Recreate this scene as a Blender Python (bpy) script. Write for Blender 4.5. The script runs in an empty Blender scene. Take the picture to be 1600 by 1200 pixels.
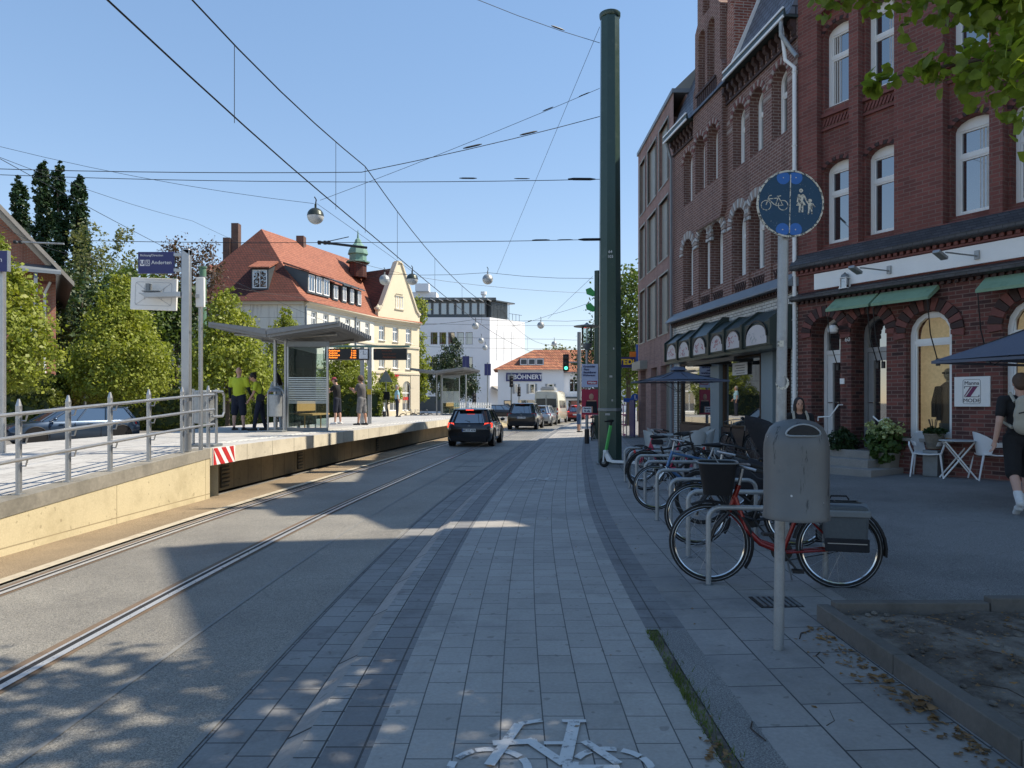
import bpy, bmesh, math, random
import numpy as np
from mathutils import Vector, Matrix
from mathutils.geometry import tessellate_polygon
R = math.radians
SC = bpy.context.scene
COL = SC.collection
rnd = random.Random(7)

# ------------------------------------------------------------------ camera, sky, sun, exposure
F, HOR, EYE = 1110.0, 629.0, 1.6            # focal length and horizon of the photograph in its own pixels, eye height in metres
cam = bpy.data.cameras.new("camera"); camo = bpy.data.objects.new("camera", cam); COL.objects.link(camo)
cam.sensor_width = 36; cam.lens = 36 * F / 1600; cam.shift_y = (HOR - 600) / 1600
cam.clip_start = 0.1; cam.clip_end = 3000
camo.location = (0, 0, EYE); camo.rotation_euler = (R(90), 0, 0)
SC.camera = camo
SKY_GAMMA, SKY_SAT, SKY_STR = 0.56, 1.47, 0.222
SUN_EL, SUN_AZ = 51.0, 8.0                  # elevation; azimuth counted from +X towards +Y
sdir = Vector((math.cos(R(SUN_EL)) * math.cos(R(SUN_AZ)), math.cos(R(SUN_EL)) * math.sin(R(SUN_AZ)), math.sin(R(SUN_EL))))
w = bpy.data.worlds.new("World"); SC.world = w; w.use_nodes = True
nt = w.node_tree; sky = nt.nodes.new("ShaderNodeTexSky"); sky.sky_type = 'NISHITA'; sky.sun_disc = False
sky.sun_elevation = R(SUN_EL); sky.sun_rotation = R(90 - SUN_AZ); sky.air_density = 1.0; sky.dust_density = 0.0; sky.ozone_density = 2.0
gam = nt.nodes.new("ShaderNodeGamma"); gam.inputs[1].default_value = SKY_GAMMA; hs = nt.nodes.new("ShaderNodeHueSaturation"); hs.inputs["Saturation"].default_value = SKY_SAT
nt.links.new(sky.outputs[0], gam.inputs[0]); nt.links.new(gam.outputs[0], hs.inputs["Color"]); tn = nt.nodes.new("ShaderNodeMix"); tn.data_type = 'RGBA'; tn.blend_type = 'MULTIPLY'; tn.inputs[0].default_value = 1; tn.inputs[7].default_value = (1.06, .975, .985, 1)
nt.links.new(hs.outputs[0], tn.inputs[6]); nt.links.new(tn.outputs[2], nt.nodes["Background"].inputs[0]); nt.nodes["Background"].inputs[1].default_value = SKY_STR
sl = bpy.data.lights.new("sun", 'SUN'); sl.energy = 4.3; sl.angle = R(0.5); sl.color = (1.0, 0.9, 0.74)
so = bpy.data.objects.new("sun", sl); COL.objects.link(so); so.location = (20, 0, 40)
so.rotation_euler = sdir.to_track_quat('Z', 'Y').to_euler()
SC.view_settings.view_transform = 'Standard'; SC.view_settings.look = 'None'; SC.view_settings.gamma = 1
SC.view_settings.use_curve_mapping = False; SC.view_settings.exposure = 0.78
SC.cycles.max_bounces = 6; SC.cycles.transparent_max_bounces = 12; SC.cycles.use_denoising = True

# ------------------------------------------------------------------ helpers
def at(x, y, Y): return Vector(((x - 800) / F * Y, Y, EYE - (y - HOR) / F * Y))
def gz(X): return 0.03 * max(0.0, min(X, 12) - 1.5)

MATS = {}
def _base(name, rough, metal, spec=0.5):
    m = bpy.data.materials.new(name); m.use_nodes = True; n = m.node_tree.nodes; b = n["Principled BSDF"]
    b.inputs["Roughness"].default_value = rough; b.inputs["Metallic"].default_value = metal
    b.inputs["Specular IOR Level"].default_value = spec
    MATS[name] = m
    return m, m.node_tree, b
def _n(t, kind, **kw):
    n = t.nodes.new(kind)
    for k, v in kw.items():
        if k in n.inputs: n.inputs[k].default_value = v
        else: setattr(n, k, v)
    return n
def c4(c): return (c[0], c[1], c[2], 1)
def sc(c, k): return tuple(min(1, x * k) for x in c)
def mixc(t, fac, a, b, mode='MIX'):
    m = t.nodes.new("ShaderNodeMix"); m.data_type = 'RGBA'; m.blend_type = mode
    if isinstance(fac, (int, float)): m.inputs[0].default_value = fac
    else: t.links.new(fac, m.inputs[0])
    for v, i in ((a, 6), (b, 7)):
        if isinstance(v, tuple): m.inputs[i].default_value = c4(v)
        else: t.links.new(v, m.inputs[i])
    return m.outputs[2]
def ramp(t, v, lo, hi):
    r = _n(t, "ShaderNodeMapRange"); t.links.new(v, r.inputs[0]); r.inputs[1].default_value = lo; r.inputs[2].default_value = hi
    return r.outputs[0]
def noise(t, vec, scale, detail=4, rough=0.6):
    n = _n(t, "ShaderNodeTexNoise", Scale=scale, Detail=detail, Roughness=rough)
    if vec is not None: t.links.new(vec, n.inputs["Vector"])
    return n.outputs["Fac"]
def bump(t, b, h, st, dist=0.01):
    k = _n(t, "ShaderNodeBump", Strength=st, Distance=dist); t.links.new(h, k.inputs["Height"]); t.links.new(k.outputs[0], b.inputs["Normal"])
def mat(name, col, rough=0.6, metal=0.0, var=0.18, scale=3.0, bmp=0.0, bscale=80, dirt=None, dscale=1.2, dlo=0.5, dhi=0.7, spec=0.5, emit=0):
    """plain surface with two scales of tone variation, optional worn patches and fine relief"""
    if name in MATS: return MATS[name]
    m, t, b = _base(name, rough, metal, spec)
    tc = _n(t, "ShaderNodeTexCoord"); o = tc.outputs["Object"]
    c = mixc(t, noise(t, o, scale), sc(col, 1 - var), sc(col, 1 + var))
    c = mixc(t, ramp(t, noise(t, o, scale * 14, 2), 0.3, 0.7), c, mixc(t, 1.0, c, (1 - var * .6,) * 3, 'MULTIPLY'))
    if dirt: c = mixc(t, ramp(t, noise(t, o, dscale, 6, .7), dlo, dhi), c, dirt)
    t.links.new(c, b.inputs["Base Color"])
    r = _n(t, "ShaderNodeMapRange"); t.links.new(noise(t, o, scale * 5, 3), r.inputs[0]); r.inputs[3].default_value = max(0, rough - .1); r.inputs[4].default_value = min(1, rough + .1)
    t.links.new(r.outputs[0], b.inputs["Roughness"])
    if bmp: bump(t, b, noise(t, o, bscale, 3), bmp)
    if emit: t.links.new(c, b.inputs["Emission Color"]); b.inputs["Emission Strength"].default_value = emit
    return m
def bricks(name, c1, c2, mortar, bw=0.25, bh=0.075, gap=0.011, uv=False, rough=0.8, var=0.35, bmp=0.5, off=0.5, dark=None, swap=False, spec=0.4, pat=1.0, sm=.1, squash=1.0):
    if name in MATS: return MATS[name]
    m, t, b = _base(name, rough, 0, spec)
    tc = _n(t, "ShaderNodeTexCoord"); src = tc.outputs["UV" if uv else "Object"]
    sx = _n(t, "ShaderNodeSeparateXYZ"); t.links.new(src, sx.inputs[0]); cb = _n(t, "ShaderNodeCombineXYZ")
    if uv:
        a, c_ = (1, 0) if swap else (0, 1)
        t.links.new(sx.outputs[a], cb.inputs[0]); t.links.new(sx.outputs[c_], cb.inputs[1])
    else:
        ad = _n(t, "ShaderNodeMath", operation='ADD'); t.links.new(sx.outputs[0], ad.inputs[0]); t.links.new(sx.outputs[1], ad.inputs[1])
        t.links.new(ad.outputs[0], cb.inputs[0]); t.links.new(sx.outputs[2], cb.inputs[1])
    br = _n(t, "ShaderNodeTexBrick", Scale=1.0); br.offset = off; br.squash = squash
    br.inputs["Brick Width"].default_value = bw; br.inputs["Row Height"].default_value = bh
    br.inputs["Mortar Size"].default_value = gap; br.inputs["Mortar Smooth"].default_value = sm; br.inputs["Bias"].default_value = 0.0
    br.inputs["Color1"].default_value = c4(c1); br.inputs["Color2"].default_value = c4(c2); br.inputs["Mortar"].default_value = c4(mortar)
    t.links.new(cb.outputs[0], br.inputs["Vector"])
    c = mixc(t, 1.0, br.outputs[0], mixc(t, noise(t, src, 1.3, 5), (1 - var,) * 3, (1 + var,) * 3), 'MULTIPLY')
    c = mixc(t, 1.0, c, mixc(t, noise(t, src, 45, 3), (.78,) * 3, (1.22,) * 3), 'MULTIPLY')
    if dark: c = mixc(t, ramp(t, noise(t, src, .55, 6, .7), .52, .72), c, dark)
    else:                                      # soot and rain streaks down the wall
        mp = _n(t, "ShaderNodeMapping"); mp.inputs["Scale"].default_value = (1, 1, .12); t.links.new(src, mp.inputs[0])
        c = mixc(t, ramp(t, noise(t, mp.outputs[0], 2.6, 5, .7), .5, .72), c, mixc(t, 1., c, (.62, .6, .6), 'MULTIPLY'))
    if uv:                                     # gum spots, drips and worn grey patches
        c = mixc(t, ramp(t, noise(t, src, 11, 1), .69, .72), c, mixc(t, 1., c, (.72, .71, .7), 'MULTIPLY')); c = mixc(t, ramp(t, noise(t, src, 2.1, 6, .75), .5, .75), c, mixc(t, 1., c, (.8, .79, .77), 'MULTIPLY'))
    t.links.new(c, b.inputs["Base Color"])
    ad2 = _n(t, "ShaderNodeMath", operation='MULTIPLY_ADD'); t.links.new(noise(t, src, 60, 2), ad2.inputs[0]); ad2.inputs[1].default_value = .25
    inv = _n(t, "ShaderNodeMath", operation='SUBTRACT'); inv.inputs[0].default_value = 1; t.links.new(br.outputs[1], inv.inputs[1])
    t.links.new(inv.outputs[0], ad2.inputs[2]); bump(t, b, ad2.outputs[0], bmp, .006)
    return m
def glass(name, col=(.02, .03, .035), rough=.02, a=1.0, tint=None):
    """window glass: dark and mirror-like, or really see-through when a < 1"""
    if name in MATS: return MATS[name]
    m, t, b = _base(name, rough, 0, .9); b.inputs["Base Color"].default_value = c4(col); b.inputs["IOR"].default_value = 1.5 if a < 1 else 2.3
    if a >= 1: b.inputs["Coat Weight"].default_value = 1.0; b.inputs["Coat Roughness"].default_value = .01
    if a < 1:
        tr = _n(t, "ShaderNodeBsdfTransparent"); tr.inputs[0].default_value = c4(tint or (.86, .93, .91)); mx = _n(t, "ShaderNodeMixShader")
        fr = _n(t, "ShaderNodeFresnel"); fr.inputs[0].default_value = 1.5; ad = _n(t, "ShaderNodeMath", operation='ADD'); ad.use_clamp = True
        t.links.new(fr.outputs[0], ad.inputs[0]); ad.inputs[1].default_value = a; t.links.new(ad.outputs[0], mx.inputs[0])
        t.links.new(tr.outputs[0], mx.inputs[1]); t.links.new(b.outputs[0], mx.inputs[2]); t.links.new(mx.outputs[0], t.nodes["Material Output"].inputs[0])
    return m
def leafmat(name, col, tl=.35, var=.35):
    if name in MATS: return MATS[name]
    m, t, b = _base(name, .5, 0, .35)
    tc = _n(t, "ShaderNodeTexCoord"); o = tc.outputs["Object"]
    c = mixc(t, ramp(t, noise(t, o, 9, 3), .3, .7), sc(col, 1 - var), sc(col, 1 + var))
    c = mixc(t, ramp(t, noise(t, o, 1.1, 3), .35, .65), c, mixc(t, 1., c, (1.25, 1.12, .8), 'MULTIPLY'))
    t.links.new(c, b.inputs["Base Color"])
    tr = _n(t, "ShaderNodeBsdfTranslucent"); t.links.new(mixc(t, 1.0, c, (1.3, 1.35, .6), 'MULTIPLY'), tr.inputs[0])
    mx = _n(t, "ShaderNodeMixShader"); mx.inputs[0].default_value = tl
    t.links.new(b.outputs[0], mx.inputs[1]); t.links.new(tr.outputs[0], mx.inputs[2]); t.links.new(mx.outputs[0], t.nodes["Material Output"].inputs[0])
    return m

class M:
    """collects shapes into one mesh"""
    def __init__(s): s.v = []; s.f = []; s.mi = []; s.uv = {}; s.m = None
    def pt(s, p):
        p = Vector(p)
        if s.m is not None: p = s.m @ p
        s.v.append((p.x, p.y, p.z)); return len(s.v) - 1
    def face(s, ps, mi=0, uv=None):
        s.f.append([s.pt(p) for p in ps]); s.mi.append(mi)
        if uv: s.uv[len(s.f) - 1] = uv
        return s
    def idx(s, ids, mi=0): s.f.append(list(ids)); s.mi.append(mi)
    def box(s, c, d, rz=0, mi=0, rot=None, taper=1.0):
        x, y, z = d[0] / 2, d[1] / 2, d[2] / 2
        mx = Matrix.Translation(c) @ (rot if rot is not None else Matrix.Rotation(rz, 4, 'Z'))
        i = [s.pt(mx @ Vector((a * x * (taper if e > 0 else 1), b * y * (taper if e > 0 else 1), e * z))) for e in (-1, 1) for a, b in ((-1, -1), (1, -1), (1, 1), (-1, 1))]
        for q in ((3, 2, 1, 0), (4, 5, 6, 7), (0, 1, 5, 4), (1, 2, 6, 5), (2, 3, 7, 6), (3, 0, 4, 7)): s.idx([i[k] for k in q], mi)
        return s
    def b2(s, a, b, mi=0): return s.box([(a[k] + b[k]) / 2 for k in range(3)], [abs(b[k] - a[k]) for k in range(3)], mi=mi)
    def rings(s, rs, closed=True, caps=True, mi=0):
        I = [[s.pt(p) for p in r] for r in rs]; n = len(rs[0])
        for a, b in zip(I, I[1:]):
            for k in range(n if closed else n - 1):
                l = (k + 1) % n; s.idx([a[k], a[l], b[l], b[k]], mi)
        if caps: s.idx(I[0][::-1], mi); s.idx(I[-1], mi)
        return s
    def tube(s, pts, r, n=8, mi=0, caps=True, loop=False):
        pts = [Vector(p) for p in pts]; rs = []; up = None; N = len(pts)
        for i, p in enumerate(pts):
            if loop: d = pts[(i + 1) % N] - pts[i - 1]
            else: d = pts[min(i + 1, N - 1)] - pts[max(i - 1, 0)]
            d.normalize()
            if up is None: up = Vector((0, 0, 1)) if abs(d.z) < .9 else Vector((1, 0, 0))
            a = d.cross(up); 
            if a.length < 1e-5: a = d.orthogonal()
            a.normalize(); b = a.cross(d); up = b
            rr = r[i] if isinstance(r, (list, tuple)) else r
            rs.append([p + (a * math.cos(2 * math.pi * k / n) + b * math.sin(2 * math.pi * k / n)) * rr for k in range(n)])
        if loop: rs.append(rs[0]); caps = False
        return s.rings(rs, True, caps, mi)
    def cyl(s, p0, p1, r0, r1=None, n=12, mi=0): return s.tube([p0, p1], [r0, r0 if r1 is None else r1], n, mi)
    def lathe(s, prof, n=24, c=(0, 0, 0), mi=0, caps=True):
        c = Vector(c)
        return s.rings([[c + Vector((r * math.cos(2 * math.pi * k / n), r * math.sin(2 * math.pi * k / n), z)) for k in range(n)] for r, z in prof], True, caps, mi)
    def ball(s, c, r, nu=12, nv=8, mi=0, rot=None):
        if not hasattr(r, '__len__'): r = (r, r, r)
        c = Vector(c); rs = []
        for j in range(nv + 1):
            ph = math.pi * (j / nv) ; ph = min(max(ph, .02), math.pi - .02)
            ring = []
            for k in range(nu):
                th = 2 * math.pi * k / nu
                p = Vector((r[0] * math.sin(ph) * math.cos(th), r[1] * math.sin(ph) * math.sin(th), -r[2] * math.cos(ph)))
                ring.append(c + (rot @ p if rot is not None else p))
            rs.append(ring)
        return s.rings(rs, True, True, mi)
    def torus(s, c, Rr, r, ax='Y', n=32, k=8, mi=0, sx=1.0):
        c = Vector(c); pts = []
        for i in range(n):
            a = 2 * math.pi * i / n; u, v = math.cos(a) * Rr, math.sin(a) * Rr
            pts.append(c + (Vector((u, 0, v)) if ax == 'Y' else Vector((u, v, 0)) if ax == 'Z' else Vector((0, u, v))))
        return s.tube(pts, r, k, mi, loop=True)
    def prism(s, poly, a, b, ax='y', mi=0, side=None):
        """flat outline (p, q) pushed from a to b along an axis"""
        def P(p, t): return (p[0], t, p[1]) if ax == 'y' else (t, p[0], p[1]) if ax == 'x' else (p[0], p[1], t)
        n = len(poly); A = [s.pt(P(p, a)) for p in poly]; B = [s.pt(P(p, b)) for p in poly]
        tri = tessellate_polygon([[Vector((p[0], p[1], 0)) for p in poly]])
        for t3 in tri: s.idx([A[i] for i in t3], mi); s.idx([B[i] for i in t3[::-1]], mi)
        for k in range(n): l = (k + 1) % n; s.idx([A[k], A[l], B[l], B[k]], mi if side is None else side)
        return s
    def wall(s, outline, holes, y=0.0, depth=0.25, mi=0, mr=None):
        """a facade sheet with openings and their reveals; outward is -y"""
        loops = [outline] + holes; flat = [p for l in loops for p in l]
        ids = [s.pt((p[0], y, p[1])) for p in flat]
        for t3 in tessellate_polygon([[Vector((p[0], p[1], 0)) for p in l] for l in loops]): s.idx([ids[i] for i in t3], mi)
        for h in holes:
            n = len(h)
            for k in range(n):
                p, q = h[k], h[(k + 1) % n]
                s.face([(p[0], y, p[1]), (q[0], y, q[1]), (q[0], y + depth, q[1]), (p[0], y + depth, p[1])], mi if mr is None else mr)
        return s
    def build(s, name, mats, parent=None, smooth=35, bevel=0):
        me = bpy.data.meshes.new(name); me.from_pydata(s.v, [], s.f)
        if not isinstance(mats, (list, tuple)): mats = [mats]
        for m_ in mats: me.materials.append(m_ if not isinstance(m_, str) else MATS[m_])
        if len(mats) > 1: me.polygons.foreach_set("material_index", s.mi)
        if s.uv:
            u = me.uv_layers.new(name="UVMap")
            for fi, uv in s.uv.items():
                for k, li in enumerate(me.polygons[fi].loop_indices): u.data[li].uv = uv[k]
        if s.m is None or True:
            bm = bmesh.new(); bm.from_mesh(me)
            if not s.uv: bmesh.ops.remove_doubles(bm, verts=bm.verts, dist=1e-5)
            bmesh.ops.recalc_face_normals(bm, faces=bm.faces); bm.to_mesh(me); bm.free()
        if smooth:
            me.polygons.foreach_set("use_smooth", [True] * len(me.polygons)); me.set_sharp_from_angle(angle=R(smooth))
        o = bpy.data.objects.new(name, me); COL.objects.link(o)
        if parent is not None: o.parent = parent
        if bevel:
            bv = o.modifiers.new("bevel", 'BEVEL'); bv.width = bevel; bv.segments = 2; bv.limit_method = 'ANGLE'; bv.angle_limit = R(50)
        return o
def tag(o, label=None, cat=None, group=None, kind=None):
    for k, v in (("label", label), ("category", cat), ("group", group), ("kind", kind)):
        if v: o[k] = v
    return o
def thing(name, label, cat, loc=(0, 0, 0), rz=0.0, group=None):
    o = bpy.data.objects.new(name, None); COL.objects.link(o); o.location = loc; o.rotation_euler = (0, 0, rz); o.empty_display_size = .2
    return tag(o, label, cat, group)
def struct(o): o["kind"] = "structure"; return o
def dup(o, parent=None, loc=None, rz=None, label=None, scale=None):
    """a copy of a thing with copies of its parts and sub-parts"""
    c = o.copy(); COL.objects.link(c); c.parent = parent
    if loc is not None: c.location = loc
    if rz is not None: c.rotation_euler = (0, 0, rz)
    if scale is not None: c.scale = scale if hasattr(scale, '__len__') else (scale,) * 3
    if label: c["label"] = label
    for ch in list(o.children): dup(ch, c)
    return c
def text(s, size, parent, loc, rot, m, name="lettering", align='CENTER', depth=.002, bold=0.0, sx=1.0):
    cu = bpy.data.curves.new(name, 'FONT'); cu.body = s; cu.size = size; cu.align_x = align; cu.align_y = 'CENTER'; cu.extrude = depth; cu.offset = bold; cu.resolution_u = 3
    t = bpy.data.objects.new(name, cu); me = bpy.data.meshes.new_from_object(t); bpy.data.objects.remove(t)
    me.materials.clear(); me.materials.append(m if not isinstance(m, str) else MATS[m])
    o = bpy.data.objects.new(name, me); COL.objects.link(o); o.parent = parent; o.location = loc; o.rotation_euler = rot; o.scale = (sx, 1, 1)
    return o
UP = (R(90), 0, 0)                           # text standing upright, read from -y
def arch(x0, x1, z0, z1, seg=8, rise=None):
    """opening outline with a round (or flatter) head"""
    r = (x1 - x0) / 2; rise = r if rise is None else rise; cx = (x0 + x1) / 2; zs = z1 - rise
    return [(x0, z0), (x1, z0)] + [(cx + r * math.cos(a), zs + rise * math.sin(a)) for a in [math.pi * k / seg for k in range(seg + 1)]]
def rect(x0, x1, z0, z1): return [(x0, z0), (x1, z0), (x1, z1), (x0, z1)]

# colours of things
mat("white_paint", (.82, .82, .8), .45, var=.08, dirt=(.5, .5, .47), dlo=.6, dhi=.8)
mat("white_frame", (.86, .87, .86), .35, var=.06)
mat("steel", (.42, .43, .44), .38, .75, var=.12, scale=6)
mat("galv", (.36, .38, .39), .5, .55, var=.2, scale=9, dirt=(.2, .2, .19), dscale=3)
mat("galv_dark", (.22, .24, .25), .5, .5, var=.2, scale=9)
mat("black_metal", (.018, .019, .021), .4, .1, var=.3)
mat("rubber", (.018, .018, .018), .85, var=.3, bmp=.2)
mat("black_plastic", (.012, .012, .014), .6, var=.3, spec=.3)
mat("black_cloth", (.016, .017, .022), .9, var=.35, scale=7, bmp=.3, bscale=40)
mat("chrome", (.6, .6, .6), .15, 1.0, var=.05)
mat("concrete", (.5, .47, .4), .85, var=.16, scale=1.5, bmp=.25, bscale=60, dirt=(.33, .3, .25), dscale=.9, dlo=.52, dhi=.8)
mat("lead", (.23, .26, .29), .5, .3, var=.15)
mat("dark_green_paint", (.034, .068, .056), .32, .1, var=.15, scale=1.2, dirt=(.07, .105, .088), dscale=3, dlo=.58, dhi=.75)
mat("wire", (.02, .022, .025), .5, .4, var=.1)
mat("blue_sign", (.025, .03, .14), .4, var=.05)
mat("red_sign", (.5, .03, .03), .45, var=.08)
glass("window_glass", (.015, .02, .025)); glass("car_glass", (.01, .014, .016), .03); glass("clear_glass", (.03, .05, .045), .02, .1)
mat("bark", (.1, .075, .055), .9, var=.35, scale=12, bmp=.8, bscale=25)
# ------------------------------------------------------------------ the street: strips that follow the curving kerb
_ky = [-40, -8, 0, 3.2, 5, 7, 9, 11.5, 15.7, 20, 25, 32.3, 38.6, 45.5, 55, 65, 80, 110, 140]
_kx = [-.9, -1.05, -1.1, -1.13, -1.12, -1.07, -1.0, -.86, -.47, -.1, .42, 1.2, 2.0, 3.0, 4.7, 6.9, 10.6, 19, 28]
_yy = np.arange(-40, 141, .5); _xx = np.interp(_yy, _ky, _kx)
for _ in range(6): _xx[2:-2] = np.convolve(_xx, np.ones(5) / 5, 'valid')
def KX(Y): return float(np.interp(Y, _yy, _xx))
def ys(a, b):
    out = [a]; y = a
    while y < b:
        y = min(b, y + (.5 if y < 30 else 1 if y < 60 else 3)); out.append(y)
    return out
def strip(name, o0, o1, z0, m, Y0=-10, Y1=130, z1=None, slope=True, parent=None, absx=None, kind=True):
    g = M(); L = ys(Y0, Y1); pr = None
    for Y in L:
        x0 = KX(Y) + o0; x1 = (KX(Y) + o1) if absx is None else max(absx, x0 + .01)
        n = max(1, int((x1 - x0) / 1.5)) if slope else 1
        row = []
        for k in range(n + 1):
            x = x0 + (x1 - x0) * k / n; z = z0 + ((z0 if z1 is None else z1) - z0) * k / n
            row.append(((x, Y, z + (gz(x) if slope else 0)), (x - KX(Y), Y)))
        if pr:
            if len(row) != len(pr):
                row2 = [row[min(len(row) - 1, round(i * (len(row) - 1) / (len(pr) - 1)))] for i in range(len(pr))]
            else: row2 = row
            for k in range(len(pr) - 1):
                g.face([pr[k][0], pr[k + 1][0], row2[k + 1][0], row2[k][0]], uv=[pr[k][1], pr[k + 1][1], row2[k + 1][1], row2[k][1]])
        if not pr or len(row) == len(pr): pr = row
        else: pr = row2
    o = g.build(name, m, parent, smooth=0)
    if kind: struct(o)
    return o

def asphalt(name, col, warm, rough=.75, sp=.5):
    m, t, b = _base(name, rough, 0, sp)
    o = _n(t, "ShaderNodeTexCoord").outputs["Object"]
    g = noise(t, o, 105, 2, .7)
    c = mixc(t, ramp(t, g, .38, .68), sc(col, .55), sc(col, 1.6))
    c = mixc(t, ramp(t, noise(t, o, 170, 1), .62, .7), c, sc(warm, 1.6))
    c = mixc(t, ramp(t, noise(t, o, .45, 5, .65), .4, .66), c, mixc(t, 1., c, (.68, .68, .69), 'MULTIPLY'))
    v = _n(t, "ShaderNodeTexVoronoi", Scale=.55); v.feature = 'DISTANCE_TO_EDGE'; wob = _n(t, "ShaderNodeTexNoise", Scale=2.5, Detail=4)
    va = _n(t, "ShaderNodeVectorMath", operation='MULTIPLY_ADD'); t.links.new(o, wob.inputs["Vector"]); t.links.new(wob.outputs["Color"], va.inputs[0]); va.inputs[1].default_value = (.7, .7, 0); t.links.new(o, va.inputs[2]); t.links.new(va.outputs[0], v.inputs["Vector"])
    crk = ramp(t, v.outputs["Distance"], .006, .0)
    c = mixc(t, mixc(t, 1.0, crk, (.35,) * 3, 'MULTIPLY'), c, sc(col, .4))
    t.links.new(c, b.inputs["Base Color"]); bump(t, b, g, .55, .006)
    return m
asphalt("road_asphalt", (.215, .202, .175), (.3, .27, .21), .62, .5)
asphalt("old_asphalt", (.22, .217, .21), (.26, .255, .24), .8, .35)
asphalt("gravel", (.26, .2, .13), (.3, .23, .15), .9, .2)
asphalt("side_asphalt", (.2, .195, .185), (.24, .23, .21), .8, .3)
bricks("slab_light", (.31, .296, .276), (.37, .352, .328), (.09, .09, .09), .29, .212, .0035, dark=(.19, .188, .184), uv=True, swap=True, var=.2, bmp=.3, rough=.72, spec=.35, sm=.0)
bricks("slab_dark", (.17, .17, .172), (.205, .205, .207), (.06, .06, .06), .22, .215, .006, uv=True, swap=True, var=.2, bmp=.4, rough=.7, off=0)
bricks("slab_small", (.25, .247, .238), (.32, .315, .305), (.05, .05, .05), .16, .12, .005, uv=True, swap=True, var=.25, bmp=.35, off=0)
bricks("gutter_slab", (.21, .207, .203), (.265, .26, .25), (.06, .06, .06), .26, .2, .005, uv=True, swap=True, var=.25, bmp=.4)
bricks("walk_slab", (.24, .231, .22), (.295, .283, .27), (.05, .052, .055), .5, .33, .005, dark=(.15, .152, .155), uv=True, swap=True, var=.25, bmp=.35, rough=.75, spec=.35)
bricks("kerb_stone", (.25, .243, .233), (.31, .3, .29), (.03, .03, .03), 1.0, .6, .012, uv=True, swap=True, var=.3, bmp=.3)
bricks("edge_stone", (.4, .35, .26), (.5, .44, .33), (.12, .1, .08), 1.0, .6, .01, uv=True, swap=True, var=.2, bmp=.3)
bricks("deck_slab", (.4, .39, .37), (.46, .45, .43), (.2, .19, .175), .6, .4, .006, uv=True, swap=True, var=.14, bmp=.2)
mat("rail_steel", (.55, .55, .55), .3, .45, var=.2, scale=5)
mat("rail_groove", (.02, .018, .017), .8, var=.3)
mat("rail_seal", (.17, .12, .08), .85, var=.35, scale=5)
mat("soil", (.1, .082, .066), .95, var=.6, scale=3, bmp=1.0, bscale=30, dirt=(.22, .195, .165), dscale=2.2, dlo=.45, dhi=.62)
mat("road_paint", (.62, .62, .61), .8, var=.12, dirt=(.25, .25, .25), dscale=16, dlo=.55, dhi=.62)

g = M(); g.face([(-1500, -60, -.16), (1500, -60, -.16), (1500, 1800, -.16), (-1500, 1800, -.16)]); struct(g.build("ground", "side_asphalt"))
g = M(); g.face([(-60, -10, -.02), (-9.55, -10, -.02), (-9.55, 50, -.02), (-60, 50, -.02)]); struct(g.build("side_street", "side_asphalt"))
g = M(); g.face([(-60, 50, -.10), (60, 50, -.10), (60, 130, -.10), (-60, 130, -.10)]); struct(g.build("square", "old_asphalt"))
strip("gravel_strip", -4.6, -3.75, -.075, "gravel", Y1=50, slope=False)
strip("edging", -3.75, -3.62, -.06, "edge_stone", Y1=50, slope=False)
strip("road", -3.62, -.42, -.08, "road_asphalt", Y1=118, slope=False)
strip("gutter", -.42, 0, -.082, "gutter_slab", Y1=118, slope=False)
strip("kerb", 0, .13, -.062, "kerb_stone", z1=0, Y1=118, slope=False)
strip("kerb_paving", .13, .25, 0, "slab_small", Y1=118)
strip("dark_paving", .25, .47, 0, "slab_dark", Y1=118)
strip("bike_path", .47, 2.05, 0, "slab_light", Y1=118)
strip("dark_band", 2.05, 2.33, 0, "slab_dark", Y0=5, Y1=118)
strip("grass_verge", 2.05, 2.13, -.008, "soil", Y1=5)
strip("asphalt_band", 2.13, 2.33, 0, "old_asphalt", Y1=5)
strip("footpath", 2.33, 3.75, 0, "walk_slab", Y1=118)
strip("pavement", 3.75, 30, 0, "old_asphalt", Y1=118, absx=32)
# old seam lines and a patched utility trench in the carriageway
mat("seam", (.24, .235, .22), .85, var=.3, scale=8)
strip("road_seam", -1.2, -1.165, -.076, "seam", Y1=60, slope=False); strip("road_seam", -.455, -.42, -.076, "seam", Y1=60, slope=False)
mat("patch", (.19, .19, .19), .8, var=.25, scale=6)
for a_, b_ in ((17.2, 17.4), (18.6, 18.72), (20.3, 20.45)): strip("road_marking", -1.3, -.55, -.075, "patch", a_, b_, slope=False)

def rail(o, label):
    t = thing("tram_rail", label, "tram rail", group="rails of the tram track")
    strip("sealing", o - .1, o + .13, -.076, "rail_seal", Y1=75, slope=False, parent=t, kind=False)
    strip("groove", o + -.005, o + .045, -.072, "rail_groove", Y1=75, slope=False, parent=t, kind=False)
    strip("rail_head", o + .045, o + .1, -.068, "rail_steel", Y1=75, slope=False, parent=t, kind=False)
    strip("guard_lip", o - .03, o - .005, -.070, "rail_steel", Y1=75, slope=False, parent=t, kind=False)
rail(-1.96, "shiny grooved tram rail running down the middle of the carriageway, nearer the kerb")
rail(-3.47, "shiny grooved tram rail beside the gravel strip and the platform wall")

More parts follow.
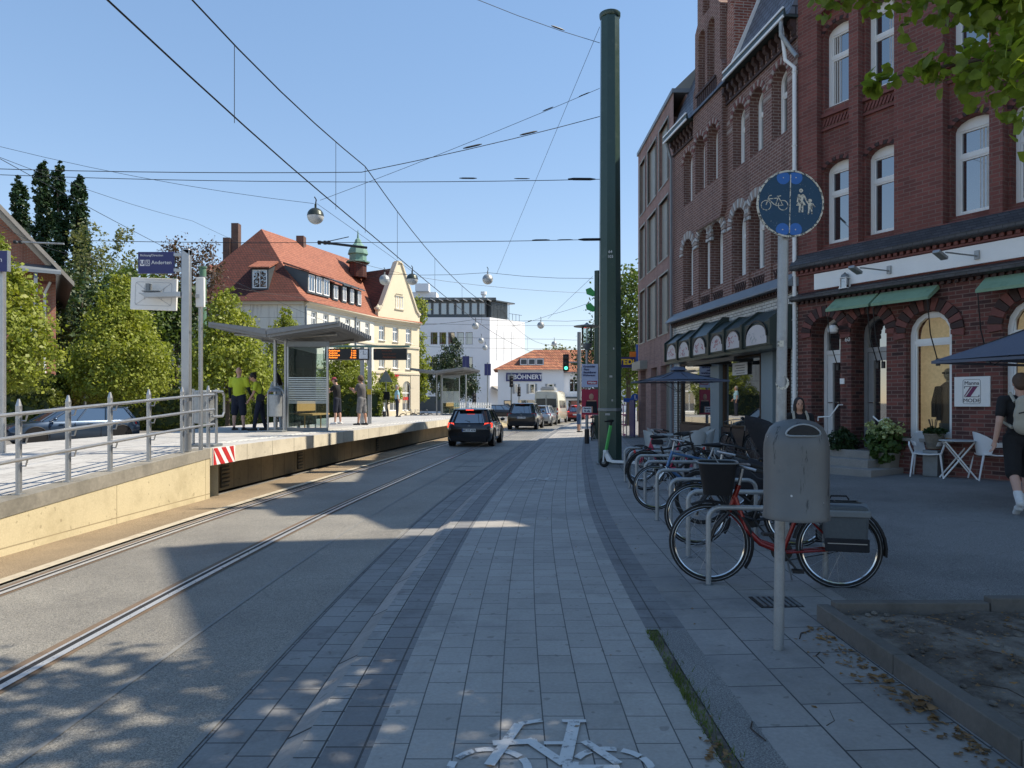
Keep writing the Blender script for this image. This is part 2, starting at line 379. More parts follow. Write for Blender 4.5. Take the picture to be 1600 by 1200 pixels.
# worn bicycle symbols painted on the path
def bike_symbol(cx, cy, s=1.0):
    g = M(); zc_ = [.005]
    def bar(p, q, wd):
        p, q = Vector(p), Vector(q); d = (q - p).normalized(); n_ = Vector((-d.y, d.x)) * wd / 2; zc_[0] += .00012; z = zc_[0]
        g.face([(cx + s * v.x, cy + s * v.y, z + gz(cx + s * v.x)) for v in (p - n_, p + n_, q + n_, q - n_)])
    for wx in (-.27, .27):
        for k in range(9):
            a = 2 * math.pi * k / 9 + rnd.uniform(-.08, .08); b = a + .53
            for u in (0, .265): bar((wx + .17 * math.cos(a + u), .17 * math.sin(a + u)), (wx + .17 * math.cos(a + u + .29), .17 * math.sin(a + u + .29)), .038)
    bar((-.27, .02), (-.135, .42), .05); bar((-.135, .42), (-.02, .46), .035); bar((-.26, .22), (-.05, .24), .05); bar((-.1, .26), (.06, .03), .05)
    bar((.05, .0), (.3, .0), .04); bar((.06, .02), (.14, .44), .06); bar((.08, .45), (.2, .45), .03); bar((.17, .24), (.3, .03), .045); bar((-.02, .22), (.09, .22), .03)
    struct(g.build("bike_marking", "road_paint", smooth=0))
bike_symbol(.17, 3.1); bike_symbol(.63, 14.6, .95)

# planting bed by the camera
bx0, bx1, by0, by1 = 2.2, 6.5, 1.0, 5.12
g = M(); n = 26; P = [[(bx0 + .1 + (bx1 - bx0 - .1) * i / n, by0 + (by1 - .1 - by0) * j / n) for i in range(n + 1)] for j in range(n + 1)]
from mathutils import noise as mn
hz = lambda x, y: gz(x) + .07 + .055 * mn.noise((x * 1.7, y * 1.7, 0)) + .025 * mn.noise((x * 6, y * 7, 2))
for j in range(n):
    for i in range(n): g.face([(*p, hz(*p)) for p in (P[j][i], P[j][i + 1], P[j + 1][i + 1], P[j + 1][i])])
struct(g.build("soil_bed", "soil"))
mat("bed_kerb", (.14, .13, .118), .9, var=.2, scale=2, bmp=.3, dirt=(.09, .085, .075), dscale=3)
g = M()
for k in range(4): g.box((bx0 + .045, by0 + .52 + k * 1.035, .06), (.09, 1.025, .17))
for k in range(4): g.box((bx0 + .64 + k * 1.1, by1 - .045, .065 + gz(bx0 + .64 + k * 1.1)), (1.09, .09, .15))
struct(g.build("bed_kerb", "bed_kerb", bevel=.008))

# ------------------------------------------------------------------ tram platform with its ramp
PO = -4.5                                    # edge of the platform, measured from the kerb
def PX(Y): return KX(Y) + PO
def pz(Y): return .8 if 12.4 <= Y <= 46 else max(-.06, .8 - (12.4 - Y) * .0609) if Y < 12.4 else max(-.1, .8 - (Y - 46) * .1)
plat = thing("tram_platform", "raised pale concrete tram platform with a ramp and a yellow side wall", "platform")
bricks("ramp_wall_paint", (.5, .43, .28), (.53, .46, .3), (.28, .23, .14), 2.45, 3, .008, uv=True, swap=True, var=.12, bmp=.2, off=0, dark=(.36, .3, .18))
mat("coping", (.27, .25, .21), .9, var=.3, scale=1.4, bmp=.3, dirt=(.1, .095, .08), dscale=1.3, dlo=.45, dhi=.75)
bricks("edge_beam", (.52, .47, .37), (.58, .53, .42), (.2, .18, .13), 1.15, .9, .012, dark=(.36, .32, .25), uv=True, swap=True, var=.2, bmp=.15, off=0)
bricks("base_wall", (.2, .155, .09), (.24, .18, .1), (.1, .08, .05), .62, 2.0, .012, uv=True, swap=True, var=.25, bmp=.2, off=0)
g = M(); e = M(); lw = M(); rw = M(); cp = M(); bk = M()
L = [y for y in ys(-6, 54)]
def seg(mm, Ya, Yb, xa, za, xb, zb):
    """strip between lateral line a and lateral line b, over one step of the street"""
    P = []
    for Y in (Ya, Yb): P.append(((xa(Y), Y, za(Y)), (xb(Y), Y, zb(Y))))
    mm.face([P[0][0], P[0][1], P[1][1], P[1][0]], uv=[(za(Ya) + xa(Ya) - PX(Ya), Ya), (zb(Ya) + xb(Ya) - PX(Ya), Ya), (zb(Yb) + xb(Yb) - PX(Yb), Yb), (za(Yb) + xa(Yb) - PX(Yb), Yb)])
L = sorted(set(L + [12.4, 46]))
for a, b in zip(L, L[1:]):
    seg(g, a, b, lambda Y: -9.6 if Y < 40 else PX(Y) - 4.9, pz, lambda Y: PX(Y) - .02, pz)
    seg(bk, a, b, lambda Y: -9.6 if Y < 40 else PX(Y) - 4.9, pz, lambda Y: -9.6 if Y < 40 else PX(Y) - 4.9, lambda Y: -.1)
    if 12.4 <= a < 46:
        seg(e, a, b, PX, lambda Y: .8, PX, lambda Y: .5)
        seg(e, a, b, lambda Y: PX(Y) - .02, lambda Y: .8, PX, lambda Y: .8)
        seg(e, a, b, PX, lambda Y: .5, lambda Y: PX(Y) - .5, lambda Y: .5)
        seg(lw, a, b, lambda Y: PX(Y) - .48, lambda Y: .52, lambda Y: PX(Y) - .48, lambda Y: -.1)
    else:
        seg(rw, a, b, lambda Y: PX(Y) - .01, lambda Y: pz(Y) - .16, lambda Y: PX(Y) - .01, lambda Y: -.12)
        seg(cp, a, b, PX, lambda Y: pz(Y) + .004, PX, lambda Y: pz(Y) - .17)
        seg(cp, a, b, lambda Y: PX(Y) - .28, lambda Y: pz(Y) + .004, PX, lambda Y: pz(Y) + .004)
x = PX(12.4); rw.face([(x - .01, 12.765, -.1), (x - .5, 12.765, -.1), (x - .5, 12.765, .8), (x - .01, 12.765, .8)], uv=[(0, 0), (.5, 0), (.5, .9), (0, .9)])
g.build("deck", "deck_slab", plat, smooth=0); e.build("edge_beam", "edge_beam", plat, smooth=0); lw.build("base_wall", "base_wall", plat, smooth=0)
rw.build("ramp_wall", "ramp_wall_paint", plat, smooth=0); cp.build("coping", "coping", plat, smooth=0); bk.build("side_wall", "concrete", plat, smooth=0)
mat("vent_grille", (.05, .042, .03), .7, .3, var=.3)
for Y in (13.9, 17.7, 24.4):
    v = M(); x = PX(Y) - .475; v.m = Matrix.Translation((x, Y, .16))
    v.box((0, 0, .19), (.02, .42, .03)); v.box((0, 0, -.19), (.02, .42, .03)); v.box((0, .2, 0), (.02, .03, .4)); v.box((0, -.2, 0), (.02, .03, .4))
    for k in range(4): v.box((.0, 0, -.12 + k * .08), (.03, .38, .035), rot=Matrix.Rotation(R(35), 4, 'Y'))
    v.build("vent_grille", "vent_grille", plat)
hb = M(); x = PX(12.8)
hm = Matrix.Translation((PX(12.86) + .012, 12.86, .65)) @ Matrix.Rotation(-math.atan((PX(13.27) - PX(12.45)) / .82), 4, "Z"); hb.m = hm
hb.box((.0, 0, 0), (.02, .82, .3))
ho = hb.build("hazard_board", "white_paint", plat)
st = M()
for k in (-1, 0, 1, 2):
    y0 = -.34 + k * .3; q = [(y0 - .08, .148), (y0 + .08, .148), (y0 + .36, -.148), (y0 + .2, -.148)]
    q = [(min(.4, max(-.4, a)), b) for a, b in q]; st.m = hm
    st.face([(.014, a, b) for a, b in q])
st.build("stripes", "red_sign", ho, smooth=0)

# tactile strip and scattered things on the ground
mat("tactile", (.6, .6, .57), .8, var=.1)
g = M()
for Y in np.arange(13, 45.8, .5):
    for k in (0, 1, 2): g.b2((PX(Y) - .75 + k * .1, Y, .801), (PX(Y) - .7 + k * .1, Y + .48, .806))
g.build("guide_strip", "tactile", plat, smooth=0)
for (cx, cy, wx, wy, lab) in ((2.1, 5.62, .36, .3, "small dark drain grate set in the paving behind the sign post"),):
    t = thing("drain_grate", lab, "grate", (cx, cy, gz(cx) + .004)); q = M(); q.box((0, 0, 0), (wx, wy, .006)); q.build("frame", "black_metal", t)
    q = M(); [q.box((-wx / 2 + .04 + k * .045, 0, .006), (.02, wy - .04, .008)) for k in range(7)]; q.build("bars", "galv_dark", t)
# ------------------------------------------------------------------ buildings
bricks("brick_red", (.225, .076, .062), (.145, .052, .045), (.19, .125, .107), .25, .077, .008, bmp=.5, var=.3, dark=(.14, .048, .04))
bricks("brick_red_banded", (.21, .068, .054), (.055, .027, .026), (.2, .13, .11), .25, .077, .009, bmp=.5, var=.22)
bricks("brick_brown", (.205, .1, .08), (.145, .07, .058), (.33, .26, .23), .25, .077, .011, bmp=.5, var=.25)
bricks("brick_side", (.3, .09, .06), (.22, .065, .045), (.4, .33, .28), .25, .077, .012, bmp=.4)
bricks("brick_modern", (.33, .2, .175), (.25, .15, .135), (.28, .215, .19), .28, .07, .006, bmp=.25, var=.18)
bricks("glazed_tile", (.62, .64, .62), (.52, .55, .54), (.12, .13, .13), .24, .08, .008, rough=.25, bmp=.3, var=.1)
bricks("dark_tile", (.045, .043, .047), (.07, .066, .07), (.02, .02, .02), .2, .06, .008, rough=.4, bmp=.5)
bricks("slate", (.11, .125, .155), (.15, .165, .2), (.03, .035, .045), .34, .2, .02, rough=.5, bmp=1.0, var=.2)
mat("dark_brick", (.05, .025, .023), .7, var=.35, scale=10)
mat("plum_brick", (.2, .07, .06), .75, var=.3, scale=12)
mat("stone_white", (.5, .5, .49), .7, var=.12)
mat("awning_green", (.22, .34, .22), .75, var=.14, scale=2, dirt=(.09, .17, .11), dscale=3, dlo=.55, dhi=.8)
mat("canopy_green", (.04, .058, .055), .35, .3, var=.2)
mat("panel_grey", (.32, .32, .29), .5, .2, var=.08)
mat("blue_grey", (.24, .31, .35), .45, var=.1)
mat("brown_frame", (.1, .065, .04), .5, .2, var=.2)
mat("plinth_brown", (.055, .036, .034), .4, var=.2)
mat("interior_glow", (.75, .58, .34), .9, var=.3, scale=1.5, emit=.16)  # shop back wall glows faintly by itself, standing in for indoor light
mat("dark_room", (.03, .027, .025), .9, var=.3)
mat("curtain", (.6, .6, .58), .9, var=.15, scale=8)
mat("door_grey", (.33, .34, .35), .4, .3, var=.1)
mat("step_stone", (.3, .28, .255), .85, var=.25, scale=3, bmp=.3, bscale=40)
glass("shop_glass", (.02, .02, .018), .015, .12, (.9, .92, .88))

def facade(P0, P1, z=0, L=(0, 0, 0)):
    d = Vector((P1[0] - P0[0], P1[1] - P0[1], 0)).normalized()
    mx = Matrix(((d.x, -d.y, 0, P0[0] - L[0]), (d.y, d.x, 0, P0[1] - L[1]), (0, 0, 1, z - L[2]), (0, 0, 0, 1)))
    return mx, math.hypot(P1[0] - P0[0], P1[1] - P0[1])
def window(parent, x0, x1, z0, z1, y, mx=None, rise=0, fw=.07, trans=None, mull=None, fm="white_frame", gm="window_glass", head=False, sill=None, name="window", depth=.07, curtain=False, pane=True):
    """frame with its pane as a sub-part; head=True fills the arched head with a white board"""
    g = M(); g.m = mx
    out = arch(x0, x1, z0, z1, 8, rise) if rise else rect(x0, x1, z0, z1)
    zi = z1 - rise if (head and rise) else z1 - fw
    hole = arch(x0 + fw, x1 - fw, z0 + fw, z1 - fw, 8, rise - fw * .5) if (rise and not head) else rect(x0 + fw, x1 - fw, z0 + fw, zi)
    g.wall(out, [hole], y, depth)
    if trans: zt = z0 + (z1 - z0) * trans; g.b2((x0 + fw, y + .008, zt - .035), (x1 - fw, y + depth - .004, zt + .035))
    if mull:
        for q in (mull if hasattr(mull, '__len__') else [mull]):
            xm = x0 + (x1 - x0) * q; g.b2((xm - .028, y + .012, z0 + fw), (xm + .028, y + depth - .006, zi))
    if fw > .05 and trans:                     # inner casement lips
        zt = z0 + (z1 - z0) * trans
        for (a, b) in ((z0 + fw, zt - .035), (zt + .035, zi)):
            if b - a > .2: g.wall(rect(x0 + fw, x1 - fw, a, b), [rect(x0 + fw + .035, x1 - fw - .035, a + .035, b - .035)], y + .022, .04)
    if sill: g.b2((x0 - .05, y - sill, z0 - .05), (x1 + .05, y + .02, z0 - .002))
    o = g.build(name, fm, parent, smooth=0)
    if pane:
        p = M(); p.m = mx; p.face([(a, y + depth * .75, b) for a, b in hole]); po = p.build("pane", gm, o, smooth=0)
    if curtain:
        c = M(); c.m = mx
        xa, xb = (x0 + fw, x0 + fw + (x1 - x0) * .3) if curtain == 1 else (x1 - fw - (x1 - x0) * .35, x1 - fw)
        n = 8
        for k in range(n):
            a0, a1 = xa + (xb - xa) * k / n, xa + (xb - xa) * (k + 1) / n
            c.face([(a0, y + .045 + .012 * (k % 2), z0 + fw), (a1, y + .045 + .012 * ((k + 1) % 2), z0 + fw), (a1, y + .045 + .012 * ((k + 1) % 2), zi), (a0, y + .045 + .012 * (k % 2), zi)])
        c.build("curtain", "curtain", o, smooth=0)
    return o
def ring(g, cx, zs, r0, r1, y0, y1, n, rise=None, a0=0, a1=math.pi, gap=.12, alt=(0, 1)):
    """voussoirs round an arch"""
    for k in range(n):
        a = a0 + (a1 - a0) * (k + gap / 2) / n; b = a0 + (a1 - a0) * (k + 1 - gap / 2) / n
        q = [(cx + r * math.cos(t), zs + (r if rise is None else r * rise) * math.sin(t)) for r, t in ((r0, a), (r1, a), (r1, b), (r0, b))]
        g.prism(q, y0, y1, 'y', alt[k % 2])
def profile(g, prof, x0, x1, mi=0): g.prism(prof, x0, x1, 'x', mi)

# ---- red brick corner house with the dress shop
P0, P1 = (6.57, 16.33), (6.57 + 11 * .4936, 16.33 - 11 * .8697)
B1 = thing("brick_house", "dark red brick house with arched ground floor windows and green awnings", "building", (P0[0], P0[1], .15), math.atan2(-.8697, .4936))
z0 = .15
zz = lambda z: z - z0
D1 = (.36, 1.09); D2 = (1.35, 2.14); S1 = (2.55, 3.43); S2 = (4.31, 5.25); S3 = (6.1, 7.0)
h1 = [arch(D1[0], D1[1], zz(.62), zz(3.5)), arch(D2[0], D2[1], zz(.62), zz(3.46)), arch(S1[0], S1[1], zz(.9), zz(3.38)), arch(S2[0], S2[1], zz(.9), zz(3.42)), arch(S3[0], S3[1], zz(.9), zz(3.42))]
g = M(); g.wall(rect(0, 15, -.3, zz(4.1)), h1, 0, .5); g.build("ground_floor_wall", "brick_red_banded", B1, smooth=0)
rec = [(.5, 1.29), (1.51, 2.3), (3.26, 4.08), (4.3, 5.1), (6.0, 6.8), (7.0, 7.8), (9, 9.8)]
top = [(0, zz(4.1)), (15, zz(4.1)), (15, 15.5), (11.5, 15.5), (11.5, 17.4), (7.0, 17.4), (7.0, 13.8), (6.65, 13.8), (6.65, 11.9), (6.15, 11.9), (6.15, 13.8), (4.7, 13.8), (4.7, 15.2), (3.95, 15.2), (3.75, 16.8), (3.55, 15.2), (2.6, 15.2), (2.6, 14.2), (0, 14.2)]  # roofline steps and extra length out of view are invented to shape the shadows
g = M(); g.wall(top, [arch(a, b, zz(4.99), zz(10.35), 8, .3) for a, b in rec], 0, .2); g.build("upper_wall", "brick_red", B1, smooth=0)
wn = [(a + .05, b - .03) for a, b in rec]
g = M(); g.wall(rect(.2, 10.8, zz(4.7), zz(11)), [arch(a, b, zz(z), zz(z + 1.83), 8, .2) for a, b in wn for z in (5.13, 8.18)], .2, .22); g.build("recessed_wall", "brick_red", B1, smooth=0)
for i, (a, b) in enumerate(wn):
    for z in (5.13, 8.18):
        window(B1, a, b, zz(z), zz(z + 1.83), .36, rise=.2, fw=.07, trans=.62, head=True, sill=.02, curtain=(2 if (i, z) in ((2, 5.13), (1, 8.18)) else 1 if (i, z) in ((3, 8.18), (0, 8.18)) else 0))
g = M()                                      # body, roof and hidden sides
g.b2((0.0, .62, -.3), (15, 9, 10.9)); g.build("house_body", "brick_red", B1, smooth=0)
g = M(); g.b2((0, .25, zz(10.95)), (15, .55, zz(11.6))); g.prism([(0.6, zz(11.0)), (9, zz(11.0)), (9, zz(11.6)), (4.5, zz(12.6))], .05, 10.9, 'x'); g.build("roof", "slate", B1, smooth=0)
g = M(); g.b2((.1, .2, 11), (2.5, .6, 14.1)); g.b2((2.65, .2, 11), (4.65, .6, 15.1)); g.b2((4.75, .2, 11), (6.1, .6, 13.7)); g.b2((7.05, .2, 11), (11.4, .6, 17.3)); g.b2((11.6, .2, 11), (14.9, .6, 15.4)); g.build("shadow_backing", "brick_red", B1, smooth=0)  # unseen blocks added behind the invented roofline to cast its shadow
g = M(); profile(g, [(.02, zz(5.0)), (-.2, zz(4.72)), (-.2, zz(4.64)), (-.1, zz(4.6)), (.02, zz(4.6))], -.08, 11); g.build("cornice", "dark_tile", B1, smooth=0)
g = M(); [g.b2((k * .13, -.085, zz(4.535)), (k * .13 + .07, .0, zz(4.598))) for k in range(84)]; g.b2((-.03, -.06, zz(4.49)), (11, .0, zz(4.53))); g.build("dentil_course", "plum_brick", B1, smooth=0)
g = M(); profile(g, [(.02, zz(4.1)), (-.2, zz(4.0)), (-.2, zz(3.93)), (-.12, zz(3.9)), (.02, zz(3.9))], -.08, 11); g.build("ledge", "dark_tile", B1, smooth=0)
g = M(); [g.b2((k * .13, -.07, zz(3.84)), (k * .13 + .07, 0, zz(3.898))) for k in range(84)]; g.build("dentil_course", "dark_brick", B1, smooth=0)
g = M()
for a, b in rec:
    for k in range(9): g.box((a + .06 + k * (b - a - .12) / 8, .185, zz(7.86)), (.045, .03, .17), rot=Matrix.Rotation(R(25), 4, 'Y'))
    g.b2((a, .13, zz(7.98)), (b, .2, zz(8.06))); g.b2((a, .15, zz(7.68)), (b, .2, zz(7.73)))
g.build("brick_frieze", "plum_brick", B1, smooth=0)
g = M(); g.b2((.47, -.05, zz(4.12)), (11, .0, zz(4.47))); g.build("fascia_board", "white_frame", B1, smooth=0)
g = M()
for (a, b), zt in ((D1, 3.5), (D2, 3.46), (S1, 3.38), (S2, 3.42), (S3, 3.42)):
    r = (b - a) / 2; ring(g, (a + b) / 2, zz(zt) - r, r + .005, r + .24, -.05, .01, 15, a0=-.15, a1=math.pi + .15, alt=(0, 1))
g.build("arch_voussoirs", ["plum_brick", "dark_brick"], B1, smooth=0)
# flat upper arches over the first floor windows
g = M()
for a, b in wn:
    for z in (5.13, 8.18): ring(g, (a + b) / 2, zz(z + 1.60), (b - a) / 2 + .01, (b - a) / 2 + .13, .165, .2, 13, rise=.63, a0=.15, a1=math.pi - .15)
g.build("window_arches", ["plum_brick", "dark_brick"], B1, smooth=0)
# shop windows, doors
for (a, b), zt, q in ((S1, 3.38, 1), (S2, 3.42, 2), (S3, 3.42, 3)):
    window(B1, a + .01, b - .01, zz(.92), zz(zt - .01), .14, rise=(b - a) / 2 - .01, fw=.085, trans=.76, gm="shop_glass", name="shop_window", depth=.09)
    g = M(); g.b2((a - .1, .5, zz(.5)), (b + .4, .54, zz(3.6))); g.b2((a - .3, .5, zz(.86)), (b + .5, 1.6, zz(.9))); g.build("shop_interior", "interior_glow", B1, smooth=0)
g = M(); [g.b2((a - .04, -.06, zz(.84)), (b + .04, .14, zz(.9))) for a, b in (S1, S2, S3)]; g.build("window_sill", "step_stone", B1, smooth=0)
def door(a, b, zt, white, lab=None):
    y = .44; r = (b - a) / 2; g = M(); g.wall(arch(a, b, zz(.62), zz(zt), 10), [arch(a + .08, b - .08, zz(2.78), zz(zt - .07), 10, r - .09), rect(a + .08, b - .08, zz(.66), zz(2.68))], y, .08)
    o = g.build("door", "white_frame" if white else "door_grey", B1, smooth=0)
    p = M(); p.face([(q[0], y + .06, q[1]) for q in arch(a + .08, b - .08, zz(2.78), zz(zt - .07), 10, r - .09)]); p.build("fanlight", "window_glass", o, smooth=0)
    q = M(); q.wall(rect(a + .085, b - .085, zz(.665), zz(2.675)), [rect(a + .2, b - .16, zz(.9), zz(2.5))], y + .03, .05); q.build("leaf", "white_frame" if white else "door_grey", o, smooth=0)
    q = M(); q.face([(u, y + .07, v) for u, v in rect(a + .2, b - .16, zz(.9), zz(2.5))]); q.build("pane", "window_glass", o, smooth=0)
    q = M(); q.tube([(a + .14, y + .03, zz(1.6)), (a + .14, y - .03, zz(1.6)), (a + .24, y - .03, zz(1.6))], .012); q.build("handle", "chrome", o)
door(*D1, 3.5, True); door(*D2, 3.46, False)
g = M()                                      # wall behind fascia lamps etc.
for s in (1.95, 3.62, 5.9):
    l = M(); l.b2((s + .25, -.09, zz(4.2)), (s + .33, -.05, zz(4.36))); l.tube([(s + .29, -.09, zz(4.26)), (s + .1, -.6, zz(4.3)), (s + .07, -.68, zz(4.3))], .014)
    lo = l.build("sign_lamp", "galv", B1); l = M(); l.box((s + .03, -.77, zz(4.255)), (.13, .3, .06), rot=Matrix.Rotation(R(-20), 4, 'X')); l.build("lamp_head", "galv", lo, bevel=.01)
for s0, s1 in ((1.02, 2.0), (2.06, 3.22), (4.05, 5.3), (5.9, 7.1)):
    a = M(); prof = [(-.02, zz(3.8)), (-.07, zz(3.84)), (-.4, zz(3.6)), (-.4, zz(3.545)), (-.37, zz(3.545)), (-.03, zz(3.76))]
    profile(a, prof, s0, s1); ao = a.build("awning", "awning_green", B1, smooth=0)
    a = M()
    for s in (s0 + .03, s1 - .03): a.tube([(s, -.38, zz(3.57)), (s, -.28, zz(2.9)), (s, -.03, zz(2.38))], .011); a.b2((s - .03, -.05, zz(2.3)), (s + .03, 0, zz(2.44)))
    a.build("awning_arm", "black_metal", ao)
g = M(); g.tube([(1.16, -.02, zz(1.55)), (1.16, -.16, zz(1.55)), (1.02, -.24, zz(1.3)), (.72, -.24, zz(1.28)), (.72, -.24, zz(1.2))], .016); g.build("handrail", "white_paint", B1)
g = M(); g.tube([(2.2, -.02, zz(1.28)), (2.2, -.14, zz(1.28)), (2.1, -.2, zz(1.22)), (1.98, -.2, zz(1.32))], .016); g.build("handrail", "white_paint", B1)
g = M(); g.b2((1.1, -.03, zz(2.0)), (1.2, 0, zz(2.12))); g.build("bell_panel", "white_paint", B1, smooth=0)
text("60", .13, B1, (1.27, -.012, zz(2.95)), UP, "white_paint", "house_number")
g = M(); g.lathe([(.06, 0), (.1, .03), (.11, .1), (.07, .17), (0.01, .19)], 12, (1.0, -.12, zz(3.1))); g.build("wall_lamp", "white_paint", B1)
g = M()
for k, (w_, d_, zt) in enumerate(((2.5, 1.05, .3), (2.2, .7, .46), (2.0, .36, .62))):
    g.b2((.0, -d_, -.3), (w_, .0, zz(zt) - .002 * k))
so_ = g.build("entrance_steps", "step_stone", B1, smooth=0, bevel=.012)
g = M(); g.b2((.3, .0, -.2), (2.2, .46, zz(.618))); g.build("door_threshold", "step_stone", B1, smooth=0)
g = M(); g.tube([(-.03, -.08, zz(.2)), (-.03, -.08, zz(9.3)), (-.25, -.12, zz(9.55)), (-.3, -.2, zz(10.4))], .045, 10); [g.torus((-.03, -.08, zz(z)), .05, .012, 'Z', 12, 6) for z in (1.5, 3.5, 5.5, 7.5, 9.2)]; g.build("downpipe", "white_paint", B1)

# sign of the dress shop
SG = thing("shop_sign", "white square wall sign with a purple Z and thin lettering", "sign", B1.matrix_basis @ Vector((3.8, -.001, 0)) * 1.0, B1.rotation_euler.z)
SG.location = Matrix.Translation(B1.location) @ Matrix.Rotation(B1.rotation_euler.z, 4, 'Z') @ Vector((3.80, 0, zz(1.8)))
g = M(); g.b2((-.31, -.03, -.275), (.31, 0, .275)); g.build("board", "white_paint", SG, bevel=.004)
mat("purple", (.16, .015, .09), .5); mat("print_dark", (.05, .045, .06), .6)
g = M()
def rrect(w_, h_, r, n=5): return [(sx * (w_ - r) + r * math.cos(a), sy * (h_ - r) + r * math.sin(a)) for sx, sy, q in ((1, 1, 0), (-1, 1, 1), (-1, -1, 2), (1, -1, 3)) for a in [math.pi / 2 * (q + k / n) for k in range(n + 1)]]
g.wall(rrect(.155, .225, .04), [rrect(.150, .220, .036)], -.034, .003); g.build("outline", "print_dark", SG, smooth=0)
text("Manna", .098, SG, (0, -.033, .155), UP, "print_dark"); text("MODE", .095, SG, (0, -.033, -.165), UP, "print_dark", sx=1.1)
g = M(); q = -.035
for pl in ([(-.13, .1), (.1, .1), (.13, .09), (-.13, .09)], [(-.13, .1), (-.12, .1), (-.12, .06), (-.13, .06)], [(.12, -.06), (.13, -.06), (.13, -.1), (.12, -.1)], [(-.13, -.1), (.13, -.1), (.13, -.09), (-.12, -.09)]): g.prism(pl, q, q + .003)
g.build("emblem_outline", "print_dark", SG, smooth=0)
g = M(); g.prism([(.02, .09), (.1, .09), (-.02, -.09), (-.1, -.09)], q - .001, q + .003); g.prism([(-.03, .085), (.0, .085), (-.12, -.085), (-.135, -.085)], q - .001, q + .003); g.build("emblem", "purple", SG, smooth=0)

# ---- brown brick house with the stepped gable
Q0 = (5.53, 24.3); rz2 = math.atan2(-.9917, .1289); zb = .12
B2 = thing("gabled_house", "brown brick house with a stepped gable, slate roof and dark green shop canopy", "building", (Q0[0], Q0[1], zb), rz2)
zz = lambda z: z - zb
bays = [1.3, 2.62, 3.55, 5.0, 6.02, 7.2]; hw = .37
up = [arch(c - hw, c + hw, zz(8.04), zz(9.72), 8, .32) for c in bays]
lo = [arch(c - hw - .06, c + hw + .06, zz(4.62), zz(6.9), 8, hw + .06) for c in bays]
g = M(); g.wall([(0, zz(4.2)), (8.04, zz(4.2)), (8.04, zz(10.5)), (0, zz(10.5))], up + lo, 0, .3); g.build("upper_wall", "brick_brown", B2, smooth=0)
go = [(2.1, zz(7.2)), (2.25, zz(6.9)), (4.1, zz(6.9)), (4.25, zz(7.2)), (4.25, zz(11.2)), (4.1, zz(11.4)), (4.1, zz(13)), (3.9, zz(13.2)), (3.9, zz(14.4)), (3.6, zz(14.7)), (3.6, zz(15.3)), (2.75, zz(15.3)), (2.75, zz(14.7)), (2.45, zz(14.4)), (2.45, zz(13.2)), (2.25, zz(13)), (2.25, zz(11.4)), (2.1, zz(11.2))]
gh = [arch(c - hw, c + hw, zz(8.04), zz(9.72), 8, .32) for c in (2.64, 3.57)] + [arch(2.5, 3.02, zz(11.05), zz(12.9), 8), arch(3.2, 3.72, zz(11.05), zz(12.9), 8), arch(2.86, 3.36, zz(13.25), zz(14.3), 8)]
g = M(); g.wall(go, gh, -.14, .32); 
for k in range(len(go)):
    p, q = go[k], go[(k + 1) % len(go)]; g.face([(p[0], -.14, p[1]), (q[0], -.14, q[1]), (q[0], .3, q[1]), (p[0], .3, p[1])])
g.face([(p[0], .3, p[1]) for p in go]); g.build("gable", "brick_brown", B2, smooth=0)
for a, b in ((2.5, 3.02), (3.2, 3.72)): window(B2, a, b, zz(11.05), zz(12.9), .1, rise=.26, fw=.06, trans=.62)
g = M(); g.b2((2.86, .15, zz(13.25)), (3.36, .2, zz(14.35))); g.build("blind_panel", "brick_brown", B2, smooth=0)
for i, c in enumerate(bays):
    window(B2, c - hw + .01, c + hw - .01, zz(8.06), zz(9.71), .24 if i not in (1, 2) else .14, rise=.31, fw=.06, trans=.64, sill=.12)
    window(B2, c - hw + .04, c + hw - .04, zz(5.05), zz(6.8), .26, rise=hw - .04, fw=.06, trans=.64, sill=.1, curtain=(1 if i in (0, 3) else 2 if i == 4 else 0))
g = M(); [g.b2((c - hw - .06, .05, zz(4.3)), (c + hw + .06, .3, zz(5.04))) for c in bays]; g.build("parapet_panel", "brick_brown", B2, smooth=0)
mat("pale_brick", (.36, .3, .27), .8, var=.15)
g = M()
for c in bays:
    for k in range(-2, 3):
        for s in (-1, 1): g.box((c + k * .13, .04, zz(4.68)), (.03, .03, .4), rot=Matrix.Rotation(s * R(28), 4, 'Y'))
g.build("lattice", "dark_brick", B2, smooth=0)
g = M()
for i, c in enumerate(bays): ring(g, c, zz(6.9) - hw - .06, hw + .065, hw + .3, -.035 if i not in (1, 2) else -.06, .02, 17, a0=-.1, a1=math.pi + .1, gap=.3)
g.build("arch_rings", ["stone_white", "pale_brick"], B2, smooth=0)
g = M()
for i, c in enumerate(bays): ring(g, c, zz(9.4), hw + .005, hw + .16, -.02 if i not in (1, 2) else -.17, .02, 13, rise=.9, gap=.25)
for k in range(len(bays) - 1):
    for z in (9.15, 9.4):
        if k not in (1,): g.b2((bays[k] + hw + .02, -.012 if k not in (0, 2) else -.012, zz(z)), (bays[k + 1] - hw - .02, .0, zz(z + .09)), 1)
g.b2((7.6, -.012, zz(9.15)), (8.04, 0, zz(9.24)), 1); g.b2((7.6, -.012, zz(9.4)), (8.04, 0, zz(9.49)), 1)
g.build("brick_bands", ["plum_brick", "pale_brick"], B2, smooth=0)
g = M()
for x in np.arange(.05, 8.0, .3):
    if not 2.0 < x < 4.2: g.prism([(0, zz(10.05)), (-.06, zz(10.12)), (-.06, zz(10.22)), (-.16, zz(10.3)), (-.16, zz(10.44)), (0, zz(10.44))], x, x + .14, 'x')
for x0_, x1_ in ((0, 2.1), (4.25, 8.04)): g.b2((x0_, -.06, zz(9.98)), (x1_, 0, zz(10.04)))
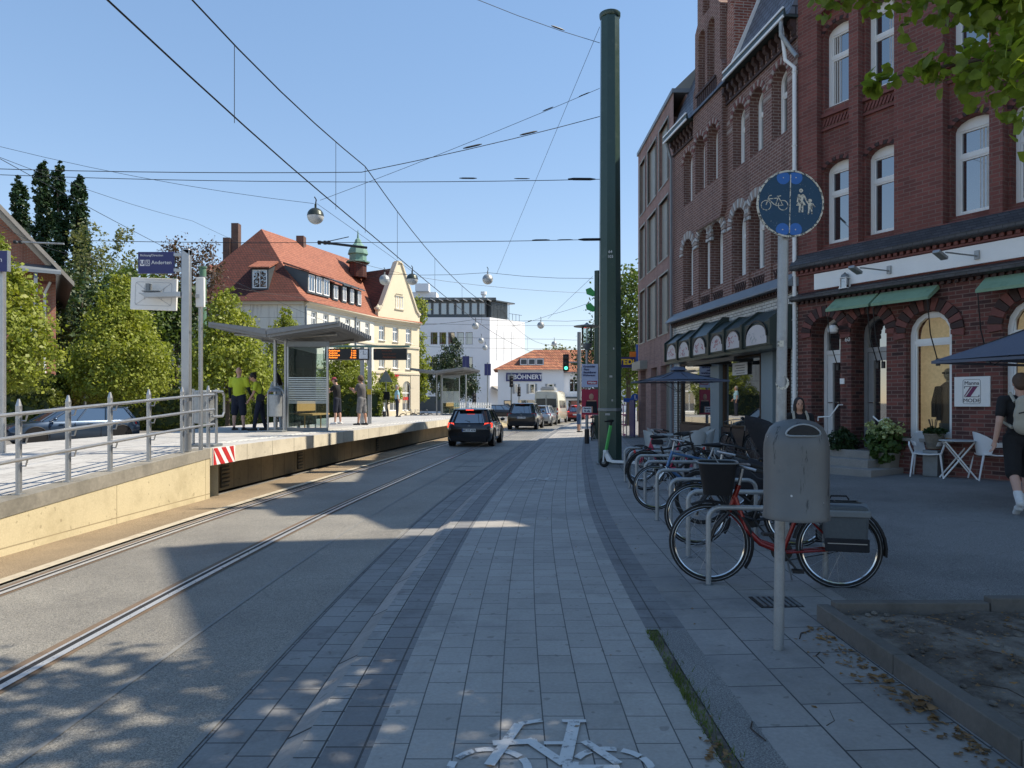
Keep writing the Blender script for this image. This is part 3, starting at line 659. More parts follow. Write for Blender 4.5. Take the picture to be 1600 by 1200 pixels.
[g.b2((2.45 + k * .15, -.17, zz(10.55)), (2.52 + k * .15, -.14, zz(10.95))) for k in range(10)]; g.b2((2.4, -.2, zz(10.97)), (3.85, -.14, zz(11.04)))
g.build("brick_corbels", "dark_brick", B2, smooth=0)
g = M(); g.b2((4.28, -.02, zz(10.6)), (4.75, 1.2, zz(12.6))); g.b2((4.28, .0, zz(12.61)), (4.5, 1.2, zz(14.6))); g.build("gable_flank", "brick_side", B2, smooth=0)
for x0_, x1_ in ((-.02, 2.08), (4.78, 8.06)):
    g = M(); g.prism([(-.36, zz(10.45)), (-.36, zz(10.64)), (-.32, zz(10.64)), (-.3, zz(10.5)), (0, zz(10.5)), (0, zz(10.45))], x0_, x1_, 'x'); go_ = g.build("gutter", "canopy_green", B2, smooth=0)
    for za, zb2 in ((10.62, 10.67), (10.42, 10.48)): g = M(); g.b2((x0_, -.385, zz(za)), (x1_, -.345, zz(zb2))); g.build("gutter_trim", "white_frame", go_, smooth=0)
g = M(); g.prism([(-.22, zz(10.52)), (1.1, zz(13.6)), (7.5, zz(13.75)), (8, zz(10.52))], -.0, 8.03, 'x'); g.prism([(0.31, zz(11.2)), (0.31, zz(14.6)), (4, zz(14.6)), (4, zz(11.2))], 2.5, 3.9, 'x'); g.build("roof", "slate", B2, smooth=0)
g = M(); g.b2((5.2, -.1, zz(10.7)), (5.28, .9, zz(13.4))); 
rp = M(); rp.prism([(-.3, zz(10.55)), (1.02, zz(13.65)), (1.1, zz(13.65)), (-.2, zz(10.55))], 4.78, 4.86, 'x'); rp.build("verge_trim", "white_paint", B2, smooth=0)
g = M(); g.b2((0, .45, -.3), (8.04, 8, zz(10.5))); g.build("house_body", "brick_brown", B2, smooth=0)
g = M(); profile(g, [(.05, zz(4.62)), (-.03, zz(4.6)), (-.3, zz(4.32)), (-.3, zz(4.28)), (.05, zz(4.28))], -.02, 8.06); g.build("flashing", "lead", B2, smooth=0)
g = M(); [g.b2((k * .15, -.12, zz(4.2)), (k * .15 + .08, 0, zz(4.27))) for k in range(54)]; g.b2((0, -.1, zz(4.15)), (8.04, 0, zz(4.195))); g.build("dentil_course", "dark_brick", B2, smooth=0)
g = M(); g.b2((0, -.03, zz(3.0)), (8.04, .3, zz(4.15))); g.b2((.1, -.03, -.2), (.62, .3, zz(3.0))); g.b2((7.8, -.03, -.2), (8.04, .3, zz(3.0))); g.build("tiled_wall", "glazed_tile", B2, smooth=0)
g = M()
segs = [(.9, 2.0), (2.02, 3.1), (3.12, 4.45), (4.47, 5.45), (5.47, 6.5), (6.52, 7.98)]
for i, (a, b) in enumerate(segs):
    t_ = .12 if i == 2 else 0
    g.prism([(-.035, zz(2.95)), (-.62, zz(2.95)), (-.62, zz(3.5)), (-.2, zz(3.82 + t_)), (-.035, zz(3.82 + t_))], a, b, 'x')
    for x in (a + .015, b - .015): g.prism([(-.03, zz(2.93)), (-.66, zz(2.93)), (-.66, zz(3.54)), (-.22, zz(3.87 + t_)), (-.03, zz(3.87 + t_))], x - .02, x + .02, 'x')
g.b2((.85, -.6, zz(2.85)), (8.0, -.04, zz(2.945)))
cn = g.build("sign_canopy", "canopy_green", B2, smooth=0)
mat("panel_white", (.62, .58, .58), .4, var=.06); mat("panel_print", (.5, .16, .17), .6, var=.2)
for i, (a, b) in enumerate([(1.1, 1.9), (2.16, 2.98), (3.35, 4.2), (4.6, 5.33), (5.6, 6.36), (6.75, 7.78)]):
    p = M(); p.prism(arch(a, b, zz(2.99), zz(3.46), 10, .3), -.632, -.622); po = p.build("sign_panel", "panel_white", cn, smooth=0)
    p = M()
    for k in range(16):
        x, z = rnd.uniform(a + .12, b - .12), rnd.uniform(3.04, 3.3); p.box((x, -.634, zz(z)), (rnd.uniform(.02, .14), .004, .02), rot=Matrix.Rotation(rnd.uniform(-1, 1), 4, 'Y'))
    p.build("floral_print", "panel_print" if i < 5 else "stone_white", po, smooth=0)
    p = M(); ring(p, (a + b) / 2, zz(3.16), (b - a) / 2, (b - a) / 2 + .05, -.65, -.622, 10, rise=.72, gap=0, alt=(0, 0)); p.build("sign_rim", "black_metal", po, smooth=0)
for a, b in ((.64, 3.2), (3.92, 6.2)): window(B2, a, b, zz(.92), zz(2.85), .02, fw=.05, fm="brown_frame", name="shop_window")
g = M(); g.b2((.62, -.02, -.2), (3.25, .1, zz(.9))); g.b2((3.9, -.02, -.2), (6.4, .1, zz(.9))); g.build("plinth", "plinth_brown", B2, smooth=0)
for a, b in ((3.27, 3.88), (6.42, 7.0)):
    g = M(); g.b2((a, -.08, -.2), (b, .2, zz(2.9))); g.build("pillar", "blue_grey", B2, bevel=.01)
g = M(); g.b2((7.0, .38, -.2), (7.8, .43, zz(2.9))); g.build("entrance_door", "dark_room", B2, smooth=0)
g = M(); g.b2((4.6, .0, zz(2.35)), (5.5, .01, zz(2.68))); n_ = g.build("notice", "white_paint", B2, smooth=0)
g = M(); [g.b2((4.75 + .1 * (k % 2), -.004, zz(2.6 - k * .07)), (5.35, .0, zz(2.615 - k * .07))) for k in range(4)]; g.build("print_lines", "print_dark", n_, smooth=0)
g = M(); g.tube([(.03, -.1, zz(.2)), (.03, -.1, zz(9.9)), (.1, -.3, zz(10.45))], .05, 10); g.build("downpipe", "lead", B2)
g = M(); g.tube([(7.9, -.33, zz(10.5)), (7.9, -.33, zz(10.1)), (7.96, -.12, zz(9.75)), (8.15, -.08, zz(9.5))], .05, 10); g.build("downpipe", "galv", B2)
g = M(); g.b2((3.0, -.7, zz(2.68)), (6.2, -.62, zz(2.78))); [g.b2((x, -.62, zz(2.66)), (x + .06, -.05, zz(2.74))) for x in (3.3, 4.6, 5.9)]; g.build("folded_awning", "black_metal", B2, smooth=0)

# ---- plain modern brick block
B3 = thing("modern_block", "plain modern red brick block with tall grey window recesses", "building", (5.44, 30.6, .1), math.atan2(-.9999, .0135))
zz = lambda z: z - .1
cols = [(.4, 1.5), (2.0, 3.64), (4.1, 5.6)]; rows = [(4.1, 6.25), (6.8, 8.95), (9.5, 11.66)]
gf = [(.5, 1.6), (2.6, 3.7), (4.3, 5.9)]
g = M(); g.wall(rect(0, 6.3, zz(-.2), zz(12.2)), [rect(a, b, zz(c), zz(d)) for a, b in cols for c, d in rows] + [rect(a, b, zz(.05), zz(2.95)) for a, b in gf], 0, .3); g.build("facade", "brick_modern", B3, smooth=0)
for a, b in cols:
    for c, d in rows:
        m_ = a + (b - a) * .52
        p = M(); p.b2((a + .01, .1, zz(c + .01)), (m_, .3, zz(d - .01))); p.build("shutter_panel", "panel_grey", B3, smooth=0)
        window(B3, m_ + .01, b - .01, zz(c) + .01, zz(d) - .01, .2, fw=.05, fm="panel_grey")
        p = M(); p.wall(rect(a - .05, b + .05, zz(c - .05), zz(d + .05)), [rect(a, b, zz(c), zz(d))], -.03, .1); p.build("window_surround", "panel_grey", B3, smooth=0)
for a, b in gf:
    p = M(); p.wall(rect(a, b, zz(.06), zz(2.94)), [rect(a + .12, b - .12, zz(.3), zz(2.7))], .22, .06); po = p.build("shop_door", "panel_grey", B3, smooth=0)
    p = M(); p.face([(u, .26, v) for u, v in rect(a + .12, b - .12, zz(.3), zz(2.7))]); p.build("pane", "panel_grey", po, smooth=0)
g = M(); g.b2((.1, -.3, zz(2.97)), (1.9, .0, zz(3.3))); g.build("entrance_canopy", "panel_grey", B3, smooth=0)
g = M(); g.b2((0, .42, -.3), (6.3, 8, zz(12.15))); g.build("block_body", "brick_modern", B3, smooth=0)
g = M(); g.b2((-.03, -.06, zz(12.2)), (6.33, 8.05, zz(12.34))); g.build("parapet_cap", "lead", B3, smooth=0)
g = M(); g.prism([(.05, zz(12.35)), (4.2, zz(16.4)), (8, zz(16.4)), (8, zz(12.35))], .1, 6.28, 'x'); g.build("roof_storey", "panel_grey", B3, smooth=0)
mx_, l_ = facade((0, 0), (-1, 0)); g = M(); g.face([(-.02, 0, -.3), (-1.8, 1.0, -.3), (-1.8, 1.0, zz(12.2)), (-.02, 0, zz(12.2))]); g.face([(-1.8, 1, -.3), (-1.8, 8, -.3), (-1.8, 8, zz(12.2)), (-1.8, 1, zz(12.2))]); g.build("angled_end", "brick_modern", B3, smooth=0)
# ------------------------------------------------------------------ buildings across the street
mat("cream_wall", (.72, .63, .46), .85, var=.07, scale=.8, bmp=.1, dirt=(.58, .48, .33), dscale=.5, dlo=.55, dhi=.85)
mat("pale_render", (.66, .64, .57), .85, var=.06, scale=.7)
mat("cream_trim", (.62, .55, .42), .8, var=.08)
mat("white_render", (.8, .81, .83), .8, var=.05, scale=.5, dirt=(.68, .69, .7), dscale=.3, dlo=.5, dhi=.9)
mat("dark_panel", (.075, .09, .1), .4, .2, var=.15)
mat("tan_wall", (.5, .34, .2), .85, var=.1)
mat("copper", (.15, .28, .225), .65, var=.25, scale=3, dirt=(.1, .2, .17), dscale=2)
bricks("chimney_brick", (.13, .06, .045), (.1, .045, .035), (.16, .12, .1), .25, .08, .012, bmp=.3)
bricks("roof_orange", (.37, .14, .08), (.3, .105, .06), (.16, .05, .03), .28, .26, .03, rough=.75, bmp=.9, var=.2, off=0)
bricks("roof_red_shaded", (.12, .036, .026), (.09, .028, .021), (.05, .02, .016), .28, .26, .03, rough=.8, bmp=.9, var=.2, off=0)  # tile colour darkened to hold the shade of the hipped end
bricks("roof_mixed", (.48, .2, .1), (.3, .1, .055), (.13, .05, .03), .35, .45, .05, rough=.8, bmp=1, var=.3, off=0)
bricks("brick_orange", (.4, .15, .09), (.32, .11, .07), (.36, .25, .19), .25, .08, .012, bmp=.3)
mat("shop_red", (.55, .03, .03), .5)

A_, Bp, Cp = (-19.3, 66.0), (-15.2, 78.4), (-11.05, 84.6); LW = (-31.5, 66.0)
CB = thing("corner_building", "cream three storey building with a steep orange tiled roof and a curved street front", "building", (A_[0], A_[1], 0)); L0 = (A_[0], A_[1], 0)
off = Vector(L0)
def lp(x, y, z): return (x - L0[0], y - L0[1], z - L0[2])
EV = 11.0
mx1, l1 = facade(A_, Bp, 0, L0); mx2, l2 = facade(Bp, Cp, 0, L0); mx0, l0 = facade(LW, A_, 0, L0)
ar = lambda c, w_, z0, z1: arch(c - w_ / 2, c + w_ / 2, z0, z1, 8)
g = M()
w1 = [1.6, 3.6, 5.6, 7.6, 9.6, 11.6]; w2 = [1.2, 3.4, 5.6]
rc = lambda c, z0, z1, w_=.95: rect(c - w_ / 2, c + w_ / 2, z0, z1)
g.m = mx1; g.wall(rect(0, l1, -1, EV), [rc(c, a, b) for c in w1 for a, b in ((8.55, 10.25), (5.5, 7.4))] + [ar(c, 1.7, .6, 4.2) for c in (1.9, 5.0, 8.0, 10.8)], 0, .3)
g.build("street_wall", "pale_render", CB, smooth=0)
g = M(); g.m = mx2; g.wall(rect(0, l2, -1, EV), [rc(c, a, b) for c in w2 for a, b in ((8.55, 10.25), (5.5, 7.4))] + [ar(c, 1.5, .6, 4.1) for c in (1.1, 3.2, 5.3)], 0, .3); g.build("street_wall", "cream_wall", CB, smooth=0)
for mx, ws, wsa in ((mx1, w1, (1.9, 5.0, 8.0, 10.8)), (mx2, w2, (1.1, 3.2, 5.3))):
    for c in ws:
        for a, b in ((8.55, 10.25), (5.5, 7.4)): window(CB, c - .47, c + .47, a, b, .15, mx=mx, fw=.08, trans=.66, mull=.5, sill=.3)
    for c in wsa:
        q = .84 if mx is mx1 else .74
        window(CB, c - q, c + q, .62, 4.1 if mx is mx2 else 4.2, .15, mx=mx, rise=q, fw=.1, trans=.6, mull=.5, name="shop_window")
g = M()
for mx, l in ((mx1, l1), (mx2, l2)):
    g.m = mx
    for z in (4.85, 7.95): g.b2((0, -.12, z), (l, 0, z + .22))
    g.prism([(0, EV - .5), (-.15, EV - .45), (-.2, EV - .25), (-.5, EV - .1), (-.5, EV), (0, EV)], 0, l, 'x')
    for c in ((1.9, 5.0, 8.0, 10.8) if mx is mx1 else (1.1, 3.2, 5.3)): ring(g, c, 3.3, .86, 1.08, -.08, .01, 1, gap=0)
    g.b2((0, -.1, 2.5), (.2, 0, 2.65))
g.m = mx0; g.b2((0, -.3, EV - .3), (l0, 0, EV)); g.build("cornice", "cream_trim", CB, smooth=0)
g = M(); g.m = mx2; ring(g, 3.2, 8.1, .3, .5, -.1, .01, 1, gap=0)
g.m = mx2; g.b2((5.9, -.06, 0), (l2, 0, 4.8)); g.build("corner_rustication", "cream_trim", CB, smooth=0)
bricks("render_panels", (.68, .67, .61), (.7, .69, .63), (.33, .33, .3), 2.5, 1.9, .02, off=0, var=.06, bmp=.1)
g = M(); g.m = mx0; g.face([(0, 0, -1), (l0, 0, -1), (l0, 0, EV), (0, 0, EV)]); g.build("side_wall", "render_panels", CB, smooth=0)
pk = lp(-25.4, 72, 19.2); rr_ = lp(-19.6, 86.5, 19.0); le = lp(-31.9, 65.5, EV); ae = lp(-18.85, 65.5, EV); be = lp(-14.75, 78.2, EV); ce = lp(-10.55, 84.4, EV)
g = M()                                       # orange street slope with its flared foot, hipped end with its shade put into the tile colour
def flare(p, q, t): return tuple(p[k] + (q[k] - p[k]) * t for k in range(3))
m1 = Vector(flare(ae, pk, .16)) - Vector((0, 0, .45)); m2 = Vector(flare(be, rr_, .16)) - Vector((0, 0, .45)); m3 = Vector(flare(le, pk, .16)) - Vector((0, 0, .45)); bk_ = lp(-12, 92, EV)
m4 = Vector(flare(ce, rr_, .16)) - Vector((0, 0, .45))
g.face([ae, be, m2, m1]); g.face([m1, m2, rr_, pk]); g.face([be, ce, m4, m2]); g.face([m2, m4, rr_]); g.build("street_roof", "roof_orange", CB, smooth=0)
g = M(); g.face([le, ae, m1, m3]); g.face([m3, m1, pk]); g.face([le, m3, pk, lp(-31, 80, EV)]); g.face([pk, rr_, lp(-26, 92, EV), lp(-31, 80, EV)]); g.face([rr_, ce, lp(-26, 92, EV)]); g.build("hipped_roof", "roof_red_shaded", CB, smooth=0)
def gable2(mx, l):
    g = M(); g.m = mx; ap = l * .5
    o_ = [(.35, EV), (l - .2, EV), (l - .2, EV + .9), (l - .8, EV + 1.3), (ap + .42, EV + 6.3), (ap + .3, EV + 6.6), (ap - .3, EV + 6.6), (ap - .42, EV + 6.3), (.95, EV + 1.3), (.35, EV + .9)]
    g.prism(o_, -.25, .2, 'y'); go_ = g.build("gable", "cream_wall", CB, smooth=0)
    t = M(); t.m = mx
    for a, b in zip(o_[2:9], o_[3:10]):
        d = Vector((b[0] - a[0], b[1] - a[1])); n_ = Vector((d.y, -d.x)).normalized() * .2
        t.prism([a, b, (b[0] + n_.x, b[1] + n_.y), (a[0] + n_.x, a[1] + n_.y)], -.4, .3, 'y')
    for x in (.45, l - .3): t.lathe([(.05, 0), (.32, .15), (.3, .4), (.12, .6), (.02, .8)], 10, (x, -.1, EV + .75))
    t.build("gable_coping", "cream_trim", CB, smooth=0)
    t = M(); t.m = mx; ring(t, ap, EV + 3.0, .4, .58, -.34, -.25, 1, gap=0); t.b2((ap - .75, -.36, EV + 1.2), (ap + .75, -.25, EV + 1.32)); t.b2((ap - .7, -.36, EV + 2.75), (ap + .7, -.25, EV + 2.87)); t.build("gable_trim", "cream_trim", CB, smooth=0)
    for c in (-.36, .36): window(CB, ap + c - .22, ap + c + .22, EV + 1.35, EV + 2.72, -.3, mx=mx, fw=.06, mull=None)
    t = M(); t.m = mx; R0 = (ap, .2, EV + 6.1); R1 = (ap, 6.5, EV + 6.1)
    for s in (.9, l - .75): t.face([(s, .15, EV + 1.0), (s, 6.5, EV + 1.0), R1, R0])
    t.build("gable_roof", "roof_red_shaded", CB, smooth=0)
gable2(mx2, l2)
# dormers
def dormer(mx, s0, s1, y0, z0_, z1_, dp, nwin, roofm="roof_orange"):
    d = M(); d.m = mx; d.prism([(y0, z0_), (y0 + dp, z0_), (y0 + dp, z1_ + .9), (y0, z1_)], s0, s1, 'x'); do = d.build("dormer", "dark_panel", CB, smooth=0)
    d = M(); d.m = mx; d.prism([(y0 - .35, z1_ - .02), (y0 - .35, z1_ + .12), (y0 + dp, z1_ + 1.15), (y0 + dp, z1_ + .95)], s0 - .2, s1 + .2, 'x'); d.build("dormer_roof", roofm, do, smooth=0)
    wd = (s1 - s0) / nwin
    for k in range(nwin):
        d = M(); d.m = mx; a, b = s0 + wd * k + .12, s0 + wd * (k + 1) - .12; d.wall(rect(a, b, z0_ + .15, z1_ - .12), [rect(a + .09, b - .09, z0_ + .24, z1_ - .2)], y0 - .05, .05); d.b2(((a + b) / 2 - .03, y0 - .05, z0_ + .2), ((a + b) / 2 + .03, y0 - .02, z1_ - .2)); wo = d.build("dormer_window", "white_frame", do, smooth=0)
        d = M(); d.m = mx; d.face([(u, y0 - .012, v) for u, v in rect(a + .09, b - .09, z0_ + .24, z1_ - .2)]); d.build("pane", "window_glass", wo, smooth=0)
dormer(mx1, 1.6, 5.4, .75, 12.1, 14.0, 2.6, 3); dormer(mx1, 5.9, 6.9, .7, 12.0, 13.6, 2.4, 1)
for k in range(3): dormer(mx1, 7.6 + k * 1.5, 8.5 + k * 1.5, .7, 12.0, 13.7, 2.4, 1, "dark_panel")
dormer(mx0, 7.0, 8.6, .8, 12.2, 14.2, 2.2, 1); dormer(mx0, 2.4, 3.3, .9, 12.4, 13.8, 2.0, 1)
g = M(); g.b2(lp(-28.9, 71, 15), lp(-28.2, 72, 18.1)); g.b2(lp(-28.15, 71.2, 15), lp(-27.45, 72, 19.6)); g.b2(lp(-23.4, 77, 17), lp(-22.6, 78, 19.7)); g.build("chimney", "chimney_brick", CB, smooth=0)
g = M(); c_ = lp(-18.0, 83, 0); g.lathe([(1.02, 16.2), (1.02, 17.9)], 8, c_); g.build("turret_base", "roof_red_shaded", CB, smooth=0)
g = M(); g.lathe([(1.4, 17.9), (1.4, 18.05), (1.02, 18.15), (1.0, 18.8), (1.2, 18.9), (1.08, 19.4), (.78, 19.9), (.45, 20.2), (.33, 20.6), (.13, 20.8), (.05, 21.6), (.01, 21.8)], 8, c_); g.build("copper_turret", "copper", CB, smooth=20)
g = M(); g.m = mx1; g.tube([(.15, -.1, EV - .2), (.15, -.1, .2)], .09, 8); g.tube([(9.0, -.1, EV - .3), (9.0, -.1, 5)], .08, 8); g.build("downpipe", "lead", CB)
text("Anker", 1.05, CB, mx2 @ Vector((2.4, -.2, 4.6)), (R(90), 0, math.atan2(mx2[1][0], mx2[0][0])), "shop_red", "shop_lettering", depth=.06, bold=.02)
g = M()
for c in (1.1, 3.2, 5.3): g.m = mx2; g.b2((c - .5, .12, 1.9), (c + .35, .145, 2.25))
g.build("window_poster", "shop_red", CB, smooth=0)
g = M(); g.b2(lp(-36, 69, 0), lp(-31.6, 80, 10)); g.build("side_wing", "pale_render", CB, smooth=0)
g = M(); g.face([lp(-36.4, 68.6, 10), lp(-31.4, 68.6, 10), lp(-31.4, 75, 13), lp(-36.4, 75, 13)]); g.face([lp(-36.4, 81, 10), lp(-31.4, 81, 10), lp(-31.4, 75, 13), lp(-36.4, 75, 13)]); g.build("wing_roof", "roof_orange", CB, smooth=0)
g = M(); g.b2(lp(-35, 68.95, 5), lp(-33.2, 69, 7.5)); g.build("wing_window", "window_glass", CB, smooth=0)

# white flat-roofed block
WB = thing("office_block", "white flat roofed office block with a dark glazed penthouse", "building", (-3.6, 115, 0)); L0 = (-3.6, 115, 0)
mA, lA = facade((-24, 115), (-3.6, 115), 0, L0); mB, lB = facade((-3.6, 115), (2.2, 122), 0, L0)
rows_ = [(11.0, 13.0), (7.0, 9.0), (3.2, 5.2)]
wx = [lA - 9.6 + k * 1.42 for k in range(5)] + [lA - 15 - k * 2 for k in range(2)]
g = M(); g.m = mA; g.wall(rect(0, lA, -1, 15.4), [rect(x, x + 1.15, a, b) for x in wx for a, b in rows_], 0, .3)
g.m = mB; g.face([(0, 0, -1), (lB, 0, -1), (lB, 0, 15.4), (0, 0, 15.4)]); g.m = None
g.face([lp(-24, 115, 15.4), lp(-3.6, 115, 15.4), lp(2.2, 122, 15.4), lp(2.2, 140, 15.4), lp(-24, 140, 15.4)]); g.face([lp(2.2, 122, -1), lp(2.2, 140, -1), lp(2.2, 140, 15.4), lp(2.2, 122, 15.4)]); g.face([lp(-24, 115, -1), lp(-24, 140, -1), lp(-24, 140, 15.4), lp(-24, 115, 15.4)])
g.build("block_wall", "white_render", WB, smooth=0)
for x in wx:
    for a, b in rows_: window(WB, x, x + 1.15, a, b, .18, mx=mA, fw=.09, fm="door_grey", mull=.25)
g = M(); g.m = mA; g.b2((0, -.02, .2), (lA - 6, .0, 2.6)); g.build("shop_glazing", "dark_panel", WB, smooth=0)
g = M(); g.m = mA; g.b2((2, 1.2, 15.4), (lA - .6, 9, 18.3)); g.b2((1.5, .6, 18.3), (lA + 1.0, 10, 18.7)); g.build("penthouse", "dark_panel", WB, smooth=0)
for k in range(8): window(WB, lA - 10.5 + k * 1.25, lA - 9.6 + k * 1.25, 16.0, 17.9, 1.1, mx=mA, fw=.08, fm="door_grey")
g = M(); g.m = mA
for k in range(9): g.box((lA - 10.5 + k * 1.3, .1, 18.2), (.7, 1.2, .07), rot=Matrix.Rotation(R(25), 4, 'Y'))
g.build("sun_louvres", "white_frame", WB, smooth=0)
g = M(); g.m = mB
for z in np.arange(15.7, 18, .22): g.b2((1.0, .5, z), (5.5, .54, z + .04))
for x in np.arange(1.0, 9, .9): g.b2((x, .5, 15.4), (x + .05, .55, 18.2 if x < 5.6 else 16.6))
g.b2((1.2, .7, 15.41), (5.3, 5, 18.24))
g.b2((.4, .3, 18.25), (6.8, 6, 18.45)); g.b2((5.6, .5, 16.55), (8.9, .55, 16.62)); g.build("roof_terrace_rail", "dark_panel", WB, smooth=0)
g = M(); g.b2(lp(-17.5, 122, 18.7), lp(-13, 126, 20.6)); g.b2(lp(-16.5, 121, 20.6), lp(-14.2, 123, 21.9)); g.lathe([(.3, 18.7), (.3, 19.4), (.5, 19.5), (.5, 20)], 10, lp(-4.7, 118, 0)); g.build("roof_plant", "white_render", WB, smooth=0)
g = M(); g.m = mB; [g.b2((1.6 + k * 1.9, -.02, 8.5), (1.68 + k * 1.9, 0, 13.5)) for k in range(3)]; g.build("wall_markings", "door_grey", WB, smooth=0)
g = M(); g.m = mB; g.prism([(-.1, 4.3), (-2.2, 3.4), (-2.2, 3.2), (-.1, 3.9)], .3, 8, 'x'); g.build("shop_awning", "step_stone", WB, smooth=0)

# the corner shop house with the red tiled roof
HB = thing("shop_house", "low white corner house with a red tiled hipped roof and blue fascia sign", "building", (-1.9, 95, 0)); L0 = (-1.9, 95, 0)
mA, lA = facade((-1.9, 95), (6.9, 95), 0, L0); mB, lB = facade((6.9, 97), (17, 97), 0, L0)
g = M(); g.m = mA
ws_ = [(2.0, 2.9), (3.9, 5.2), (6.4, 7.7)]
g.wall(rect(0, lA, -1, 6.1), [rect(a, b, 2.8, 4.1) for a, b in ws_] + [rect(2.6, 6.2, .2, 2.0), rect(.8, 1.8, 0, 1.9)], 0, .3)
g.m = mB; g.wall(rect(0, lB, -1, 5.8), [rect(.9, 3.6, 3.0, 4.9), rect(4.8, 6.2, 3.0, 4.9), rect(.8, 4.4, -.2, 1.9)], 0, .4); g.m = None
g.face([lp(-1.9, 95, -1), lp(-1.9, 104, -1), lp(-1.9, 104, 6.1), lp(-1.9, 95, 6.1)]); g.face([lp(6.9, 95, -1), lp(6.9, 97, -1), lp(6.9, 97, 6.1), lp(6.9, 95, 6.1)])
g.build("house_wall", "white_render", HB, smooth=0)
for a, b in ws_:
    window(HB, a + .3, b - .3, 2.82, 4.08, .1, mx=mA, fw=.08, curtain=1)
    s = M(); s.m = mA; s.b2((a - .05, -.06, 2.8), (a + .27, .05, 4.1)); s.b2((b - .27, -.06, 2.8), (b + .05, .05, 4.1)); s.build("shutter", "door_grey", HB, smooth=0)
window(HB, 2.6, 6.2, .2, 2.0, .15, mx=mA, fw=.1, mull=[.35, .7], name="shop_window"); window(HB, .8, 1.8, 0, 1.9, .15, mx=mA, fw=.1, fm="dark_panel", name="shop_door")
window(HB, .9, 3.6, 3.0, 4.9, .2, mx=mB, fw=.1, trans=.7, mull=[.25, .5, .75]); window(HB, 4.8, 6.2, 3.0, 4.9, .2, mx=mB, fw=.1, mull=.5); window(HB, .8, 4.4, -.2, 1.9, .3, mx=mB, fw=.1, fm="dark_panel", mull=.5, name="shop_door")
g = M(); g.m = mB; g.b2((0, -.5, 2.15), (lB, 0, 2.4)); g.build("flat_canopy", "dark_panel", HB, smooth=0)
g = M(); g.face([lp(-2.5, 94.4, 6.0), lp(7.5, 94.4, 6.0), lp(3.1, 99.5, 9.0)]); g.face([lp(-2.5, 94.4, 6.0), lp(3.1, 99.5, 9.0), lp(-2.5, 104, 6.0)])
g.face([lp(7.5, 94.4, 6.0), lp(7.5, 96.5, 5.75), lp(18, 96.5, 5.75), lp(18, 101, 9.1), lp(3.1, 99.5, 9.0)]); g.face([lp(3.1, 99.5, 9.), lp(18, 101, 9.1), lp(18, 106, 6), lp(-2.5, 104, 6)]); g.build("tiled_roof", "roof_mixed", HB, smooth=0)
g = M(); g.m = mA; g.prism([(.5, 6.6), (.5, 7.55), (1.9, 7.55)], 2.9, 6.2, 'x'); do = g.build("roof_window", "dark_panel", HB, smooth=0)
for k in range(3):
    q = M(); q.m = mA; q.wall(rect(3.0 + k * 1.08, 3.98 + k * 1.08, 6.65, 7.5), [rect(3.1 + k * 1.08, 3.88 + k * 1.08, 6.75, 7.4)], .46, .04); q.build("roof_window_frame", "white_frame", do, smooth=0)
g = M(); g.m = mA; g.b2((-.05, -.12, 6.0), (lA + .1, 0, 6.14)); g.m = mB; g.b2((0, -.5, 5.62), (lB, -.4, 5.75)); g.build("gutter", "lead", HB, smooth=0)
HS = thing("fascia_sign", "blue fascia sign with white letters on the white corner house", "sign", (-1.9 + 3.3, 94.98, 5.0)); g = M(); g.b2((-2.2, -.12, -.55), (2.55, 0, .55)); g.build("board", "blue_sign", HS, smooth=0)
mat("letter_white", (.85, .85, .85), .6); text("BÖHNERT", .85, HS, (.72, -.125, 0), UP, "letter_white", bold=.015); g = M(); g.b2((-2.0, -.14, -.35), (-1.55, -.12, .35)); g.b2((-1.4, -.14, -.35), (-1.1, -.12, .35)); g.build("emblem", "door_grey", HS, smooth=0)

# brick station building on the left
SB = thing("station_house", "old red brick building with a steep gable roof at the far left", "building", (-24.4, 38, 0), R(34)); L0 = (-24.4, 38, 0)
g = M(); wl = [arch(-1.75, -.95, 5.2, 7.2), arch(-4.4, -3.5, 5.2, 7.2), arch(-1.7, -.7, .8, 3.4), arch(-4.4, -3.4, .8, 3.4)]
g.wall([(-12.4, -.5), (0, -.5), (0, 8.4), (-6.2, 15.4), (-12.4, 8.4)], wl, 0, .3); g.face([(0, 0, -.5), (0, 14, -.5), (0, 14, 8.4), (0, 0, 8.4)]); g.face([(-12.4, .6, -.5), (0, .6, -.5), (0, .6, 8.4), (-6.2, .6, 15.2), (-12.4, .6, 8.4)]); g.build("brick_wall", "brick_orange", SB, smooth=0)
for q in wl: window(SB, q[0][0], q[1][0], q[0][1], q[0][1] + (2.0 if q[0][1] > 3 else 2.6), .2, rise=(q[1][0] - q[0][0]) / 2, fw=.07, fm="dark_panel", trans=.6)
g = M(); g.b2((-12, -.03, 7.9), (0, 0, 8.05)); g.b2((-12, -.05, 4.5), (.05, 0, 4.7)); [g.b2((a - .15, -.06, 5.08), (a + .95, 0, 5.2)) for a in (-1.75, -4.4)]; g.build("brick_bands", "plum_brick", SB, smooth=0)
def slab(g, a, b, y0, y1, t): g.face([(a[0], y0, a[1]), (b[0], y0, b[1]), (b[0], y1, b[1]), (a[0], y1, a[1])]); g.face([(a[0], y0, a[1] - t), (b[0], y0, b[1] - t), (b[0], y1, b[1] - t), (a[0], y1, a[1] - t)]); g.face([(a[0], y0, a[1]), (b[0], y0, b[1]), (b[0], y0, b[1] - t), (a[0], y0, a[1] - t)]); g.face([(b[0], y0, b[1]), (b[0], y1, b[1]), (b[0], y1, b[1] - t), (b[0], y0, b[1] - t)])
g = M(); slab(g, (-6.2, 15.9), (.75, 8.0), -1.0, 14, .22); slab(g, (-6.2, 15.9), (-13.2, 8.0), -1.0, 14, .22); g.build("gable_roof", "dark_panel", SB, smooth=0)
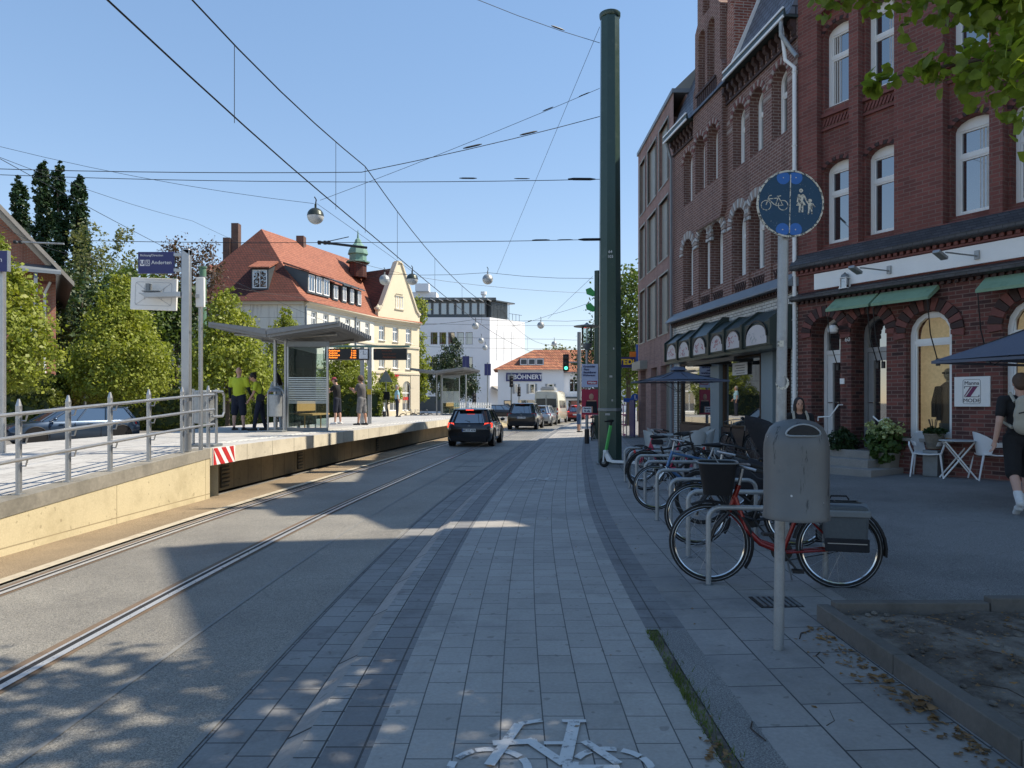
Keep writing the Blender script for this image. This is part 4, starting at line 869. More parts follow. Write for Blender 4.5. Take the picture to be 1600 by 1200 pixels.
g = M(); d_ = 1.02; g.prism([(-6.2, 15.95), (.8, 7.98), (.8, 7.72), (-6.2, 15.65)], -1.06, -1.01, 'y'); g.build("bargeboard", "step_stone", SB, smooth=0)
g = M(); g.prism([(-.02, 8.9), (-1.5, 8.4), (-1.5, 8.25), (-.02, 8.7)], -6, 0.2, 'x'); [g.b2((x - .08, -1.4, -.3), (x + .08, -1.25, 8.3)) for x in (-.9,)]; g.build("pent_roof", "lead", SB, smooth=0)
g = M(); g.tube([(-.25, -.1, 8.0), (-.5, -.1, 7.4), (-.5, -.1, 0)], .07, 8); g.build("downpipe", "white_paint", SB)

# ------------------------------------------------------------------ trees and hedges
leafmat("leaf_lime", (.215, .26, .048), .34); leafmat("leaf_green", (.075, .12, .03)); leafmat("leaf_dark", (.03, .06, .022), .2); leafmat("leaf_conifer", (.02, .05, .02), .12)
leafmat("leaf_grey", (.13, .15, .07)); leafmat("leaf_copper", (.09, .06, .05), .25); leafmat("leaf_hedge", (.12, .15, .035)); leafmat("leaf_pine", (.03, .055, .03), .12); leafmat("leaf_linden", (.19, .26, .05), .55)
def leaf_mesh(blobs, n, size, seed, box=None, clump=.32, per=22, lo=.55, shape=4, up=.3, size_var=.35, droop=0, name="crown"):
    r = np.random.default_rng(seed); nc = max(6, n // per)
    if box is not None:
        x0, x1, y0, y1, z0_, z1_ = box; C = r.uniform((x0, y0, z0_), (x1, y1, z1_), (nc, 3)); fc = r.integers(0, 5, nc)
        C[fc == 0, 0] = x0; C[fc == 1, 0] = x1; C[fc == 2, 1] = y0; C[fc >= 3, 2] = np.where(r.random((fc >= 3).sum()) < .7, z1_, C[fc >= 3, 2]); C[(fc == 4), 1] = y0
        out = np.zeros((nc, 3)); out[fc == 0, 0] = -1; out[fc == 1, 0] = 1; out[fc == 2, 1] = -1; out[fc >= 3, 2] = 1; out[fc == 4] = (0, -1, .3); rad = np.full(nc, clump)
    else:
        b = np.array([tuple(q) for q in blobs], float); wgt = (b[:, 3] * b[:, 4] * b[:, 5]) ** .667; k = r.choice(len(b), nc, p=wgt / wgt.sum())
        d = r.normal(size=(nc, 3)); d /= np.linalg.norm(d, axis=1, keepdims=True); rr = lo + (1.03 - lo) * r.random(nc) ** .6
        C = b[k, :3] + d * b[k, 3:] * rr[:, None]; out = d; rad = clump * b[k, 3:].min(axis=1)
    ci = r.integers(0, nc, n); off_ = r.normal(size=(n, 3)) * rad[ci][:, None] * .6; P = C[ci] + off_
    if droop: P[:, 2] -= np.abs(r.normal(size=n)) * droop
    nrm = r.normal(size=(n, 3)) * .8 + out[ci] * .7 + np.array((0, 0, up)); nrm /= np.linalg.norm(nrm, axis=1, keepdims=True)
    t = np.cross(nrm, r.normal(size=(n, 3))); t /= np.linalg.norm(t, axis=1, keepdims=True) + 1e-9; bt = np.cross(nrm, t)
    s = size * (1 + size_var * r.normal(size=n)).clip(.5, 1.7)
    if shape == 4: uv = [(-.5, 0), (0, -.36), (.5, 0), (0, .36)]
    else: uv = [(-.5, 0), (-.35, -.36), (.05, -.46), (.55, 0), (.05, .46), (-.35, .36)]
    V = np.stack([P + (t * u + bt * v) * s[:, None] + nrm * ((abs(v) * .22) * s[:, None]) for u, v in uv], 1).reshape(-1, 3); m = len(uv)
    me = bpy.data.meshes.new(name); me.vertices.add(n * m); me.vertices.foreach_set("co", V.ravel()); me.loops.add(n * m); me.loops.foreach_set("vertex_index", np.arange(n * m)); me.polygons.add(n); me.polygons.foreach_set("loop_start", np.arange(n) * m)
    me.update(calc_edges=True); me.validate(); return me
def trunk(parent, h, r0, seed, limbs=7, spread=1.2, bare=.35, m="bark"):
    q = random.Random(seed); g = M(); n = 6; pts = [(q.uniform(-.05, .05) * i, q.uniform(-.05, .05) * i, h * i / n) for i in range(n + 1)]
    g.tube(pts, [r0 * (1.25 if i == 0 else 1 - .75 * i / n) for i in range(n + 1)], 9)
    for k in range(limbs):
        t = bare + (1 - bare) * (k + .5) / limbs * .85; z = h * t; a = k * 2.4 + q.uniform(-.4, .4); L_ = spread * (1.1 - t * .7)
        g.tube([(0, 0, z), (math.cos(a) * L_ * .5, math.sin(a) * L_ * .5, z + L_ * .3), (math.cos(a) * L_, math.sin(a) * L_, z + L_ * .75)], [r0 * .4, r0 * .25, r0 * .08], 6)
    return g.build("trunk", m, parent)
def tree(name, label, cat, loc, blobs, n, size, lm, h, r0, seed, group=None, limbs=8, spread=1.3, rz=0, **kw):
    t = thing(name, label, cat, loc, rz, group); me = leaf_mesh(blobs, n, size, seed, **kw); me.materials.append(MATS[lm]); o = bpy.data.objects.new("crown", me); COL.objects.link(o); o.parent = t
    trunk(t, h, r0, seed, limbs, spread); return t
def pyramid(h, r, base): return [(0, 0, base + (h - base) * .16, r, r, (h - base) * .2), (.1, 0, base + (h - base) * .36, r * .88, r * .88, (h - base) * .2), (0, .1, base + (h - base) * .57, r * .64, r * .64, (h - base) * .19), (0, 0, base + (h - base) * .75, r * .4, r * .4, (h - base) * .17), (0, 0, base + (h - base) * .91, r * .18, r * .18, (h - base) * .12)]
def gp(x, Y): return ((x - 800) / F * Y, Y, -.02)
def street_tree(x, Y, h, r, base, seed, label, n=9000):
    return tree("lime_tree", label, "tree", gp(x, Y), pyramid(h, r, base), int(n * 1.7), .13, "leaf_lime", h * .85, .11, seed, "young trees behind the platform", limbs=10, spread=r * .7, clump=.3)
street_tree(-2, 24, 7.2, 1.75, 2.2, 1, "sunlit yellow green young tree in front of the old brick building at the left edge")
street_tree(187, 34, 7.6, 2.35, 1.9, 2, "broad bright green tree behind the parked dark blue car", 15000)
street_tree(356, 31, 6.7, 1.85, 1.9, 3, "pointed bright green tree behind the two workers in yellow shirts")
street_tree(446, 44, 7.4, 1.9, 1.6, 4, "pointed tree rising behind the roof of the tram shelter")
street_tree(538, 50, 5.9, 2.3, 1.9, 5, "sunlit round tree behind the man in the red cap")
street_tree(606, 62, 4.6, 1.3, 1.8, 6, "small tree half hidden behind the clock post", 3500)
for x, Y, h, r, s, lab in ((27, 64, 21.8, .78, 11, "dark columnar conifer, leftmost of the tall row above the gable"), (66, 63, 22.9, .74, 12, "tallest dark columnar conifer, left one of the close pair"), (93, 62, 22.4, .62, 13, "slim dark conifer, right one of the close tall pair"), (124, 62, 21.4, .74, 14, "dark pointed conifer at the right end of the tall row")):
    tree("conifer", lab, "tree", gp(x, Y), [(.25 * math.sin(k * 2.1 + s), .2 * math.cos(k * 1.7), h * (.1 + .1 * k), r * (1.1, 1.15, 1.1, 1.1, 1.05, 1.0, .9, .72)[k - 1], r, h * .09) for k in range(1, 9)] + [(.1, 0, h * .965, r * .4, r * .4, h * .05), (0, 0, h * .935, r * .55, r * .55, h * .05)], 19000, .24, "leaf_conifer", h * .9, .25, s, "tall dark conifers", limbs=0, clump=.3)
tree("birch_tree", "grey green loose tree in front of the dark conifers", "tree", gp(143, 54), [(0, 0, 8, 2.3, 2.3, 3.6), (.2, 0, 11, 1.9, 1.9, 3), (-.2, 0, 13.5, 1.2, 1.2, 2.2), (.3, 0, 5, 2.2, 2.2, 3)], 9000, .2, "leaf_grey", 13, .22, 21, clump=.25, droop=.3)
tree("willow_tree", "pale feathery tree between the conifers and the copper tree", "tree", gp(208, 57), [(0, 0, 8.5, 2.6, 2.6, 3.6), (1.2, 0, 11.5, 2.0, 1.8, 2.4), (-1.3, 0, 11, 1.6, 1.6, 3.2), (-.4, 0, 14.6, 1.0, 1, 1.5), (2.0, 0, 8.5, 2, 2, 3)], 7500, .2, "leaf_grey", 13, .25, 22, clump=.22, droop=.5, lo=.4)
tree("copper_beech", "weeping copper leaved tree behind the blue direction sign", "tree", gp(293, 60), [(0, 0, 12.5, 2.7, 2.4, 3.4), (1.4, 0, 13.6, 1.5, 1.5, 2), (-1.2, 0, 13, 1.7, 1.7, 2.4), (.4, 0, 9, 2.6, 2.4, 3.4)], 8500, .2, "leaf_copper", 14, .25, 23, clump=.24, droop=.7)
tree("dark_tree", "dark shady tree beside the brick gable, behind the sunlit broad tree", "tree", gp(125, 48), [(0, 0, 6, 3.2, 2.5, 4.4), (2.4, 0, 5, 2.6, 2.5, 4)], 9000, .24, "leaf_dark", 9, .25, 24)
tree("dark_tree", "dark green tree under the pale feathery crown", "tree", gp(215, 50), [(0, 0, 6.6, 3.0, 2.5, 4.2), (-1, 0, 8, 2, 2, 3)], 9000, .24, "leaf_green", 9, .25, 25)
tree("dark_tree", "dark leafy tree behind the lamp arm and the grey mast", "tree", gp(275, 52), [(0, 0, 5.2, 2.4, 2.4, 4.6), (.2, 0, 8, 1.7, 1.7, 2.4)], 7500, .24, "leaf_dark", 9, .25, 26)
tree("garden_tree", "dark spreading evergreen in front of the white office block", "tree", ((706 - 800) / F * 78, 78, -.1), [(0, 0, 3.4, 2.7, 2.5, 1.5), (.5, 0, 5.0, 2.4, 2.2, 1.0), (-.7, 0, 6.2, 1.9, 1.8, .9), (.1, 0, 7.3, 1.2, 1.2, .9), (.3, 0, 8.1, .6, .6, .7), (1.3, 0, 3.6, 1.6, 1.6, 1.2), (-1.4, 0, 4.6, 1.4, 1.4, .8)], 9000, .2, "leaf_pine", 8, .18, 27)
tree("backyard_tree", "yellow green tree between the cream gable and the office block", "tree", ((650 - 800) / F * 100, 100, -.1), [(0, 0, 14.5, 1.5, 1.4, 2.2), (.4, 0, 8, 1.5, 1.5, 4), (.7, 0, 5, 1.3, 1.3, 3)], 5000, .3, "leaf_lime", 14, .25, 28)
tree("street_tree", "tall green street tree past the modern block on the right", "tree", (7.2, 44, .1), [(0, 0, 6.6, 2.1, 2.1, 2.6), (.3, 0, 4.8, 2, 2, 2), (-.3, 0, 8.4, 1.3, 1.3, 1.4)], 9000, .19, "leaf_green", 8, .18, 29)
tree("street_tree", "smaller sunlit tree below and behind the tall tree past the modern block", "tree", (9.3, 52, .1), [(0, 0, 3.6, 1.5, 1.4, 2.3), (-.4, 0, 5, 1.3, 1.3, 1.4)], 4500, .2, "leaf_lime", 5, .12, 30)
tree("street_tree", "distant tree behind the street lantern", "tree", (9.6, 78, -.1), [(0, 0, 6, 2.6, 2.4, 3.2), (.6, 0, 8.6, 1.6, 1.6, 1.6)], 5000, .26, "leaf_dark", 8, .2, 31)
tree("rooftop_tree", "distant treetop showing above the red tiled corner house", "tree", (8.5, 125, -.1), [(0, 0, 8.5, 4.2, 3, 2.6)], 4000, .4, "leaf_grey", 8, .3, 32)
def hedge(label, box, n, seed, lm="leaf_hedge"):
    x0, x1, y0, y1, z1_ = box; t = thing("hedge", label, "hedge", ((x0 + x1) / 2, y0, -.02), 0, "clipped hedges along the side street"); b = ((x0 - x1) / 2, (x1 - x0) / 2, 0, y1 - y0, 0, z1_)
    me = leaf_mesh(None, n, .15, seed, box=b, clump=.1, per=6, up=.1); me.materials.append(MATS[lm]); o = bpy.data.objects.new("foliage", me); COL.objects.link(o); o.parent = t
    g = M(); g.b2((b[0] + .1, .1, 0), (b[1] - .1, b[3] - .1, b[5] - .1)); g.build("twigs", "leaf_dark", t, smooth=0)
hedge("tall clipped hedge with a sunlit top at the left edge of the picture", (-26, -20.7, 32, 33.2, 2.75), 9000, 41)
hedge("lower stepped part of the clipped hedge, in front of the tall part", (-25, -19.9, 30.6, 31.6, 2.1), 6000, 44)
hedge("long low clipped hedge behind the parked dark blue car", (-26, -15.5, 41, 42, 2.25), 9000, 42); hedge("clipped hedge behind the tram shelter and the workers", (-23, -9, 48, 49, 2.3), 8000, 43)

# the street tree whose branch hangs into the picture
LT = tree("linden_tree", "street tree with big round leaves hanging in at the upper right corner", "tree", (4.9, 2.5, .2), [(-2.5, .2, 8.1, 1.9, 1.8, 1.3), (0, 0, 7.4, 2.9, 2.6, 2.0), (-1.2, 1.2, 7.6, 2.2, 2.0, 1.6), (-1.9, -.8, 7.2, 2.2, 2.2, 1.8), (1.6, 1.2, 7.2, 2.4, 2.2, 2.0), (1.9, -.6, 7.4, 2.2, 2.2, 2.0), (-2.2, -2.4, 7.8, 1.9, 1.8, 1.5), (.5, -2.2, 7.4, 2, 2, 1.8)], 21000, .13, "leaf_linden", 7.5, .16, 51, limbs=12, spread=2.4, shape=6, clump=.22, per=16)
def branch(path, n, size, seed, wide):
    """one hanging spray: a thin bough and the leaves along it"""
    pts = [Vector(p) - LT.location for p in path]; g = M(); g.tube(pts, [.02 * (1 - .8 * i / (len(pts) - 1)) for i in range(len(pts))], 6); o = g.build("bough", "bark", LT)
    bl = []
    for i in range(len(pts) - 1):
        for t in (0, .33, .66): p = pts[i].lerp(pts[i + 1], t); wd = wide[i] + (wide[i + 1] - wide[i]) * t; bl.append((p.x, p.y, p.z - wd * .3, wd, wd * 1.4, wd))
    me = leaf_mesh(bl, n, size, seed, shape=6, clump=.5, per=5, lo=.2, up=.9, size_var=.25, name="leaves"); me.materials.append(MATS["leaf_linden"]); q = bpy.data.objects.new("leaves", me); COL.objects.link(q); q.parent = o
branch([at(1700, 40, 4.2), at(1600, 75, 4.5), at(1520, 95, 4.7), at(1440, 110, 4.9), at(1335, 135, 5.1)], 480, .075, 61, (.3, .24, .16, .12, .05))
branch([at(1720, 60, 3.9), at(1640, 95, 4.1), at(1585, 120, 4.3)], 240, .08, 62, (.3, .26, .18))
branch([at(1650, -140, 4.6), at(1500, -70, 5.0), at(1380, -32, 5.4), at(1255, -6, 5.9)], 900, .08, 63, (.5, .3, .22, .14))
branch([at(1660, -60, 4.4), at(1620, -20, 4.8), at(1560, -15, 5.0), at(1470, -40, 5.2)], 520, .078, 64, (.3, .26, .2, .15))
# ------------------------------------------------------------------ things on the platform
def ramp_rail(name, label, ys_, xf, end_loop=None):
    t = thing(name, label, "railing", (xf(ys_[0]), ys_[0], pz(ys_[0]))); L0 = t.location.copy()
    for Y in ys_:
        g = M(); p = Vector((xf(Y), Y, pz(Y))) - L0; g.cyl(p, p + Vector((0, 0, 1.02)), .033, n=12); g.cyl(p + Vector((0, 0, 1.02)), p + Vector((0, 0, 1.1)), .033, .012, n=12); g.b2(p + Vector((-.05, -.05, 0)), p + Vector((.05, .05, .012))); g.build("post", "steel", t)
    for h in (.42, .68, .94):
        g = M(); g.tube([Vector((xf(Y) + .1, Y, pz(Y) + h)) - L0 for Y in [ys_[0] - 1.2] + list(ys_)], .022, 8)
        ro = g.build("rail", "steel", t)
        g = M(); [g.tube([Vector((xf(Y), Y, pz(Y) + h - .09)) - L0, Vector((xf(Y) + .08, Y, pz(Y) + h - .09)) - L0, Vector((xf(Y) + .1, Y, pz(Y) + h - .02)) - L0], .01, 6) for Y in ys_]; g.build("bracket", "steel", ro)
    return t
rl = ramp_rail("ramp_railing", "grey steel railing with three bars along the platform ramp", [5.5, 6.4, 7.3, 8.15, 9.0, 9.86, 10.8, 11.75, 12.6], lambda Y: PX(Y) - .14)
g = M(); L0 = rl.location; p = Vector((PX(12.7) - .12, 12.7, .8)) - L0
g.tube([p + Vector((-.0, 0, 1.0)), p + Vector((.0, .45, 1.0)), p + Vector((.0, .52, .93)), p + Vector((.0, .52, .62)), p + Vector((0, .45, .55)), p + Vector((0, 0, .55))], .022, 8); g.build("end_loop", "steel", rl)
ramp_rail("ramp_railing", "second grey railing at the far side of the ramp, cut by the left picture edge", [10.2, 11.2, 12.2, 13.1], lambda Y: -9.45)

# mast with the blue direction sign
def panel_sign(t, c, w_, h_):
    g = M(); g.box(c, (w_, .05, h_)); o = g.build("sign_panel", "blue_sign", t, bevel=.004); return o
MX = PX(11.9) - .15
MT = thing("sign_mast", "grey steel mast carrying a blue direction sign and white boards above the ramp", "mast", (MX, 11.9, pz(11.9)))
g = M(); g.prism([(-.07, -.05), (.07, -.05), (.07, .05), (-.07, .05)], 0, 3.4, 'z'); g.build("post", "steel", MT, bevel=.015)
g = M(); g.b2((-.2, -.03, 3.28), (0, .03, 3.33)); g.b2((-.2, -.03, 3.02), (0, .03, 3.07)); g.prism([(-.05, 3.38), (.07, 3.38), (.07, 3.3)], -.05, .05); g.build("bracket", "steel", MT, smooth=0)
po = panel_sign(MT, (-.5, 0, 3.17), .6, .36)
text("Richtung/Direction", .05, po, (-.76, -.028, 3.29), UP, "letter_white", align='LEFT'); text("Anderten", .088, po, (-.575, -.028, 3.17), UP, "letter_white", align='LEFT')
g = M(); g.b2((-.765, -.028, 3.115), (-.69, -.026, 3.215)); g.build("line_symbol", "letter_white", po, smooth=0); text("U", .09, po, (-.727, -.031, 3.165), UP, "blue_sign", bold=.003)
g = M(); g.wall(rect(-.67, -.6, 3.115, 3.215), [rect(-.662, -.608, 3.123, 3.207)], -.028, .002); g.build("line_symbol", "letter_white", po, smooth=0); text("S", .085, po, (-.635, -.028, 3.165), UP, "letter_white")
g = M(); g.box((-.62, .16, 2.67), (.78, .05, .54), rot=Matrix.Rotation(R(2), 4, 'Y')); bo = g.build("white_board", "white_paint", MT, bevel=.006)
g = M(); g.m = Matrix.Translation((-.62, .13, 2.67)) @ Matrix.Rotation(R(2), 4, 'Y')
g.wall(rrect(.31, .2, .05), [rrect(.304, .194, .048)], 0, .004); 
for a, b in (((-.3, .19), (-.05, 0)), ((.3, .19), (.05, 0)), ((-.3, -.19), (-.1, -.05)), ((.3, -.19), (.08, -.06)), ((-.15, .15), (-.15, -.1)), ((.18, .12), (.14, -.1))): g.tube([(a[0], 0, a[1]), (b[0], 0, b[1])], .0025, 4)
g.build("board_lines", "steel", bo, smooth=0)
g = M(); g.prism([(-.07, 2.68), (-.78, 2.66), (-.66, 2.59), (-.07, 2.6)], -.07, .07); g.build("arm", "steel", MT, smooth=0, bevel=.008)
g = M(); g.b2((-.66, -.05, 2.69), (-.6, .05, 2.82)); g.b2((-.72, -.06, 2.685), (-.44, .06, 2.7)); g.build("camera_box", "galv_dark", MT, smooth=0)
g = M(); g.b2((.1, .12, 2.45), (.24, .18, 2.95)); g.build("side_board", "white_paint", MT, bevel=.005); g = M(); g.cyl((.13, .25, .0), (.13, .25, 2.75), .035); g.b2((.1, .1, 2.6), (.16, .3, 2.66)); g.build("post", "steel", MT)
MT2 = thing("sign_mast", "blue sign ending in 'en' at the left picture edge, on its own mast", "mast", (-8.42, 11.7, pz(11.7)))
g = M(); g.cyl((-.05, .12, 0), (-.05, .12, 3.3), .045); g.build("post", "steel", MT2); po = panel_sign(MT2, (-.27, 0, 3.17), .78, .34); text("Anderten", .115, po, (.045, -.028, 3.19), UP, "letter_white", align='RIGHT'); g = M(); g.b2((.125, -.03, 3.0), (.145, .03, 3.34)); g.build("edge_frame", "steel", po, smooth=0)

def litter_bin(label, loc, arched=True, group="litter bins on the platform"):
    t = thing("litter_bin", label, "litter bin", loc, 0, group)
    g = M(); g.lathe([(.17, .42), (.19, .43), (.19, 1.0), (.175, 1.02), (.165, 1.0), (.165, .5)], 20); g.build("bucket", "galv", t)
    for x in (-.21, .21): g = M(); g.cyl((x, 0, 0), (x, 0, 1.05), .025); g.build("leg", "steel", t)
    if arched: g = M(); g.tube([(-.21, 0, 1.04)] + [(.21 * math.cos(a), 0, 1.04 + .18 * math.sin(a)) for a in [math.pi * (1 - k / 8) for k in range(9)]] + [(.21, 0, 1.04)], .028, 8); g.lathe([(.19, 1.1), (.12, 1.18), (.02, 1.21)], 20); g.build("hood", "galv", t)
    g = M(); g.b2((-.25, -.2, 0), (.25, .2, .05)); g.build("base", "galv_dark", t, bevel=.01)
    return t
litter_bin("round grey litter bin with an arched hood, between the workers and the shelter", (-6.42, 19.3, .8)); litter_bin("grey litter bin half hidden behind the end of the ramp railing", (-5.62, 13.0, .8), False)

mat("shelter_metal", (.24, .245, .25), .5, .3, var=.15)
def shelter(label, loc, rz=0):
    t = thing("tram_shelter", label, "shelter", loc, rz, "glass shelters on the platform")
    for y in (-1.0, 1.2):
        for x in (-.25, .05): g = M(); g.cyl((x, y, 0), (x, y, 2.66), .05); g.build("post", "steel", t)
    g = M(); g.tube([(-.1, -1.9, 2.62), (-.1, 2.1, 2.62)], .08, 10); [g.tube([(-.1, y, 2.62), (x, y, 2.74)], .04, 8) for y in (-1, 1.2) for x in (-1.4, 1.5)]; g.build("beam", "galv", t)
    for nm, x0, x1, za, zb in (("roof_wing", -.12, 1.78, 2.62, 2.92), ("roof_wing", -.14, -1.65, 2.62, 2.9)):
        g = M(); g.prism([(x0, za), (x1, zb), (x1, zb + .05), (x0, za + .14)], -2.1, 2.3, 'y'); w_ = g.build(nm, "shelter_metal", t, smooth=0)
        g = M(); n = 16
        for k in range(n):
            y = -2.0 + k * 4.2 / (n - 1); g.prism([(x0, za - .07), (x1 + (.05 if x1 > 0 else -.05), zb - .07), (x1 + (.05 if x1 > 0 else -.05), zb + .07), (x0, za + .16)], y - .035, y + .035, 'y')
        g.build("ribs", "shelter_metal", w_, smooth=0)
    def pane(a, b, z0_, z1_, stripes=True):
        g = M(); a, b = Vector(a), Vector(b); d = (b - a).normalized(); n_ = Vector((-d.y, d.x, 0)) * .006
        A, B_ = a + Vector((0, 0, z0_)), b + Vector((0, 0, z0_)); up = Vector((0, 0, z1_ - z0_)); g.rings([[A - n_, B_ - n_, B_ + n_, A + n_], [A - n_ + up, B_ - n_ + up, B_ + n_ + up, A + n_ + up]]); o = g.build("glass_pane", "clear_glass", t, smooth=0)
        if stripes:
            s = M()
            for k in range(15): z = .78 + k * .05; s.rings([[A.xy.to_3d() + Vector((0, 0, z)) - n_ * 1.4, B_.xy.to_3d() + Vector((0, 0, z)) - n_ * 1.4], [A.xy.to_3d() + Vector((0, 0, z + .022)) - n_ * 1.4, B_.xy.to_3d() + Vector((0, 0, z + .022)) - n_ * 1.4]], closed=False, caps=False)
            s.build("frosted_stripes", "frost", o, smooth=0)
        for p in (a, b): f = M(); f.b2(p + Vector((-.02, -.02, 0)), p + Vector((.02, .02, z1_ + .03))); f.build("pane_post", "steel", o, smooth=0)
    mat("frost", (.7, .75, .73), .7)
    pane((.2, -1.3, 0), (1.3, -1.3, 0), .12, 2.35); pane((.2, -1.28, 0), (.2, 1.5, 0), .12, 2.35, False); pane((.2, 1.5, 0), (.6, 1.5, 0), .12, 2.35)
    g = M(); g.b2((.18, -1.33, 0), (1.32, -1.27, .1)); g.b2((.18, -1.33, 2.36), (1.35, -1.27, 2.5)); g.b2((.17, -1.26, 2.36), (.23, 1.5, 2.5)); g.build("frame_bars", "galv_dark", t, smooth=0)
    g = M(); g.b2((.35, -.8, .43), (.75, 1.1, .48)); [g.tube([(.5, y, 0), (.5, y, .44)], .02) for y in (-.7, 1.0)]; g.b2((.27, -.8, .55), (.31, 1.1, .85)); g.build("bench", "bench_wood", t, smooth=0)
    g = M(); g.b2((.4, -1.26, 1.75), (.85, -1.24, 2.1)); g.build("info_board", "black_plastic", t, smooth=0)
    return t
mat("bench_wood", (.42, .27, .1), .6, var=.2)
SH = shelter("near glass tram shelter with a ribbed folded metal roof", (-6.45, 21.1, .8))
dup(SH, loc=(-4.35, 46.0, .8), rz=R(-10), label="far glass tram shelter in front of the white office block")

DB = thing("departure_display", "post with two dark departure boards and a square clock over the platform", "departure board", (-5.35, 26.7, .8)); L0 = DB.location
for x in (0, -.28): g = M(); g.b2((x - .07, -.05, 0), (x + .07, .05, 2.95)); g.build("post", "steel", DB, bevel=.01)
g = M(); g.b2((-1.9, -.15, 2.88), (1.5, .15, 2.94)); g.build("cap_rail", "copper", DB, smooth=0)
mat("board_black", (.012, .012, .012), .4); mat("led_orange", (1.0, .22, .02), .5, emit=1.6); mat("led_dim", (.28, .07, .02), .6)
for k, (x0, x1) in enumerate(((-1.65, -.42), (.16, 1.4))):
    g = M(); g.b2((x0, -.12, 2.4), (x1, .12, 2.82)); bo = g.build("display_board", "board_black", DB, bevel=.01)
    if k == 0:
        for j, s in enumerate(("4 Roderbruch", "5 Anderten", "4 Roderbruch", "5 Anderten")): text(s, .085, bo, (x0 + .08, -.125, 2.74 - j * .085), UP, "led_orange", "led_text", 'LEFT', bold=.002)
        for j, s in enumerate(("1 min", "4 min", "9 min", "12 min")): text(s, .085, bo, (x1 - .06, -.125, 2.74 - j * .085), UP, "led_orange", "led_text", 'RIGHT', bold=.002)
    else:
        text("5", .11, bo, (x0 + .08, -.125, 2.74), UP, "led_dim", "led_text"); text("Kirchrode", .09, bo, (x0 + .5, -.125, 2.74), UP, "led_dim", "led_text"); text("Anderten", .13, bo, (x0 + .6, -.125, 2.5), UP, "led_dim", "led_text")
        text("Bahnhof Anderten", .07, bo, (x0 + .6, -.125, 2.62), UP, "led_dim", "led_text")
g = M(); g.b2((-.4, -.12, 2.4), (-.02, .12, 2.82)); co = g.build("clock", "board_black", DB, bevel=.01)
g = M(); g.b2((-.37, -.13, 2.44), (-.05, -.12, 2.78)); g.build("clock_face", "letter_white", co, smooth=0)
g = M(); g.b2((-.22, -.136, 2.6), (-.205, -.132, 2.73)); g.b2((-.22, -.136, 2.6), (-.12, -.132, 2.615)); [g.box((-.21 + .13 * math.cos(a), -.134, 2.61 + .13 * math.sin(a)), (.012, .004, .012)) for a in np.arange(0, 6.2, .5236)]; g.build("clock_hands", "board_black", co, smooth=0)
g = M(); g.b2((-.08, -.1, 1.1), (.08, -.06, 1.3)); g.build("ticket_box", "yellow_paint", DB, smooth=0) if "yellow_paint" in MATS else g.build("ticket_box", mat("yellow_paint", (.6, .42, .02), .5), DB, smooth=0)
# railings at the far platform end
for Y0, Y1, dx, lab in ((47.5, 52.5, .3, "white barred railing along the far end of the platform, nearer the track"), (49, 54, 2.4, "white barred railing at the far end of the platform, beside the office block")):
    t = thing("platform_railing", lab, "railing", (PX(Y0) - dx, Y0, pz(Y0)), 0, "railings at the far platform end"); L0 = t.location
    yy = np.arange(Y0, Y1, .5); g = M()
    for k, Y in enumerate(yy):
        p = Vector((PX(Y) - dx - (Y - Y0) * .55, Y, .35)) - L0; q = M(); q.cyl(p + Vector((0, 0, -.5)), p + Vector((0, 0, 1.25)), .045, n=8); q.build("post", "white_frame", t)
    for h in (.35, .7, 1.05): q = M(); q.tube([Vector((PX(Y) - dx - (Y - Y0) * .55, Y, .35 + h)) - L0 for Y in yy], .035, 8); q.build("rail", "white_frame", t)
# side street lamp and masts
t = thing("street_lamp", "thin dark lamp post behind the parked blue car", "lamp post", gp(133, 36)); g = M(); g.cyl((0, 0, 0), (0, 0, 4.0), .06, .045); g.build("post", "galv_dark", t); g = M(); g.lathe([(.05, 4.0), (.17, 4.05), (.19, 4.4), (.1, 4.5), (.02, 4.55)], 12); g.build("lantern", "black_metal", t)
t = thing("green_mast", "slim green catenary mast between the blue sign and the cream building", "mast", gp(317, 32.5)); g = M(); g.cyl((0, 0, 0), (0, 0, 7.75), .17, .145, 16); g.build("shaft", "mast_green", t) if "mast_green" in MATS else g.build("shaft", mat("mast_green", (.1, .2, .13), .5, .1, var=.12), t)
g = M(); g.lathe([(.15, 7.75), (.18, 7.77), (.18, 7.83), (.02, 7.86)], 16); g.build("cap", "mast_green", t); g = M(); [g.lathe([(.16, z), (.19, z + .01), (.19, z + .07), (.16, z + .08)], 16) for z in (6.2, 7.3)]; g.build("clamp", "galv_dark", t)

# ------------------------------------------------------------------ the big green pole, overhead wires and hanging lamps
PP = at(953, 726, 18.1); PP.z = gz(PP.x)
GP = thing("tram_pole", "tall dark green tapered pole with a round cap beside the cycle path", "pole", PP)
g = M(); n = 8
def octa(r, z): return [(r * math.cos(math.pi / 8 + k * math.pi / 4), r * math.sin(math.pi / 8 + k * math.pi / 4), z) for k in range(n)]
g.rings([octa(.31, 0), octa(.305, .5), octa(.245, 11.35)]); g.build("shaft", "dark_green_paint", GP, smooth=20)
g = M(); g.lathe([(.25, 11.35), (.27, 11.4), (.27, 11.46), (.2, 11.5), (.02, 11.52)], 20); g.build("cap", "dark_green_paint", GP)
g = M(); g.rings([octa(.36, .0), octa(.36, .04)]); g.build("foot_plate", "galv_dark", GP, smooth=20)
g = M(); [g.rings([octa(.3, z), octa(.318, z + .01), octa(.318, z + .07), octa(.3, z + .08)], caps=False) for z in (1.35,)]; g.build("strap", "galv_dark", GP, smooth=20)
for j, s in enumerate(("64", "103")): text(s, .1, GP, (-.03, -.29 + .001 * j, 5.35 - j * .12), UP, "letter_white", "pole_number")
